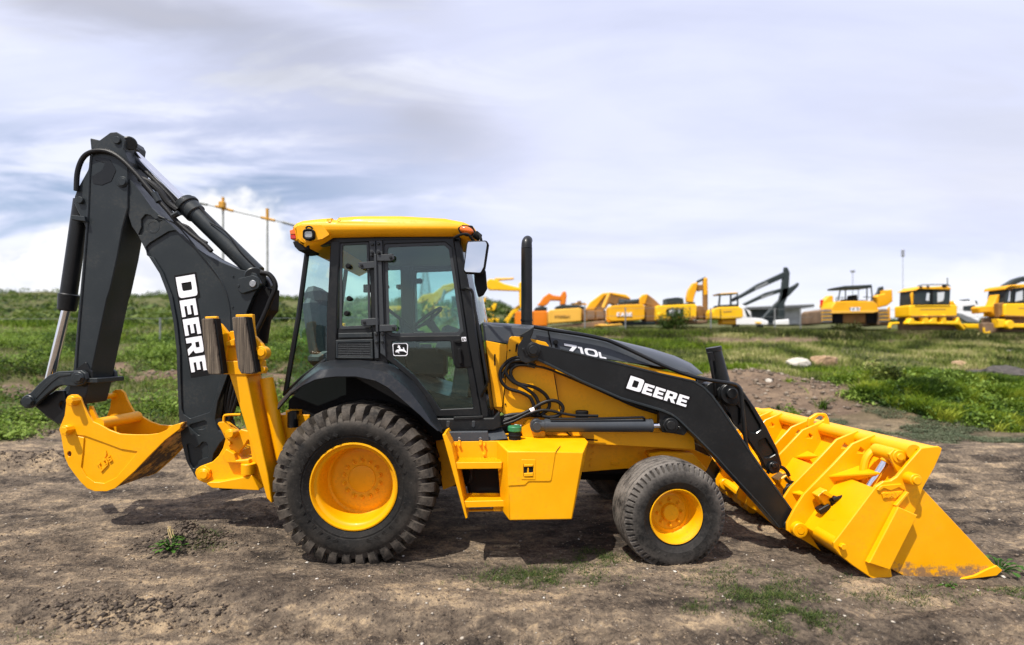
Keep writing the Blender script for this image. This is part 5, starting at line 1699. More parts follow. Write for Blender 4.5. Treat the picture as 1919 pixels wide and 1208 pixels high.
# ---------------- step, tool box, filler
YT = 4.33
boxf = [P(*q, YT) for q in za([(608, 488), (1268, 500), (1170, 1082), (625, 1092)])]
boxb = [P(*q, 4.62) for q in za([(520, 405), (1312, 405)])] + [P(*q, 4.95) for q in za([(1200, 900), (600, 960)])]
boxb2 = [Vector((boxb[0].x, 5.1, boxb[0].z)), Vector((boxb[1].x, 5.1, boxb[1].z))]
boxl = [P(*q, 4.50) for q in za([(556, 1000)])] + [P(*q, 4.62) for q in za([(520, 560)])]
mb = MB(); mb.hull(boxf + boxb + boxb2 + boxl)
tb = mb.build('tool_box', 'yellow_paint', ML, angle=20, bevel=0.008)
mb = MB()
mb.plate(za([(611, 494), (1028, 494), (1022, 545), (990, 752, 6), (792, 752, 6), (762, 784, 6), (614, 792)]), YT - .007, YT + .004, r=1, bevel=.004)
lid = mb.build('lid', 'yellow_paint', tb)
mb = MB()
mb.plate(za([(730, 562), (852, 562), (852, 735), (730, 735)]), YT - .011, YT - .004, bevel=.002, r=1, holes=[za([(748, 602), (834, 602), (834, 712), (748, 712)])])
mb.plate(za([(752, 604), (832, 604), (832, 622), (752, 626)]), YT - .02, YT - .005, bevel=.003)
mb.plate(za([(752, 682), (832, 676), (832, 708), (752, 710)]), YT - .018, YT - .005, bevel=.003)
mb.plate(za([(784, 635), (794, 635), (796, 682), (780, 682)]), YT - .016, YT - .005, bevel=.002)
mb.build('latch', 'yellow_paint', lid)
mb = MB(); mb.plate(za([(749, 603), (833, 603), (833, 711), (749, 711)]), YT - .009, YT - .006, bevel=0); mb.build('latch_recess', 'matt_black', lid)
mb = MB(); mb.tube([P(*q, y) for q, y in zip(za([(1069, 443), (1034, 490), (1034, 500)]), (4.46, YT - .002, YT - .006))], .003, 6, smooth=False); mb.build('seam', 'matt_black', tb)

mb = MB()
st0 = [P(*q, YT + .12) for q in za([(45, 345), (72, 330), (120, 420), (262, 1062), (246, 1072)])]
o_ = [(p.x, p.z) for p in st0]
mb.prism(o_, [], YT + .10, YT + .42, .004)
mb.plate(za([(95, 405), (535, 400), (535, 550), (120, 556)]), YT + .30, YT + .32, bevel=.003)
mb.plate(za([(180, 395), (200, 395), (200, 440), (180, 440)]), YT + .29, YT + .30, bevel=.002)
mb.plate(za([(362, 395), (388, 395), (388, 440), (362, 440)]), YT + .29, YT + .30, bevel=.002)
for q in za([(153, 434), (190, 438), (371, 430), (408, 436), (403, 518)]):
    pin(mb, q[0], q[1], YT + .275, 2.4, .03, n=6)
mb.tube([P(*q, YT + .293) for q in za([(415, 405), (424, 545)])], .003, 6)
mb.plate(za([(252, 1005), (485, 1000), (485, 1012), (255, 1018)]), YT + .30, YT + .34, bevel=.003)
mb.plate(za([(485, 968), (560, 968), (560, 1014), (485, 1014)]), YT + .25, YT + .35, bevel=.003)
stp = mb.build('step_ladder', 'yellow_paint', ML)
def tread(a, b, c, d):
    mb = MB()
    pf = [P(*q, YT + .12) for q in za([a, b, c, d])]
    xa, xb = pf[0].x, pf[1].x
    mb.prism([(p.x, p.z) for p in pf], [], YT + .12, YT + .135, .003)
    zt = pf[0].z
    # expanded-metal grid
    y0, y1 = YT + .125, YT + .36
    n = 17
    w = (xb - xa) / n
    for k in range(-5, n):
        for sg in (1, -1):
            x0 = xa + w * k if sg > 0 else xa + w * (k + 5)
            x1 = x0 + sg * w * 5
            t0, t1 = 0.0, 1.0
            for (lo_, hi_) in ((xa, xb),):
                if x1 != x0:
                    ta, tb_ = (lo_ - x0) / (x1 - x0), (hi_ - x0) / (x1 - x0)
                    t0 = max(t0, min(ta, tb_)); t1 = min(t1, max(ta, tb_))
            if t1 - t0 > .03:
                A = Vector((x0 + (x1 - x0) * t0, y0 + (y1 - y0) * t0, zt)); B = Vector((x0 + (x1 - x0) * t1, y0 + (y1 - y0) * t1, zt))
                mb.tube([A, B], .006, 4, smooth=False)
    mb.build('tread', 'yellow_paint', stp)
tread((116, 588), (560, 585), (558, 640), (132, 645))
tread((206, 926), (588, 918), (585, 972), (222, 982))
mb = MB()
mb.plate(za([(62, 322), (435, 318), (448, 398), (80, 404)]), YT + .30, YT + .36, bevel=.004)
A = [P(*q, YT + .34) for q in za([(62, 322), (448, 318)])]
mb.hull([P(*q, YT + .32) for q in za([(80, 398), (450, 396)])] + [P(*q, YT + .50) for q in za([(66, 320), (436, 318)])] + [P(*q, YT + .52) for q in za([(70, 400), (440, 396)])])
mb.hull([P(*q, YT + .33) for q in za([(450, 396), (612, 378)])] + [P(*q, YT + .50) for q in za([(436, 300), (560, 285)])] + [P(*q, YT + .52) for q in za([(450, 396), (612, 380)])] + [P(*q, YT + .36) for q in za([(600, 360)])])
dk = mb.build('step_deck', 'hood_grey', ML, angle=15)
mb = MB()
for q in za([(188, 380), (372, 380)]): pin(mb, q[0], q[1], YT + .29, 2.8, .03, n=6)
mb.build('bolt', 'dull_steel', dk)
mb = MB()
u, v = za([(672, 320)])[0]
y = YT + .40
mb.cyl(P(u, v + 17, y), P(u, v - 6, y), 11.5 * y / F, n=24, bevel=.003)
mb.lathe([(11.8 * y / F, 0), (12.6 * y / F, .004), (12.6 * y / F, .012), (11.8 * y / F, .016)], P(u, v + 8, y), (0, 0, 1), n=24)
fn = mb.build('filler_neck', 'matt_black', ML)
mb = MB()
mb.cyl(P(u, v - 1, y), P(u, v - 11, y), 13 * y / F, n=28, bevel=.008)
mb.box(P(u + 4, v - 12, y), (.05, .03, .016), bevel=.004)
mb.build('cap', 'green_cap', fn)
mb = MB(); mb.box(P(u + 11, v - 11, y), (.02, .02, .02), bevel=.004); mb.box(P(u + 2, v - 13, y), (.03, .02, .012), bevel=.003)
mb.build('cap_catch', 'dull_steel', fn)
# ---------------- four-in-one loader bucket
YP = 4.25
YE = 2 * CY - 4.25
LB = bpy.data.objects.new('loader_bucket', None); COL.objects.link(LB)
LB.parent = ML; LB.location = -Vector(ML.location)
sideA = [(q[0], q[1], 2) for q in z7b([(1228, 318), (1262, 312), (1335, 306, 30), (1354, 318, 20), (1345, 350), (1310, 430), (1240, 555), (1200, 680), (1130, 830), (1050, 1040), (1064, 1125), (1050, 1132), (1010, 1130), (930, 1090), (820, 1015), (745, 955), (712, 915, 30), (706, 880, 30), (740, 838), (960, 545, 30), (1000, 518), (1045, 512), (1085, 486), (1135, 425)])]
sideB = [(q[0], q[1], 2) for q in z7b([(1150, 760), (1200, 640), (1248, 552), (1285, 592), (1480, 800), (1690, 1024), (1722, 1050), (1690, 1078), (1560, 1096), (1330, 1116), (1258, 1132), (1200, 1118), (1110, 1070), (1050, 1035)])]
mb = MB()
mb.plate(sideA, YP, YP + .03, bevel=.005)
mb.plate(sideA, YE - .03, YE, bevel=.005, Yp=YP)
mb.build('side_plate', 'yellow_paint', LB)
mb = MB()
mb.plate(sideB, YP + .035, YP + .06, bevel=.004, Yp=YP)
mb.plate(sideB, YE - .06, YE - .035, bevel=.004, Yp=YP)
# floor of the front half
fl_ = XZ(z7b([(1258, 1126), (1330, 1110), (1560, 1090), (1715, 1048)]), YP)
shell(mb, fl_, YP + .06, YE - .06, .025)
fb = XZ(z7b([(1110, 1066), (1200, 1114), (1258, 1128)]), YP)
shell(mb, fb, YP + .061, YE - .061, .025)
mb.build('clam', 'yellow_muddy', LB)
mb = MB()
eg = XZ(z7b([(1340, 1116), (1480, 1098), (1560, 1080), (1640, 1040), (1692, 1022), (1725, 1050), (1690, 1082), (1560, 1098), (1480, 1108)]), YP)
mb.prism(eg, [], YP + .015, YP + .034, .004)
mb.prism([(q[0], q[1]) for q in XZ(z7b([(1560, 1098), (1600, 1075), (1725, 1045), (1728, 1056), (1690, 1082)]), YP)], [], YP + .0345, YE - .0345, .004)
mb.build('cutting_edge', 'yellow_paint', LB)
# back wall
wall = XZ(z7b([(1345, 318), (1232, 326), (1140, 430), (1060, 520), (965, 552), (745, 845), (714, 890), (720, 915), (752, 955), (930, 1084), (1012, 1126)]), YP)
wall2 = XZ(z7b([(1236, 334), (1180, 440), (1092, 588), (1050, 600), (968, 560), (748, 848), (720, 890), (724, 912), (756, 952), (932, 1080), (1012, 1122)]), YP)
def wall_at(t):
    n = len(wall2) - 1
    f = min(max(t, 0), 1) * n; i = min(int(f), n - 1); k = f - i
    return (wall2[i][0] * (1 - k) + wall2[i + 1][0] * k, wall2[i][1] * (1 - k) + wall2[i + 1][1] * k)
mb = MB(); shell(mb, wall2, YP + .031, YE - .031, .03, 1)
mb.build('back_wall', 'yellow_paint', LB)
mb = MB()
bar = XZ([(1718, 848)], YP)[0]
mb.cyl((bar[0], YP + .03, bar[1]), (bar[0], YE - .03, bar[1]), 0.062, n=24)
mb.prism(XZ(z7b([(1200, 330), (1232, 320), (1340, 312), (1345, 325), (1240, 342)]), YP), [], YP + .03, YE - .03, .004)
mb.build('top_tube', 'yellow_paint', LB)
# mounting ribs
YR1 = 4.70
def rib(yr, t=.028):
    out = XZ([(u, v) for u, v in z7b([(905, 250), (880, 238), (820, 290), (700, 418), (530, 590), (478, 670), (430, 760), (430, 808), (470, 838), (535, 868), (632, 930)])], YR1)
    out[0] = (bar[0] + .02, bar[1]); out[1] = (bar[0] - .02, bar[1] + .075)
    inn = [(q[0] + .012, q[1] - .006) for q in (wall2[8], wall2[7], wall2[6], wall2[5], wall2[4], wall2[3], wall2[2], wall2[1], wall2[0])]
    hx = XZ(z7b([(846, 345), (868, 312), (890, 330), (884, 348)]), YR1)
    mb = MB()
    mb.prism(out + inn, [hx], yr, yr + t, .005)
    return mb.build('rib', 'yellow_paint', LB)
RIBS = (4.70, 4.92, 6.25, 6.47)
for yr in RIBS:
    rib(yr)
rib(5.48); rib(5.69)
mb = MB()
for yc in RIBS:
    q = XZ(z7b([(490, 795)]), YR1)[0]
    mb.cyl((q[0], yc - .055, q[1]), (q[0], yc + .07, q[1]), .068, n=24, bevel=.006)
    mb.lathe([(0.035, 0), (.052, 0), (.052, .02), (.035, .02)], (q[0], yc - .057, q[1]), (0, 1, 0), n=22, closed=True)
    mb.cyl((q[0], yc - .062, q[1]), (q[0], yc - .04, q[1]), .03, n=16)
mb.build('pivot_boss', 'yellow_paint', LB)
# lifting eye on the centre ribs
mb = MB()
eo = XZ(fillet([(q[0], q[1], q[2] * .3145) for q in z7b([(555, 192, 10), (560, 140, 20), (610, 108, 40), (665, 108, 30), (680, 140, 20), (690, 192, 10)])], n=5), 5.55)
eh = XZ(fillet([(q[0], q[1], q[2] * .3145) for q in z7b([(590, 172, 15), (595, 145, 15), (625, 122, 15), (655, 130, 15), (645, 150, 15)])], n=4), 5.55)
mb.prism(eo, [eh], 5.55, 5.59, .008)
mb.build('lifting_eye', 'yellow_paint', LB)
# wedge gussets welded between a rib and the wall
zi = zoomed(1300, 600, .33119)
def gusset(A, B, C, D, y, yc):
    mb = MB()
    a, b_, d = P(*zi([A])[0], y), P(*zi([B])[0], y), P(*zi([D])[0], y)
    c = P(*zi([C])[0], yc)
    mb.hull([a, b_, c, d, a + Vector((0, 0, -.012)), c + Vector((0, 0, -.012))])
    mb.build('gusset', 'yellow_paint', LB, angle=15)
gusset((765, 880), (935, 822), (1055, 862), (835, 932), 4.70, 4.36)
gusset((645, 1130), (725, 1094), (800, 1128), (700, 1160), 4.70, 4.42)
gusset((580, 770), (645, 738), (702, 766), (625, 796), 5.48, 5.2)
gusset((556, 972), (600, 962), (680, 1000), (590, 1030), 4.92, 4.74)
# clam cylinders, hinge bosses and pins
mb = MB()
hp = XZ(zr([(1022, 690)]), YP - .09)[0]
for ys, sg in ((YP, 1), (YE, -1)):
    mb.cyl((hp[0], ys - sg * .085, hp[1]), (hp[0], ys + sg * .05, hp[1]), .050, n=24, bevel=.005)
    mb.cyl((hp[0], ys - sg * .10, hp[1]), (hp[0], ys, hp[1]), .034, n=22, bevel=.004)
    p2 = XZ(z7b([(767, 905)]), YP - .03)[0]
    mb.cyl((p2[0], ys - sg * .035, p2[1]), (p2[0], ys, p2[1]), .027, n=6, bevel=.004)
    p3 = XZ(z7b([(700, 850)]), YP + .1)[0]
    mb.cyl((p2[0], ys + sg * .03, p2[1]), (p2[0], ys + sg * .30, p2[1]), .058, n=20, bevel=.006)
    pe = XZ(zr([(730, 302)]), YP + .06)[0]
    mb.cyl((pe[0], ys + sg * .05, pe[1]), (pe[0], ys + sg * .09, pe[1]), .056, n=24, bevel=.005)
    mb.cyl((pe[0], ys + sg * .035, pe[1]), (pe[0], ys + sg * .06, pe[1]), .030, n=20, bevel=.004)
    mb.cyl((pe[0], ys + sg * .09, pe[1]), (pe[0], ys + sg * .33, pe[1]), .060, n=24, bevel=.008)
    cl = XZ(zr([(575, 270), (650, 190), (740, 195), (830, 230), (950, 410), (760, 600), (700, 545), (600, 345)]), YP + .06)
    if sg > 0: mb.prism(cl, [], ys + .062, ys + .088, .004)
    else: mb.prism(cl, [], ys - .088, ys - .062, .004)
mb.build('hinge_pin', 'yellow_paint', LB)
mb = MB()
for ys, sg in ((YP, 1), (YE, -1)):
    pa = P(*zr([(500, 400)])[0], YP + .18); pb = P(*zr([(225, 830)])[0], YP + .18)
    pa.y = pb.y = ys + sg * .18
    mb.cyl(pa + (pa - pb) * .1, pb + (pb - pa) * .12, .031, n=20)
mb.build('rod', 'chrome', LB)
mb = MB()
for ys, sg in ((YP, 1), (YE, -1)):
    pa = P(*zr([(500, 400)])[0], YP + .18); pb = P(*zr([(600, 250)])[0], YP + .18); pa.y = pb.y = ys + sg * .18
    mb.cyl(pa, pb, .042, n=20, bevel=.006)
    pp = [P(*q, YP + .32) for q in zr([(380, 175), (290, 225), (205, 330), (165, 470), (155, 600), (170, 760)])]
    for p in pp: p.y = ys + sg * .32
    mb.tube(pp, .034, 10)
mb.build('cylinder_guard', 'yellow_paint', LB)
mb = MB()
gu = XZ(z7b([(1090, 665), (1205, 715), (1040, 1042), (915, 1000)]), YP - .05)
mb.prism(gu, [], YP - .055, YP - .004, .006)
mb.prism(XZ(z7b([(1125, 568), (1138, 575), (1070, 658), (1056, 650)]), YP), [], YP - .04, YP - .002, .004)
mb.build('guard_plate', 'yellow_paint', LB)
# maker's emblem cut and raised on the side plate
mb = MB()
mb.plate(zr([(390, 850), (440, 775, 20), (770, 748), (835, 800), (820, 850), (735, 800), (600, 855), (490, 812), (420, 862)]), YP - .016, YP + .002, bevel=.003, r=.6)
mb.plate(zr([(450, 900), (500, 880), (800, 860), (790, 895), (690, 980), (480, 985)]), YP - .012, YP + .002, bevel=.003, r=.6)
em = mb.build('emblem', 'yellow_paint', LB)
lm = letters('GRV', zr([(490, 965)])[0], Vector((.995, -.06)), Vector((.06, -.995)), YP - .013, .004, sizes=[7.5, 7.5, 7.5], widths=[9, 9.5, 9], gap=2.2)
lm.build('lettering', 'yellow_dusty', em)
# hydraulic blocks and hoses on the wall
mb = MB()
za2 = zoomed(1400, 860, .16552)
blk = P(*za2([(860, 430)])[0], 4.62)
mb.box(blk, (.10, .10, .13), Matrix.Rotation(R(-35), 3, 'Y'), bevel=.006)
mb.plate(za2([(880, 350), (985, 410), (950, 440), (840, 380)]), 4.52, 4.56, bevel=.004)
b2 = P(*za2([(400, 240)])[0], 5.22)
mb.box(b2, (.12, .14, .12), Matrix.Rotation(R(-35), 3, 'Y'), bevel=.006)
vb = mb.build('valve_block', 'yellow_paint', LB)
mb = MB()
mb.box(blk + Vector((.075, -.04, -.03)), (.07, .06, .10), Matrix.Rotation(R(-35), 3, 'Y'), bevel=.006)
mb.box(blk + Vector((-.02, -.03, -.09)), (.11, .07, .05), Matrix.Rotation(R(-30), 3, 'Y'), bevel=.006)
mb.tube([P(*q, 4.54) for q in za2([(970, 460), (1050, 435), (1095, 430), (1105, 500), (1060, 590), (1020, 640)])], .017, 8)
mb.tube([P(*q, 4.56) for q in za2([(960, 500), (1000, 560), (1020, 590), (990, 520), (1020, 460), (1080, 430)])], .014, 8)
mb.tube([P(*q, 5.15) for q in za2([(230, 160), (270, 115), (330, 90), (400, 95), (450, 140), (475, 190)])], .018, 8)
mb.box(b2 + Vector((.05, -.05, -.04)), (.08, .05, .09), Matrix.Rotation(R(-35), 3, 'Y'), bevel=.006)
mb.tube([P(*q, 5.15) for q in za2([(430, 210), (470, 250), (520, 270), (440, 330), (420, 400)])], .016, 8)
mb.build('hose', 'hose_rubber', LB)
mb = MB()
mb.tube([P(*q, 4.52) for q in za2([(1090, 440), (1150, 420), (1205, 400)])], .010, 8)
mb.tube([P(*q, 4.52) for q in za2([(1025, 640), (990, 720), (955, 790), (945, 840)])], .012, 8)
mb.build('pipe', 'yellow_paint', LB)
# lower back frame of the bucket seen behind the front wheel
mb = MB()
mb.tube([P(1362, 905, 6.2), P(1420, 950, 5.7), P(1466, 985, 5.35)], .05, 10)
for (u, v, y) in ((1364, 917, 6.3), (1390, 935, 6.05), (1402, 945, 5.95)):
    p = P(u, v, y); mb.cyl(p - Vector((0, .12, 0)), p + Vector((0, .12, 0)), .07, n=18, bevel=.008)
mb.build('cross_bar', 'yellow_paint', LB)
# ================================================================ machines of the yard beyond the bank
g1 = zoomed(890, 500, 0.18239)
g2 = zoomed(1210, 480, 0.18239)
g3 = zoomed(1520, 460, 0.20792)
GM = 'construction machines parked in a row along the top of the bank'
def far_thing(name, label, cat, u, Yc, group=GM):
    x = (u - UX) * Yc / F
    return thing(name, label, cat, (x, Yc, float(gz(x, Yc))), group)
class FarB:
    """collects traced outlines on the machine's own plane; each gets its own place in depth and width"""
    def __init__(s, root, zf_, Yc):
        s.root, s.z, s.Y = root, zf_, Yc
    def part(s, name, mat, *pl, parent=None, bevel=.05, r=0.0, tubes=()):
        mb = MB()
        for pts, a, b in pl:
            q = s.z([(p[0], p[1]) for p in pts])
            a, b = a * .55, b * .55
            mb.plate(q, s.Y + a, s.Y + b, Yp=s.Y + a, bevel=min(bevel, .04), r=r)
        for pts, rad, dy in tubes:
            q = s.z(pts)
            mb.tube([Vector((P(u, v, s.Y).x, s.Y + dy, P(u, v, s.Y).z)) for u, v in q], rad, 8, smooth=False)
        return mb.build(name, mat, parent or s.root)
    def word(s, text, org, h, mat, dy, parent, w=None):
        u, v = s.z([org])[0]
        k = s.z.__closure__[2].cell_contents if False else 1
        lm = letters(text, (u, v), Vector((1, 0)), Vector((0, -1)), s.Y, .03, sizes=[h] * len(text), widths=[w or h] * len(text), gap=h * .18)
        dy *= .55
        for vert in lm.bm.verts:
            k = (s.Y + dy) / s.Y
            vert.co = Vector((vert.co.x * k, vert.co.y + dy, CAM_H + (vert.co.z - CAM_H) * k))
        return lm.build('lettering', mat, parent)

# 1 long-boomed yellow machine at the left of the row
Yc = 33
t = far_thing('excavator', 'yellow excavator with a long level boom and hanging stick, just left of the exhaust stack', 'excavator', 930, Yc)
f = FarB(t, g1, Yc)
f.part('boom', 'yellow_far_bright', ([(118, 205), (118, 150), (150, 122), (215, 127), (300, 172), (472, 215), (472, 246), (290, 240), (215, 236), (150, 236)], -.3, .3), r=1)
f.part('stick', 'yellow_far_bright', ([(452, 165), (485, 150), (490, 395), (470, 430), (455, 380)], -.25, .25))
f.part('rear_boom', 'yellow_far_pale', ([(200, 112), (400, 108), (400, 126), (220, 140)], 1.2, 1.6))
f.part('linkage', 'yellow_far_bright', ([(66, 415), (90, 330), (112, 300), (112, 330), (95, 420), (150, 430), (200, 370), (226, 380), (180, 530), (150, 530), (165, 450), (80, 440)], -.2, .2), ([(300, 550), (380, 450), (430, 400), (485, 378), (490, 410), (400, 480), (350, 560), (345, 600), (330, 600)], .6, .9))
f.part('body', 'yellow_far_bright', ([(135, 530), (250, 525), (245, 575), (150, 600)], -.6, 1.2), ([(60, 300), (40, 320), (110, 420), (135, 560), (85, 600)], -.5, .5), r=1)
f.part('undercarriage', 'rust_track', ([(70, 470), (135, 450), (140, 620), (480, 620), (480, 660), (70, 660)], -.5, 1.5))
# seen through the cab glass
t = far_thing('excavator', 'yellow excavator with a bent boom, seen only through the glass of the cab door', 'excavator', 820, 34)
f = FarB(t, z3, 34)
f.part('boom', 'yellow_far_pale', ([(1070, 650), (1110, 610), (1180, 600), (1245, 548), (1310, 532), (1345, 545), (1310, 575), (1250, 605), (1180, 690), (1140, 735), (1105, 730), (1150, 640), (1080, 670)], -.4, .4), r=1)
f.part('body', 'yellow_far', ([(1188, 690), (1290, 690), (1290, 768), (1188, 768)], -.8, .6), ([(880, 688), (975, 685), (975, 705), (880, 740)], -.8, .6), r=1)
f.part('cab', 'dark_far', ([(1300, 620), (1370, 615), (1375, 760), (1300, 768)], -.6, .6), r=1)
f.part('track', 'rust_track', ([(880, 770), (1370, 768), (1370, 860), (880, 860)], -.9, .9), r=1)
f.part('boom_cylinder', 'dull_steel', tubes=[([(1262, 585), (1240, 660)], .10, -.5)])
# 2 orange
t = far_thing('excavator', 'orange excavator with a bent orange boom, directly behind the exhaust stack', 'excavator', 1000, 31)
f = FarB(t, g1, 31)
f.part('body', 'orange_far', ([(413, 470), (430, 455), (735, 450), (748, 465), (745, 605), (413, 610)], -1.2, 1.4), r=2)
f.part('boom', 'orange_far', ([(640, 392), (670, 360), (705, 308), (762, 268), (805, 290), (880, 300), (885, 345), (780, 342), (742, 388), (705, 404)], -.3, .3), r=1)
f.part('stick', 'orange_far', ([(880, 300), (903, 253), (932, 248), (945, 290), (932, 385), (875, 388)], -.25, .25), r=1)
f.part('cab', 'dark_far', ([(610, 445), (625, 415), (690, 400), (742, 415), (742, 446)], -.9, .9), r=1)
f.part('undercarriage', 'dark_far', ([(420, 606), (740, 604), (740, 680), (420, 680)], -1.2, 1.2))
# 3 pale yellow with brown underside
Yc = 29
t = far_thing('excavator', 'pale yellow excavator with faint lettering on its counterweight and a brown side', 'excavator', 1090, Yc)
f = FarB(t, g1, Yc)
cw = f.part('counterweight', 'yellow_far_pale', ([(760, 455), (775, 440), (1070, 420), (1098, 430), (1096, 555), (760, 582)], -1.1, .6), r=2.5, bevel=.08)
f.word('HYUNDAI', (818, 516), 4.2, 'faded_lettering', -1.12, cw, 4.4)
f.part('engine_cover', 'dark_far', ([(830, 432), (835, 405), (900, 385), (1060, 392), (1130, 408), (1130, 428)], -.6, 1.0), r=1)
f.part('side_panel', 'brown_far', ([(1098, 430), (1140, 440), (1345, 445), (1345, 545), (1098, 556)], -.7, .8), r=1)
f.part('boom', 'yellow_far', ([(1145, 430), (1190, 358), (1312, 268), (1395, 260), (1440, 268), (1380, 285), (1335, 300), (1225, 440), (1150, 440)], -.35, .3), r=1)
f.part('boom_underside_shade', 'brown_far', ([(1225, 440), (1338, 300), (1440, 268), (1555, 285), (1605, 332), (1560, 345), (1440, 392), (1380, 372), (1350, 420), (1310, 460), (1260, 450)], -.30, .35), r=1)  # shaded underside of the yellow boom, put in as brown
f.part('stick', 'yellow_far', ([(1420, 262), (1555, 283), (1598, 315), (1596, 334), (1560, 320), (1410, 285)], -.36, .3))
f.part('boom_cylinder', 'yellow_far_pale', tubes=[([(1362, 285), (1302, 425)], .10, -.45)])
f.part('exhaust_pipe', 'brown_far', tubes=[([(1072, 350), (1075, 395)], .12, 0)])
f.part('handrail', 'yellow_far', ([(990, 375), (1060, 362), (1150, 375), (1150, 390), (1000, 388)], .2, .5))
f.part('track', 'rust_track', ([(790, 605), (1340, 548), (1345, 600), (1220, 660), (790, 690)], -.9, 1.0), r=2)
# 4 orange-yellow with white word
Yc = 28
t = far_thing('excavator', 'orange yellow excavator with a white word across its rounded counterweight', 'excavator', 1180, Yc)
f = FarB(t, g1, Yc)
cw = f.part('counterweight', 'yellow_far', ([(1380, 420), (1400, 398), (1500, 390), (1720, 380), (1748, 400), (1746, 530), (1700, 545), (1400, 560), (1378, 540)], -1.1, .5), r=3, bevel=.12)
f.word('CASE', (1458, 506), 7.0, 'white_decal', -1.13, cw, 7.6)
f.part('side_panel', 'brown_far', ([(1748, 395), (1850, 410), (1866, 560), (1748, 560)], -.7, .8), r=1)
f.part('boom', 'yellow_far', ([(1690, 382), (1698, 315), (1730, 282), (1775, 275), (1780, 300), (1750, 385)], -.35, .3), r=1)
f.part('boom_underside_shade', 'brown_far', ([(1750, 385), (1778, 280), (1850, 335), (1918, 400), (1918, 430), (1860, 420), (1790, 400)], -.3, .35), r=1)  # brown colour carries the shade under this boom
f.part('boom_cylinder', 'dark_far', tubes=[([(1480, 372), (1700, 350)], .13, 0), ([(1490, 345), (1690, 362)], .13, .3)])
f.part('undercarriage', 'dark_far', ([(1400, 560), (1860, 560), (1860, 590), (1400, 600)], -.7, .9))
f.part('track', 'yellow_far_pale', ([(1250, 598), (1290, 585), (1380, 590), (1500, 575), (1525, 600), (1300, 612)], -1.0, .9), r=1)
# 5 yellow with black grille and an upright boom
Yc = 28
t = far_thing('excavator', 'yellow excavator with a black grille on its rear and its boom folded upright', 'excavator', 1275, Yc)
f = FarB(t, g2, Yc)
b = f.part('body', 'yellow_far_bright', ([(110, 520), (130, 505), (510, 490), (528, 505), (522, 640), (460, 655), (105, 660)], -1.2, .8), r=2, bevel=.1)
f.part('grille', 'matt_black', ([(210, 552), (225, 540), (392, 540), (396, 620), (215, 620)], -1.26, -1.15), parent=b)
f.part('rear_mark', 'lamp_glass', ([(240, 560), (262, 545), (268, 600), (245, 610)], -1.3, -1.24), ([(285, 545), (315, 550), (310, 600), (285, 590)], -1.3, -1.24), ([(330, 545), (358, 550), (350, 605), (335, 590)], -1.3, -1.24), parent=b, bevel=.01)
f.part('rear_lamp', 'yellow_far_bright', ([(120, 590), (145, 575), (170, 595), (160, 620), (130, 622)], -1.34, -1.2), parent=b)
f.part('engine_cover', 'dark_far', ([(190, 498), (215, 485), (216, 432), (330, 420), (388, 430), (395, 485), (510, 470), (512, 490)], -.6, .7), r=1)
f.part('boom', 'yellow_far', ([(430, 470), (428, 420), (445, 345), (490, 275), (530, 264), (540, 275), (525, 350), (500, 420), (492, 478)], -.3, .3), r=1)
f.part('boom_underside_shade', 'brown_far', ([(530, 290), (605, 290), (600, 345), (545, 360), (535, 345)], -.15, .3))  # shade on the inner side of the boom, coloured brown
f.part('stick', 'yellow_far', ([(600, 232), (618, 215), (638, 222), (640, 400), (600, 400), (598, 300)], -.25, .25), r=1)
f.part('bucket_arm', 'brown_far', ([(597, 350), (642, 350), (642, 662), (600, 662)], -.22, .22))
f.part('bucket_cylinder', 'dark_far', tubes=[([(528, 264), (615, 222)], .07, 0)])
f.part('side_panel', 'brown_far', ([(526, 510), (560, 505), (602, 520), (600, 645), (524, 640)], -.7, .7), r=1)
f.part('track', 'rust_track', ([(110, 660), (640, 655), (640, 690), (110, 700)], -.9, .9))
# 6 small yellow machine with an open cab frame
Yc = 27
t = far_thing('backhoe', 'small yellow machine with a see-through black cab frame, beside the white pickup', 'backhoe', 1365, Yc)
f = FarB(t, g2, Yc)
b = f.part('body', 'yellow_far_bright', ([(690, 575), (705, 540), (760, 522), (965, 515), (1000, 545), (1006, 620), (985, 636), (790, 646), (692, 638)], -.9, .8), r=2, bevel=.1)
f.part('decal', 'faded_lettering', ([(800, 562), (885, 556), (885, 570), (800, 575)], -.93, -.89), parent=b, bevel=.005)
cb = f.part('cab', 'dark_far', ([(742, 522), (758, 385), (775, 385), (765, 522)], -.8, -.7), ([(865, 515), (868, 395), (885, 395), (888, 515)], -.8, -.7), ([(940, 515), (935, 380), (950, 380), (960, 515)], .5, .6), ([(760, 500), (960, 490), (960, 520), (745, 525)], -.75, .6), ([(895, 440), (955, 400), (960, 440), (905, 465)], -.3, .3), ([(755, 395), (950, 385), (950, 372), (755, 380)], -.8, .6), bevel=.02)
f.part('cab_roof', 'yellow_far_pale', ([(752, 385), (780, 378), (945, 368), (948, 380), (756, 392)], -.85, .7), parent=cb)
f.part('pedestal', 'yellow_far', ([(785, 648), (935, 640), (935, 700), (785, 700)], -.5, .5))
# white pickup behind it
t = far_thing('pickup_truck', 'white pickup truck half hidden behind the small yellow machine', 'pickup truck', 1415, 31, None)
f = FarB(t, g2, 31)
f.part('body', 'white_paint', ([(850, 640), (960, 500), (1000, 505), (1040, 545), (1080, 565), (1090, 630), (1200, 640), (1262, 665), (1262, 705), (860, 705)], -.9, .9), r=2, bevel=.08)
f.part('window', 'dark_far', ([(1010, 525), (1035, 545), (1085, 625), (1040, 625)], -.92, -.88), bevel=.01)
f.part('bumper', 'yellow_far_bright', ([(1125, 672), (1190, 676), (1190, 692), (1130, 690)], -.95, -.85), bevel=.02)
f.part('wheel', 'matt_black', (ring(1180, 712, 34, 16), -.88, -.6), (ring(930, 712, 34, 16), -.88, -.6), bevel=.02)
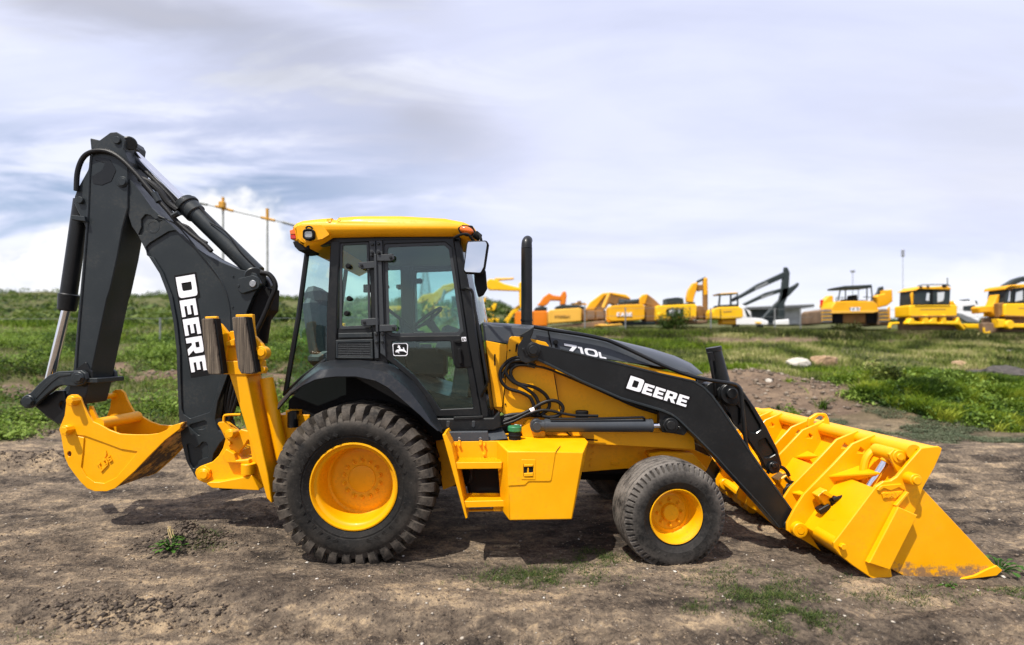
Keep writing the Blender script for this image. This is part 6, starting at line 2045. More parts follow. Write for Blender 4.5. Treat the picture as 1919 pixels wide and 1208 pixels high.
# 7 two dark booms
for lab, pts1, pts2, mk in (
    ('dark green excavator boom raised high, its stick hanging straight down',
     [(880, 442), (1000, 380), (1150, 285), (1390, 175), (1425, 158), (1440, 195), (1415, 225), (1130, 352), (960, 440)], [(1425, 160), (1432, 108), (1462, 115), (1484, 165), (1478, 280), (1460, 420), (1432, 480), (1430, 645), (1368, 645), (1365, 480), (1398, 360), (1415, 215)], [(1120, 325), (1250, 258), (1262, 282), (1130, 350)]),
    ('dark green excavator boom lying lower with a hooked tip, shorter of the dark pair',
     [(1000, 490), (1180, 400), (1240, 370), (1395, 328), (1400, 368), (1200, 432), (1040, 503)], [(1395, 330), (1500, 312), (1545, 285), (1572, 265), (1580, 290), (1560, 320), (1480, 402), (1390, 470), (1330, 560), (1230, 640), (1195, 640), (1300, 520), (1380, 440), (1400, 380)], [(1185, 415), (1310, 372), (1318, 385), (1195, 440)])):
    Yc = 34 if 'taller' in lab else 36
    t = far_thing('excavator_boom', lab, 'excavator', 1465, Yc)
    f = FarB(t, g2, Yc)
    b = f.part('boom', 'dark_far', (pts1, -.25, .25), r=1)
    f.part('decal', 'galvanised', (mk, -.27, -.245), parent=b, bevel=.004)
    f.part('stick', 'dark_far', (pts2, -.22, .22), r=1)
# 8 low building
t = far_thing('shed', 'low grey shed with a dark overhanging roof behind the dark booms', 'building', 1465, 60, None)
f = FarB(t, g2, 60)
f.part('wall', 'far_wall', ([(1080, 700), (1080, 545), (1590, 530), (1590, 700)], 0, 8))
f.part('roof', 'far_roof', ([(1030, 545), (1045, 520), (1735, 490), (1735, 520), (1590, 530)], -1.5, 9))
f.part('doorway', 'dark_far', ([(1090, 550), (1430, 540), (1430, 690), (1090, 690)], -.05, 0.02), bevel=.01)
f.part('wing', 'far_roof', ([(1590, 600), (1790, 600), (1790, 700), (1590, 700)], 2, 6))
for (u0, v0, w0, lab) in ((1525, 690, 52, 'white concrete block low on the grass, left of the dark boom foot'), (1410, 690, 120, 'long white concrete block on the grass below the dark booms')):
    pass
t = far_thing('concrete_block', 'pale concrete block on the grass under the dark booms', 'block', 1468, 29, None)
f = FarB(t, g2, 29); f.part('block', 'white_paint', ([(1340, 655), (1475, 645), (1480, 705), (1340, 705)], -.3, .3), r=2)
# 9 bulldozer with canopy
Yc = 26
t = far_thing('bulldozer', 'yellow bulldozer seen from behind with an open four-post canopy', 'bulldozer', 1602, Yc)
f = FarB(t, g3, Yc)
b = f.part('fuel_tank', 'yellow_far', ([(183, 560), (215, 510), (245, 500), (560, 498), (600, 530), (612, 590), (560, 602), (185, 610)], -1.1, .6), r=3, bevel=.12)
f.word('CAT', (358, 590), 7.0, 'white_decal', -1.13, f.part('badge', 'galvanised', ([(348, 556), (432, 552), (425, 600), (352, 603)], -1.13, -1.08), parent=b, bevel=.01), 6.0)
c = f.part('canopy', 'dark_far', ([(263, 372), (300, 362), (550, 350), (552, 378), (268, 388)], -.9, 1.0), ([(262, 385), (275, 385), (250, 505), (238, 505)], -.8, -.7), ([(308, 385), (318, 385), (318, 505), (308, 505)], .6, .7), ([(500, 380), (512, 380), (512, 500), (502, 500)], .6, .7), ([(540, 378), (552, 378), (565, 500), (553, 500)], -.8, -.7), ([(425, 382), (432, 382), (430, 480), (425, 480)], .6, .65), bevel=.02)
f.part('seat', 'matt_black', ([(300, 505), (310, 480), (370, 480), (375, 445), (420, 440), (428, 490), (500, 490), (500, 502)], -.5, .3), r=1)
f.part('axle_housing', 'brown_far', ([(195, 612), (610, 600), (610, 700), (195, 700)], -.6, .6)); 
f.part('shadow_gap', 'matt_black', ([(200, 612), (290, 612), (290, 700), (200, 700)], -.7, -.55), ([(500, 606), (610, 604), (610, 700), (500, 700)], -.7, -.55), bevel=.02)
for pts in ([(95, 590), (120, 572), (190, 575), (195, 700), (95, 700)], [(612, 580), (640, 568), (690, 570), (715, 590), (712, 720), (612, 715)]):
    f.part('track', 'rust_track', (pts, -1.0, 2.2), r=2)
f.part('lift_cylinder', 'yellow_far', ([(580, 460), (620, 440), (660, 435), (660, 400), (735, 395), (740, 500), (690, 540), (610, 560), (600, 500)], .3, .9), ([(105, 545), (120, 490), (165, 450), (200, 450), (208, 560), (120, 575)], .3, .9), ([(690, 560), (715, 545), (718, 670), (695, 690)], -1.05, -.95), ([(95, 590), (112, 590), (112, 690), (95, 690)], -1.05, -.95), r=1)
f.part('ripper', 'dark_far', ([(565, 460), (600, 420), (615, 375), (655, 365), (660, 400), (640, 440), (590, 460)], .95, 1.2))
f.part('flag', 'red_lens', ([(82, 490), (110, 485), (112, 540), (84, 540)], .4, .45), bevel=.01)
# 10 bulldozer with cab
Yc = 25
t = far_thing('bulldozer', 'yellow bulldozer seen from behind with a closed dark-glass cab and roof lamps', 'bulldozer', 1748, Yc)
f = FarB(t, g3, Yc)
b = f.part('fuel_tank', 'yellow_far_bright', ([(890, 545), (900, 535), (1310, 532), (1322, 545), (1320, 625), (1300, 640), (900, 642), (890, 630)], -1.0, .8), r=1.5, bevel=.06)
f.part('decal', 'faded_lettering', ([(985, 570), (1215, 568), (1215, 576), (985, 578)], -1.02, -.98), parent=b, bevel=.003)
c = f.part('cab', 'dark_far', ([(935, 532), (940, 410), (960, 395), (1250, 390), (1262, 400), (1255, 530)], -.9, .9), r=1)
f.part('window', 'mirror_silver', ([(1140, 420), (1205, 415), (1200, 470), (1190, 500), (1140, 510)], -.93, -.88), ([(1045, 425), (1070, 425), (1065, 500), (1035, 495)], -.93, -.88), parent=c, bevel=.01)
f.part('cab_roof', 'yellow_far', ([(930, 405), (960, 385), (990, 365), (1060, 372), (1230, 362), (1268, 380), (1262, 400), (960, 396)], -1.0, 1.0), r=1, parent=c)
f.part('mirror_post', 'yellow_far', ([(900, 440), (920, 410), (952, 420), (945, 530), (915, 530)], -.7, -.5), ([(1250, 500), (1290, 495), (1310, 532), (1250, 532)], -.7, -.5), parent=c)
f.part('roof_lamp', 'matt_black', ([(980, 365), (1005, 363), (1005, 380), (980, 380)], -1.05, -.95), ([(1045, 360), (1070, 360), (1070, 378), (1045, 378)], -1.05, -.95), ([(1185, 355), (1225, 352), (1225, 375), (1185, 375)], -1.05, -.95), parent=c, bevel=.02)
f.part('aerial', 'dark_far', tubes=[([(1228, 290), (1230, 365)], .02, 0)], parent=c)
f.part('drawbar', 'yellow_far_bright', ([(870, 700), (905, 650), (930, 650), (940, 680), (1010, 690), (1010, 622), (1060, 622), (1065, 680), (1110, 640), (1140, 640), (1140, 690), (1180, 690), (1180, 620), (1222, 620), (1225, 680), (1310, 680), (1335, 640), (1365, 700), (1400, 750), (1380, 762), (1330, 715), (1100, 708), (880, 712)], -1.1, -.5), r=1)
f.part('push_arm', 'yellow_far_bright', ([(702, 740), (720, 690), (800, 688), (805, 706), (735, 715), (725, 748)], -.9, -.6), ([(1365, 705), (1535, 705), (1545, 755), (1500, 748), (1400, 745)], -.9, -.6), r=1)
f.part('undercarriage', 'rust_track', ([(900, 645), (1320, 640), (1320, 760), (900, 760)], -.4, 1.2))
# 11 white lorry
t = far_thing('lorry', 'white lorry cab with a grey sloping bed between two yellow machines', 'lorry', 1812, 31, None)
f = FarB(t, g3, 31)
f.part('cab', 'white_paint', ([(1290, 520), (1310, 500), (1480, 500), (1500, 530), (1520, 600), (1520, 690), (1330, 690), (1320, 560), (1292, 540)], -1, 1), r=2)
f.part('window', 'dark_far', ([(1372, 545), (1478, 535), (1485, 590), (1372, 585)], -1.03, -.98), bevel=.01)
f.part('bed', 'galvanised', ([(1320, 605), (1360, 610), (1525, 680), (1520, 700), (1400, 690), (1325, 640)], -1.3, -.9), r=1)
f.part('roof_rail', 'dark_far', ([(1400, 485), (1430, 480), (1440, 500), (1500, 495), (1510, 530), (1490, 520), (1400, 500)], -.5, .5))
# 12 machine cut by the frame
Yc = 24.5
t = far_thing('bulldozer', 'yellow machine with a dark arched boom, cut off by the right edge of the view', 'bulldozer', 1890, Yc)
f = FarB(t, g3, Yc)
b = f.part('body', 'yellow_far_bright', ([(1745, 535), (1760, 522), (2080, 520), (2100, 640), (1900, 640), (1745, 630)], -1.1, .9), r=1.5, bevel=.06)
f.part('decal', 'faded_lettering', ([(1870, 560), (2040, 558), (2040, 566), (1870, 568)], -1.12, -1.08), parent=b, bevel=.003)
c = f.part('cab', 'dark_far', ([(1755, 520), (1775, 385), (1800, 370), (2060, 360), (2070, 520)], -.9, .9), r=1)
f.part('window', 'mirror_silver', ([(1850, 420), (1910, 400), (1910, 490), (1840, 505)], -.93, -.88), ([(1790, 410), (1815, 400), (1800, 500), (1775, 505)], -.93, -.88), parent=c, bevel=.01)
f.part('cab_roof', 'yellow_far', ([(1748, 395), (1755, 370), (1800, 355), (1910, 345), (2080, 345), (2080, 372), (1910, 370), (1800, 390)], -1.0, 1.0), r=1, parent=c)
f.part('boom', 'dark_far', ([(1635, 500), (1680, 430), (1750, 355), (1840, 300), (1919, 275), (2060, 260), (2060, 320), (1919, 320), (1800, 370), (1720, 440), (1660, 520)], 1.0, 1.5), r=1)
f.part('side_arm', 'yellow_far', ([(1508, 560), (1530, 545), (1640, 540), (1680, 440), (1705, 440), (1690, 560), (1660, 640), (1620, 600), (1520, 610)], -.4, .4), r=1)
f.part('ladder', 'brown_far', ([(1690, 520), (1745, 510), (1740, 610), (1700, 640)], -.9, -.4))
f.part('hub', 'yellow_far_bright', (ring(1800, 712, 42, 16), -1.3, -.8), ([(1670, 660), (1760, 665), (1760, 700), (2080, 705), (2080, 745), (1680, 740)], -1.1, -.6), r=.5)
f.part('push_arm', 'rust_track', ([(1550, 700), (1600, 690), (1665, 700), (1660, 750), (1630, 790), (1560, 790)], -.8, -.3))
f.part('hook', 'yellow_far_bright', ([(1550, 740), (1570, 740), (1575, 780), (1620, 770), (1620, 792), (1560, 796)], -.85, -.75))
f.part('undercarriage', 'rust_track', ([(1690, 640), (2080, 640), (2080, 780), (1690, 780)], -.5, 1.2))

# rails, lamps, grousers and pipes that show on the machines
def rail(root_label, zf_, pts, Yc, rad=.022, mat='dark_far', name='handrail'):
    t = next(o for o in COL.objects if o.get('label', '').startswith(root_label))
    mb = MB(); mb.tube([P(u, v, Yc) for u, v in zf_(pts)], rad, 6, smooth=False); mb.build(name, mat, t)
def slab(root_label, zf_, pts, Yc, mat, name, d=.04):
    t = next(o for o in COL.objects if o.get('label', '').startswith(root_label))
    mb = MB(); mb.plate(zf_(pts), Yc, Yc + d, bevel=.01); mb.build(name, mat, t)
for k in range(5):
    rail('yellow excavator with a black', g2, [(225 + 38 * k, 492), (225 + 38 * k, 470)], 27.2)
rail('yellow excavator with a black', g2, [(222, 470), (380, 468)], 27.2)
slab('yellow excavator with a black', g2, [(112, 640), (522, 622), (522, 642), (460, 656), (108, 660)], 27.28, 'brown_far', 'skirt')
slab('yellow excavator with a black', g2, [(452, 510), (456, 510), (456, 640), (452, 642)], 27.3, 'dark_far', 'seam')
slab('orange yellow excavator', g1, [(1400, 392), (1500, 380), (1700, 372), (1700, 386), (1500, 396), (1400, 404)], 27.5, 'dark_far', 'top_cover')
rail('orange yellow excavator', g1, [(1550, 385), (1550, 345)], 27.6, .05)
rail('pale yellow excavator', g1, [(985, 420), (985, 375), (1130, 372), (1130, 410)], 28.5)
slab('pale yellow excavator', g1, [(1150, 452), (1230, 452), (1230, 535), (1150, 538)], 28.5, 'rust_track', 'door_panel')
slab('pale yellow excavator', g1, [(1250, 455), (1330, 458), (1330, 530), (1250, 532)], 28.5, 'rust_track', 'door_panel')
for k in range(7):
    slab('yellow bulldozer seen from behind with an open', g3, [(96, 585 + 16 * k), (190, 582 + 16 * k), (190, 590 + 16 * k), (96, 593 + 16 * k)], 25.38, 'yellow_far_pale' if k % 2 else 'galvanised', 'grouser', .06)
    slab('yellow bulldozer seen from behind with an open', g3, [(622, 585 + 16 * k), (705, 582 + 16 * k), (705, 590 + 16 * k), (622, 593 + 16 * k)], 25.38, 'yellow_far_pale' if k % 2 else 'galvanised', 'grouser', .06)
slab('yellow bulldozer seen from behind with an open', g3, [(190, 590), (605, 584), (612, 592), (560, 604), (186, 612)], 25.36, 'yellow_far_pale', 'bumper')
rail('yellow bulldozer seen from behind with an open', g3, [(225, 505), (225, 470), (300, 468)], 25.4)
rail('yellow bulldozer seen from behind with an open', g3, [(540, 500), (545, 465), (470, 462)], 25.4)
slab('yellow bulldozer seen from behind with a closed', g3, [(940, 525), (1258, 522), (1258, 532), (940, 536)], 24.4, 'matt_black', 'sill')
slab('yellow bulldozer seen from behind with a closed', g3, [(1085, 400), (1100, 400), (1098, 528), (1083, 528)], 24.46, 'matt_black', 'pillar')
slab('yellow bulldozer seen from behind with a closed', g3, [(905, 632), (1310, 628), (1310, 642), (905, 646)], 24.38, 'brown_far', 'skirt')
rail('yellow bulldozer seen from behind with a closed', g3, [(960, 365), (1000, 352), (1230, 350), (1255, 365)], 24.5)
slab('yellow machine with a dark arched', g3, [(1750, 625), (1919, 632), (1919, 645), (1750, 640)], 23.85, 'brown_far', 'skirt')
slab('yellow machine with a dark arched', g3, [(1830, 380), (1842, 378), (1836, 515), (1824, 515)], 23.9, 'matt_black', 'pillar')
slab('orange excavator', g1, [(590, 455), (598, 455), (598, 600), (590, 600)], 30.3, 'brown_far', 'seam')
slab('small yellow machine', g2, [(768, 545), (774, 545), (774, 645), (768, 645)], 26.45, 'dark_far', 'seam')

# ---------------------------------------------------------------- poles, wires, fence, rocks
def pole(u, Yp, v_top, r, label, mat='concrete_pole', top=None, arm=None, cat='utility pole', name='utility_pole', base=None, group=None):
    x = (u - UX) * Yp / F
    z0 = float(gz(x, Yp, False)) - .2
    zt = CAM_H - (v_top - VY) * Yp / F
    t = thing(name, label, cat, (x, Yp, z0), group)
    mb = MB(); mb.cyl((x, Yp, z0), (x, Yp, zt), r * .8, r * .6, n=12); mb.build('shaft', mat, t)
    return t, x, zt
t, x, zt = pole(418, 38, 372, .12, 'utility pole with a yellow transformer top, left of the two poles behind the boom', group='utility poles')
mb = MB(); mb.box((x, 37.9, zt - .5), (.42, .4, .5), bevel=.05); mb.cyl((x, 38, zt - .9), (x, 38, zt + .1), .10); mb.build('transformer', 'pole_yellow', t)
mb = MB(); mb.tube([P(404, 386, 38), P(437, 395, 38)], .10, 6); mb.build('crossarm', 'pole_yellow', t)
t, x, zt = pole(501, 38, 392, .12, 'plain utility pole with a short yellow crossarm, nearest to the cab roof', group='utility poles')
mb = MB(); mb.tube([P(489, 407, 38), P(515, 413, 38)], .10, 6); mb.cyl((x, 38, zt - .8), (x, 38, zt + .05), .11); mb.build('crossarm', 'pole_yellow', t)
mb = MB()
for a, b, r in (((370, 379), (388, 383), .11), ((388, 383), (404, 387), .045), ((437, 395), (489, 407), .045), ((515, 413), (530, 416), .045), ((530, 416), (560, 424), .10), ((200, 340), (370, 379), .03)):
    mb.tube([P(*a, 38.2), P(*b, 38.2)], r, 6)
tag(mb.build('power_line', 'galvanised'), 'thick power cable strung between the two utility poles', 'power line')
mb = MB()
for (u, v) in ((379, 381), (545, 420)):
    mb.tube([P(u - 9, v - 2, 38.2), P(u + 9, v + 2, 38.2)], .12, 6)
t, x, zt = pole(1692, 70, 474, .045, 'tall thin floodlight mast behind the bulldozers', 'galvanised', name='light_mast', cat='mast')
mb = MB(); mb.box((x, 70, zt), (.36, .3, 1.0), bevel=.08); mb.build('lamp_head', 'dull_steel', t)
t, x, zt = pole(1598, 70, 508, .06, 'short lamp mast showing over the canopy of the bulldozer', 'galvanised', name='light_mast', cat='mast')
mb = MB(); mb.box((x, 70, zt), (.6, .3, .3), bevel=.08); mb.build('lamp_head', 'dull_steel', t)
# lattice tower behind the cab
Yp = 120
x = (797 - UX) * Yp / F
z0 = float(gz(x, Yp, False)) - .5
zt = CAM_H - (508 - VY) * Yp / F
t = thing('lattice_tower', 'thin steel lattice tower on the skyline, seen through the cab windows', 'tower', (x, Yp, z0))
mb = MB()
n = 9
def tp(k, c):
    f = k / n
    w = 1.6 * (1 - f) + .45 * f
    return Vector((x + w * (1 if c in (1, 2) else -1), Yp + w * (1 if c > 1 else -1), z0 + (zt - z0) * f))
for c in range(4):
    mb.tube([tp(0, c), tp(n, c)], .09, 4, smooth=False)
    for k in range(n):
        mb.tube([tp(k, c), tp(k + 1, (c + 1) % 4)], .05, 4, smooth=False); mb.tube([tp(k, (c + 1) % 4), tp(k + 1, c)], .05, 4, smooth=False); mb.tube([tp(k, c), tp(k, (c + 1) % 4)], .05, 4, smooth=False)
mb.build('lattice', 'galvanised', t)

def fence(posts, Yp, label, hgt, wires):
    x0 = (posts[0] - UX) * Yp / F
    t = thing('wire_fence', label, 'fence', (x0, Yp, float(gz(x0, Yp))))
    pt = []
    for u in posts:
        x = (u - UX) * Yp / F; z = float(gz(x, Yp))
        mb = MB(); mb.cyl((x, Yp, z - .2), (x, Yp, z + hgt), .035, n=8); mb.build('post', 'galvanised', t)
        pt.append((x, z))
    for h in wires:
        mb = MB(); mb.tube([Vector((x, Yp, z + h)) for x, z in pt], .009, 4, smooth=False); mb.build('wire', 'galvanised', t)
fence([-260, 300, 860], 21.5, 'thin wire fence with grey posts crossing the green slope at the left', 1.15, (1.12,))
fence([1096, 1172, 1260, 1332, 1452, 1500, 1592, 1686, 1790, 1900, 2010, 2130], 26.2, 'wire fence with thin grey posts along the top of the bank at the right', 1.25, (.8, 1.2))

def rock(u, v, Yp, size, mat, label, seed, name='boulder'):
    x = (u - UX) * Yp / F
    z = float(gz(x, Yp))
    bm = bmesh.new()
    bmesh.ops.create_icosphere(bm, subdivisions=4, radius=1.0)
    rg = np.random.RandomState(seed)
    dirs = rg.normal(size=(13, 3)); dirs /= np.linalg.norm(dirs, axis=1)[:, None]; dd = rg.uniform(.62, .95, 13)
    for vtx in bm.verts:
        p = np.array(vtx.co)
        s = 1.0
        for d_, h_ in zip(dirs, dd):
            c = p.dot(d_)
            if c * s > h_: s = h_ / c
        nn = float(fbm(np.array([p[0] * 3 + seed]), np.array([p[1] * 3 + p[2] * 2.3]), 4, seed)[0]) - .5
        p = p * s * (1 + .22 * nn)
        vtx.co = Vector((p[0] * size[0], p[1] * size[1], p[2] * size[2]))
    mb = MB(); mb.bm.free(); mb.bm = bm
    o = mb.build(name, mat, angle=35)
    o.location = (x, Yp, z + size[2] * .40)
    return tag(o, label, 'rock')
rock(1495, 663, 17.5, (.42, .3, .24), 'pale_stone', 'white flat-topped rock lying on the grassy bank', 3)
rock(1544, 657, 17.8, (.46, .32, .30), 'tan_stone', 'brown rock beside the white rock on the grassy bank', 5)
rock(1797, 668, 17.5, (.25, .2, .14), 'tan_stone', 'small brown rock in the grass above the green hump', 8)
rock(1880, 694, 15.2, (.8, .5, .42), 'dark_stone', 'large dark rock on the bare patch near the right edge', 11)
rock(1830, 690, 15.6, (.8, .4, .24), 'dark_stone', 'low dark rock slab just left of the large dark rock', 14)
rock(1892, 649, 20, (.16, .14, .08), 'pale_stone', 'small white stone in the grass high on the bank at the right', 17)
rock(1623, 701, 13.0, (.22, .15, .10), 'tan_stone', 'flat tan rock at the left end of the bright grass hump', 21)
rock(1442, 692, 14.3, (.11, .10, .07), 'pale_stone', 'pale round stone on top of the bare dirt bank', 25)
rock(1465, 752, 11.5, (.10, .09, .08), 'tan_stone', 'small tan stone at the foot of the dirt bank', 28)
rock(1686, 770, 10.4, (.07, .05, .03), 'pale_stone', 'small white stone on the grey-green ground cover', 31)
# ================================================================ vegetation
RG = np.random.RandomState(7)
def mat_leaf(name, cols, rough=0.6, trans=0.35):
    m, t, b = pbsdf(name)
    a = t.n('ShaderNodeAttribute', attribute_name='tone').outputs['Fac']
    pts = [(i / (len(cols) - 1), c) for i, c in enumerate(cols)]
    c = t.ramp(a, pts)
    t.nt.links.new(c, b.inputs['Base Color'])
    b.inputs['Roughness'].default_value = rough
    b.inputs['Specular IOR Level'].default_value = 0.25
    if trans:
        tl = t.n('ShaderNodeBsdfTranslucent')
        t.nt.links.new(c, tl.inputs[0])
        mx = t.n('ShaderNodeMixShader', inp={0: trans, 1: b.outputs[0], 2: tl.outputs[0]})
        t.nt.links.new(mx.outputs[0], m.node_tree.nodes['Material Output'].inputs[0])
mat_leaf('grass_bright', [(0.018, 0.042, 0.004), (0.080, 0.150, 0.008), (0.20, 0.285, 0.015), (0.38, 0.42, 0.05)])
mat_leaf('grass_field', [(0.034, 0.046, 0.012), (0.12, 0.165, 0.028), (0.25, 0.28, 0.062), (0.48, 0.43, 0.20)])
mat_leaf('grass_dark', [(0.020, 0.026, 0.007), (0.045, 0.060, 0.012), (0.075, 0.095, 0.018), (0.17, 0.14, 0.07)])
mat_leaf('weed_leaf', [(0.014, 0.034, 0.005), (0.060, 0.115, 0.014), (0.14, 0.22, 0.024), (0.24, 0.33, 0.06)])
mat_leaf('cover_leaf', [(0.045, 0.062, 0.032), (0.090, 0.115, 0.062), (0.15, 0.175, 0.10), (0.25, 0.23, 0.15)])
mat_leaf('scrub_leaf', [(0.018, 0.036, 0.008), (0.048, 0.085, 0.014), (0.095, 0.145, 0.022), (0.16, 0.20, 0.05)])
mat_leaf('turf_leaf', [(0.022, 0.042, 0.010), (0.050, 0.088, 0.018), (0.095, 0.140, 0.030), (0.19, 0.20, 0.07)])
mat_leaf('plant_leaf', [(0.03, 0.09, 0.012), (0.06, 0.15, 0.02), (0.10, 0.21, 0.03)])

def leaf_mesh(name, co, faces, tone, mat):
    me = mesh_np(name, co, faces)
    at = me.attributes.new('tone', 'FLOAT', 'POINT')
    at.data.foreach_set('value', np.clip(tone, 0, 1).astype(np.float32))
    me.materials.append(MATS[mat])
    o = bpy.data.objects.new(name, me); COL.objects.link(o)
    return o
def blades(x, y, z, h, w, tone, lean=.35):
    """one bent, tapering blade per point"""
    n = len(x)
    az = RG.uniform(0, 2 * np.pi, n); la = RG.uniform(0, 2 * np.pi, n)
    l = h * lean * RG.uniform(.3, 1.3, n)
    dx, dy = np.cos(az) * w / 2, np.sin(az) * w / 2
    lx, ly = np.cos(la) * l, np.sin(la) * l
    b0 = np.stack([x - dx, y - dy, z], -1); b1 = np.stack([x + dx, y + dy, z], -1)
    m0 = np.stack([x - dx * .8 + lx * .35, y - dy * .8 + ly * .35, z + h * .55], -1); m1 = np.stack([x + dx * .8 + lx * .35, y + dy * .8 + ly * .35, z + h * .55], -1)
    t0 = np.stack([x - dx * .12 + lx, y - dy * .12 + ly, z + h * .95], -1); t1 = np.stack([x + dx * .12 + lx, y + dy * .12 + ly, z + h * .95], -1)
    co = np.stack([b0, b1, m0, m1, t0, t1], 1).reshape(-1, 3)
    i = np.arange(n)[:, None] * 6
    f = np.concatenate([i + np.array([0, 1, 3, 2]), i + np.array([2, 3, 5, 4])], 0)
    return co, f, np.repeat(tone, 6)
def leaves(x, y, z, s, tone, up=.5):
    """small folded leaves, tilted at random"""
    n = len(x)
    az = RG.uniform(0, 2 * np.pi, n); ti = RG.normal(0, up, n)
    d = np.stack([np.cos(az) * np.cos(ti), np.sin(az) * np.cos(ti), np.sin(ti)], -1)
    sd = np.stack([-np.sin(az), np.cos(az), RG.normal(0, .35, n)], -1)
    sd /= np.linalg.norm(sd, axis=1)[:, None]
    c = np.stack([x, y, z], -1); s_ = s[:, None]
    co = np.stack([c - d * s_ * .5, c + sd * s_ * .32, c + d * s_ * .5, c - sd * s_ * .32], 1).reshape(-1, 3)
    f = np.arange(n)[:, None] * 4 + np.arange(4)
    return co, f, np.repeat(tone, 4)

def scatter(n, amin, amax, y0, y1, dens):
    """random points between two distances, thinned by a density function"""
    y = np.sqrt(RG.uniform(y0 * y0, y1 * y1, n))
    x = RG.uniform(amin, amax, n) * y
    k = RG.uniform(0, 1, n) < dens(x, y)
    return x[k], y[k]

# grey-green creeping cover at the foot of the bank, right
def d_cover(x, y):
    g, th = green_mask(x, y)
    return g * (1 - left_w(x, y)) * (1 - sst(y, 11.0, 13.2)) * sst(fbm(x * 1.1, y * 2.6, 4, 61), .43, .52)
x, y = scatter(420000, .02, 1.25, 8.6, 13.2, d_cover)
z = gz(x, y) + RG.uniform(.0, .05, len(x))
o = leaf_mesh('ground_cover', *leaves(x, y, z, RG.uniform(.018, .042, len(x)), fbm(x * 2, y * 2, 3, 62) * .7 + RG.uniform(0, .45, len(x)) - .05, .35), 'cover_leaf')
tag(o, kind='stuff')
# bright grass on the hump
hump = lambda x, y: np.exp(-(np.clip(np.abs(x - 12.6) - 1.4, 0, 9) / 2.2) ** 2 - ((y - 13.3) / 2.0) ** 2)
def d_bright(x, y):
    return sst(hump(x, y) + (fbm(x * .9, y * 1.1, 3, 63) - .5) * .9, .30, .45)
x, y = scatter(420000, .50, 1.3, 10.2, 17, d_bright)
h = RG.uniform(.06, .22, len(x)) * (.25 + 1.5 * sst(fbm(x * 2.3, y * 2.3, 3, 64), .25, .75))
tn = 2.6 * (fbm(x * 2.2, y * 2.2, 3, 65) - .5) + .38 + RG.normal(0, .17, len(x))
tag(leaf_mesh('bright_grass', *blades(x, y, gz(x, y) - .02, h, RG.uniform(.012, .028, len(x)), tn, .9), 'grass_bright'), kind='stuff')
HUMP_CLUMPS = True
# mixed field grass on the right bank
def d_field(x, y):
    g, th = green_mask(x, y)
    return g * (1 - left_w(x, y)) * sst(y, 12.8, 15.2) * (.25 + .75 * sst(fbm(x * .5, y * .7, 4, 66), .38, .56)) * (1 - .9 * d_bright(x, y))
x, y = scatter(300000, -.03, 1.3, 11, 27.5, d_field)
n1 = fbm(x * .35, y * .5, 4, 67)
h = RG.uniform(.08, .24, len(x)) * (.3 + 1.4 * n1)
tn = .48 + 2.2 * (fbm(x * .9, y * 1.3, 4, 68) - .5) + RG.normal(0, .20, len(x))
tag(leaf_mesh('field_grass', *blades(x, y, gz(x, y) - .02, h, RG.uniform(.016, .032, len(x)), tn, .5), 'grass_field'), kind='stuff')
# bright low patches among it
def d_patch(x, y):
    g, th = green_mask(x, y)
    return g * (1 - left_w(x, y)) * sst(fbm(x * .30, y * .55, 4, 69), .53, .60) * sst(y, 13, 15)
x, y = scatter(200000, -.02, 1.3, 13, 24, d_patch)
tag(leaf_mesh('meadow_grass', *blades(x, y, gz(x, y) - .02, RG.uniform(.10, .26, len(x)), RG.uniform(.018, .03, len(x)), .25 + .5 * fbm(x, y, 3, 70) + RG.normal(0, .12, len(x)), .5), 'grass_bright'), kind='stuff')
# dark rank grass along the top of the bank
def d_dark(x, y):
    return (1 - left_w(x, y)) * sst(fbm(x * .35, y * .6, 4, 71) + .20 * np.exp(-((y - 23.6) / 1.2) ** 2), .46, .56) * sst(y, 20.0, 22.6)
x, y = scatter(220000, -.02, 1.3, 20, 28.5, d_dark)
h = RG.uniform(.12, .34, len(x)) * (.35 + 1.0 * fbm(x * .8, y * .8, 3, 72))
tag(leaf_mesh('rank_grass', *blades(x, y, gz(x, y) - .03, h, RG.uniform(.022, .045, len(x)), 1.6 * (fbm(x * .8, y * .8, 3, 73) - .5) + .45 + RG.normal(0, .2, len(x)), .45), 'grass_dark'), kind='stuff')

# left slope: low broad-leaved weeds in clumps
def clumps(nc, amin, amax, y0, y1, dens, per, rad, hgt, size, tone_s, name, mat, up=.55):
    cx, cy = scatter(nc, amin, amax, y0, y1, dens)
    k = len(cx)
    R_ = RG.uniform(rad[0], rad[1], k); H_ = RG.uniform(hgt[0], hgt[1], k); T_ = RG.uniform(-.1, .9, k) * .65 + (fbm(cx * .5, cy * .8, 3, tone_s) - .5) * 1.6 + .22
    idx = np.repeat(np.arange(k), per)
    n = len(idx)
    a = RG.uniform(0, 2 * np.pi, n); rr = np.sqrt(RG.uniform(0, 1, n)); el = RG.uniform(0, 1, n)
    px = cx[idx] + np.cos(a) * rr * R_[idx]; py = cy[idx] + np.sin(a) * rr * R_[idx]
    top = H_[idx] * np.sqrt(np.clip(1 - rr ** 2, 0.03, 1))
    pz = gz(px, py) + top * (.25 + .75 * el ** .6)
    tn = T_[idx] + RG.normal(0, .15, n)
    return leaf_mesh(name, *leaves(px, py, pz, RG.uniform(size[0], size[1], n), tn, up), mat)
o = clumps(3000, .5, 1.3, 10.4, 17, lambda x, y: d_bright(x, y), 46, (.10, .30), (.10, .34), (.04, .11), 86, 'low_brush', 'weed_leaf', .8)
tag(o, kind='stuff')
def d_weed(x, y):
    g, th = green_mask(x, y)
    return left_w(x, y) * g * (.05 + .95 * sst(fbm(x * .55, y * .8, 4, 75), .42, .54))
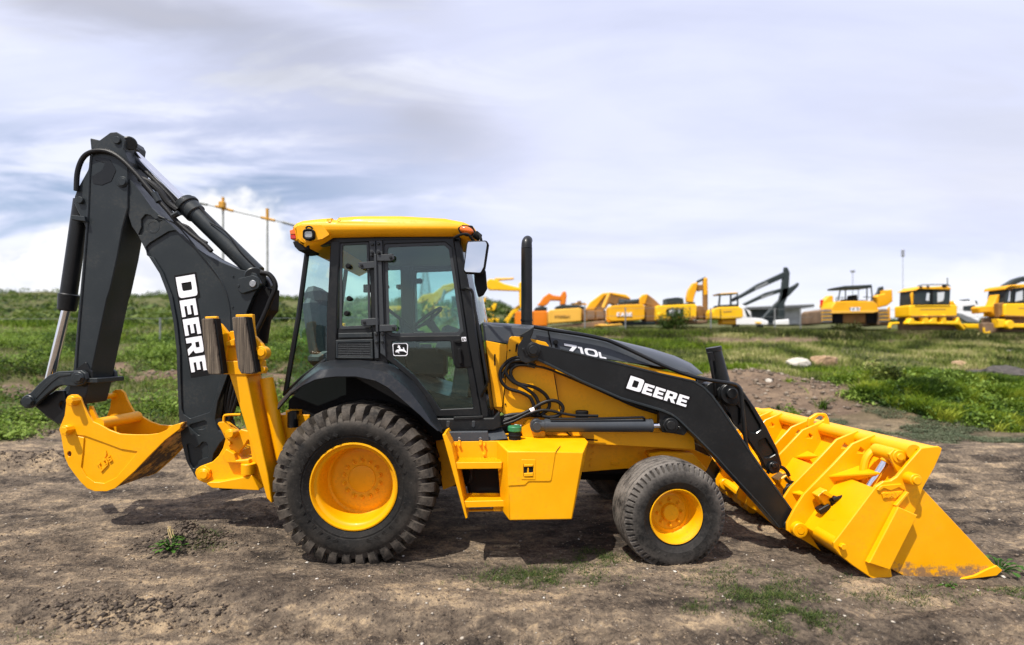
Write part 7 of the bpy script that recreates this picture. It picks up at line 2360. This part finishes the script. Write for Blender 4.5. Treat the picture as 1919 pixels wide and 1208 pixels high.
o = clumps(9000, -1.35, .06, 10.4, 24, d_weed, 44, (.12, .50), (.06, .52), (.045, .11), 76, 'weeds', 'weed_leaf')
tag(o, kind='stuff')
def d_lg(x, y):
    g, th = green_mask(x, y)
    return left_w(x, y) * g * (.25 + .75 * sst(fbm(x * .25, y * .35, 4, 77), .42, .56))
x, y = scatter(120000, -1.35, .08, 10.5, 34, d_lg)
tag(leaf_mesh('slope_grass', *blades(x, y, gz(x, y) - .02, RG.uniform(.08, .26, len(x)), RG.uniform(.014, .03, len(x)) * (1 + (y - 10) * .03), .05 + .8 * fbm(x * .2, y * .3, 3, 78) + RG.normal(0, .14, len(x)), .5), 'grass_field'), kind='stuff')
def d_lb(x, y):
    return left_w(x, y) * sst(fbm(x * .18, y * .22, 4, 79), .50, .60) * sst(y, 17, 20)
x, y = scatter(150000, -1.35, .08, 17, 48, d_lb)
tag(leaf_mesh('lush_grass', *blades(x, y, gz(x, y) - .02, RG.uniform(.14, .34, len(x)), RG.uniform(.03, .06, len(x)) * (1 + (y - 17) * .03), .05 + .6 * fbm(x * .4, y * .4, 3, 80) + RG.normal(0, .12, len(x)), .5), 'grass_bright'), kind='stuff')
# scrub over the hill
def d_s(x, y):
    return left_w(x, y) * (.10 + .90 * sst(fbm(x * .06, y * .05, 4, 81), .42, .52))
o = clumps(3200, -1.4, .10, 30, 175, d_s, 60, (.5, 2.4), (.3, 1.7), (.22, .55), 82, 'hill_scrub', 'scrub_leaf')
tag(o, kind='stuff')
def d_s2(x, y):
    return (1 - left_w(x, y))
o = clumps(900, -.02, 1.4, 75, 140, d_s2, 60, (.8, 2.6), (.4, 1.3), (.3, .7), 83, 'far_scrub', 'scrub_leaf')
tag(o, kind='stuff')

# thin grass on the trodden dirt: patches by the wheels and the bucket
PATCH = [(1010, 1078, .26, .10, 900), (1108, 1045, .14, .09, 520), (1440, 1112, .20, .12, 900), (1480, 1150, .15, .08, 800), (1690, 1112, .30, .07, 200), (1500, 1075, .30, .08, 130), (1302, 1135, .07, .04, 70), (385, 1003, .10, .07, 130), (372, 1022, .12, .05, 110), (1890, 1098, .2, .1, 220), (60, 1190, .2, .06, 60), (1380, 1085, .3, .1, 200)]
X_, Y_ = [], []
for (u, v, sx, sy, n) in PATCH:
    yc = CAM_H * F / (v - VY); xc = (u - UX) * yc / F
    X_.append(RG.normal(xc, sx, n)); Y_.append(RG.normal(yc, sy, n))
x = np.concatenate(X_); y = np.concatenate(Y_)
k = fbm(x * 5, y * 5, 3, 91) > .42
x, y = x[k], y[k]
n = len(x)
xx = np.repeat(x, 5) + RG.normal(0, .02, n * 5); yy = np.repeat(y, 5) + RG.normal(0, .02, n * 5)
tag(leaf_mesh('thin_grass', *blades(xx, yy, gz(xx, yy) - .005, RG.uniform(.010, .036, n * 5), RG.uniform(.003, .006, n * 5), RG.uniform(.0, 1.0, n * 5) ** 1.3, 1.3), 'turf_leaf'), kind='stuff')

# single plants that stand by themselves
def leafy_plant(u, v, label, n=34, size=.06, spread=.13, hgt=.11, mat='plant_leaf', dry=0, seed=1):
    yc = CAM_H * F / (v - VY); xc = (u - UX) * yc / F; zc_ = float(gz(xc, yc))
    t = thing('weed_plant', label, 'plant', (xc, yc, zc_))
    rg = random.Random(seed)
    mb = MB(); lv = MB()
    for k in range(n):
        a = rg.uniform(0, 6.283); r = spread * math.sqrt(rg.uniform(.03, 1)); h = hgt * (1.05 - .6 * (r / spread) ** 2) * rg.uniform(.55, 1)
        p = Vector((xc + r * math.cos(a), yc + r * math.sin(a), zc_ + h))
        mb.tube([Vector((xc + r * .2 * math.cos(a), yc + r * .2 * math.sin(a), zc_ - .01)), Vector((xc + r * .6 * math.cos(a), yc + r * .6 * math.sin(a), zc_ + h * .7)), p], .0025, 4, sub=2)
        s = size * rg.uniform(.6, 1.1)
        d = Vector((math.cos(a), math.sin(a), rg.uniform(-.5, .25))).normalized(); sd = Vector((-d.y, d.x, rg.uniform(-.2, .2))).normalized(); up_ = d.cross(sd)
        mid = p + d * s * .5
        vs = [p, p + d * s * .3 + sd * s * .30 + up_ * s * .10, p + d * s * .7 + sd * s * .24 + up_ * s * .06, p + d * s - up_ * .0, p + d * s * .7 - sd * s * .24 + up_ * s * .06, p + d * s * .3 - sd * s * .30 + up_ * s * .10]
        v_ = [lv.bm.verts.new(q) for q in vs]; m_ = lv.bm.verts.new(mid)
        for i in range(6): lv.face((v_[i], v_[(i + 1) % 6], m_))
    mb.build('stem', 'plant_leaf', t)
    o = lv.build('foliage', mat, t, smooth=False)
    at = o.data.attributes.new('tone', 'FLOAT', 'POINT')
    at.data.foreach_set('value', [rg.uniform(.1, .95) for _ in o.data.vertices])
    for k in range(dry):
        mb = MB(); a = rg.uniform(-.6, .6)
        b0 = Vector((xc + rg.uniform(-.03, .06), yc + .06, zc_ + .0))
        mb.tube([b0, b0 + Vector((a * .10, 0, .12)), b0 + Vector((a * .2 + .03, 0, rg.uniform(.16, .24)))], .005, 5); mb.build('dry_stalk', 'dry_stalk', t)
leafy_plant(322, 1028, 'leafy green weed with dry stalks on the soil mound left of the rear wheel', 46, .058, .13, .11, dry=4, seed=3)
leafy_plant(1872, 1062, 'low green weed at the front tip of the loader bucket', 50, .06, .14, .10, seed=5)
leafy_plant(1780, 1098, 'tiny green weed under the cutting edge of the bucket', 14, .035, .07, .04, seed=9)
# bush in front of the upright excavator
def bush(u, Yp, w, h, label, seed, n=2600, mat='scrub_leaf', ls=(.07, .15)):
    x0 = (u - UX) * Yp / F; z0 = float(gz(x0, Yp))
    t = thing('bush', label, 'bush', (x0, Yp, z0))
    rg = np.random.RandomState(seed)
    c = rg.normal(0, .42, (16, 3)); c[:, 2] = np.abs(c[:, 2]) * .9 + .15
    idx = rg.randint(0, 16, n)
    p = c[idx] + rg.normal(0, .20, (n, 3))
    px = x0 + p[:, 0] * w; py = Yp + p[:, 1] * w; pz = z0 + np.clip(p[:, 2], 0, 2) * h
    co, f, tn = leaves(px, py, pz, rg.uniform(ls[0], ls[1], n), np.repeat(rg.uniform(.1, .8, 16)[idx], 1) + rg.normal(0, .12, n))
    o = leaf_mesh('foliage', co - np.array([[x0, Yp, z0]]), f, tn, mat); o.parent = t
    mb = MB()
    for k in range(7):
        q = c[k]; mb.tube([(x0, Yp, z0 - .1), (x0 + q[0] * w * .5, Yp + q[1] * w * .5, z0 + q[2] * h * .6), (x0 + q[0] * w, Yp + q[1] * w, z0 + q[2] * h)], .02, 5)
    mb.build('stem', 'dry_stalk', t)
bush(1262, 25.3, .7, .95, 'dark green leafy bush standing before the excavator with the black grille', 4)
bush(1665, 13.6, .55, .45, 'pale grassy bush at the left of the bright grass hump', 9, 2600, 'grass_field', (.05, .12))
bush(1590, 25.4, .8, .5, 'olive bush in the long grass below the canopy bulldozer', 14, 1800, 'grass_dark')

# clods and pebbles
def stones(n, f_xy, smin, smax, name, mat, tonefn):
    x, y = f_xy(n)
    n = len(x)
    s = smin * (smax / smin) ** (RG.uniform(0, 1, n) ** 2.6)
    base = np.array([[1, 0, 0], [-1, 0, 0], [0, 1, 0], [0, -1, 0], [0, 0, .8], [0, 0, -.6], [.6, .6, .45], [-.6, .6, .4], [.6, -.6, .42], [-.6, -.6, .45]])
    fc = np.array([[4, 0, 6], [4, 6, 2], [4, 2, 7], [4, 7, 1], [4, 1, 9], [4, 9, 3], [4, 3, 8], [4, 8, 0], [5, 6, 0], [5, 2, 6], [5, 7, 2], [5, 1, 7], [5, 9, 1], [5, 3, 9], [5, 8, 3], [5, 0, 8]])
    a = RG.uniform(0, 6.283, n)
    jit = RG.uniform(.65, 1.3, (n, 10, 1))
    b = base[None] * jit
    bx = b[..., 0] * np.cos(a)[:, None] - b[..., 1] * np.sin(a)[:, None]; by = b[..., 0] * np.sin(a)[:, None] + b[..., 1] * np.cos(a)[:, None]
    sq = RG.uniform(.7, 1.2, (n, 1))
    co = np.stack([x[:, None] + bx * s[:, None], y[:, None] + by * s[:, None] * sq, gz(x, y)[:, None] + (b[..., 2] * .8 + .15) * s[:, None]], -1).reshape(-1, 3)
    f = (np.arange(n)[:, None, None] * 10 + fc[None]).reshape(-1, 3)
    o = leaf_mesh(name, co, f, np.repeat(tonefn(n), 10), mat)
    tag(o, kind='stuff')
mat_leaf('gravel_stone', [(0.10, 0.078, 0.06), (0.20, 0.155, 0.115), (0.33, 0.28, 0.22), (0.60, 0.56, 0.50)], .9, 0)
mat_leaf('soil_clod', [(0.040, 0.031, 0.025), (0.09, 0.070, 0.054), (0.18, 0.138, 0.10), (0.32, 0.24, 0.16)], .95, 0)
def near_xy(n):
    y = 1.6 + 9.5 * RG.uniform(0, 1, n) ** 1.7
    x = RG.uniform(-1.15, 1.15, n) * (y + .3)
    return x, y
stones(9000, near_xy, .004, .020, 'gravel', 'gravel_stone', lambda n: RG.uniform(0, 1, n) ** 1.6)
def clod_xy(n):
    x, y = near_xy(n)
    k = fbm(x * 1.1, y * 2.2, 4, 95) > .44
    return x[k], y[k]
stones(60000, clod_xy, .003, .013, 'clods', 'soil_clod', lambda n: RG.uniform(.1, 1.0, n))
def heap_xy(n):
    xs, ys = [], []
    for (xc, yc, sx, sy, w) in ((-3.08, 5.02, .20, .11, .25), (-7.6, 8.3, .9, .22, .4), (-2.75, 3.75, .35, .10, .15), (9.5, 13.6, 3, .4, .1)):
        m_ = int(n * w); xs.append(RG.normal(xc, sx, m_)); ys.append(RG.normal(yc, sy, m_))
    return np.concatenate(xs), np.concatenate(ys)
stones(5200, heap_xy, .006, .026, 'clods', 'soil_clod', lambda n: RG.uniform(0, .5, n))
def bank_xy(n):
    y = RG.uniform(10.8, 16, n); x = RG.uniform(-1.3, 1.3, n) * y
    g, th = green_mask(x, y)
    k = RG.uniform(0, 1, n) < (1 - g) + .03
    return x[k], y[k]
stones(16000, bank_xy, .010, .09, 'rubble', 'gravel_stone', lambda n: RG.uniform(0, .75, n) ** 1.5)
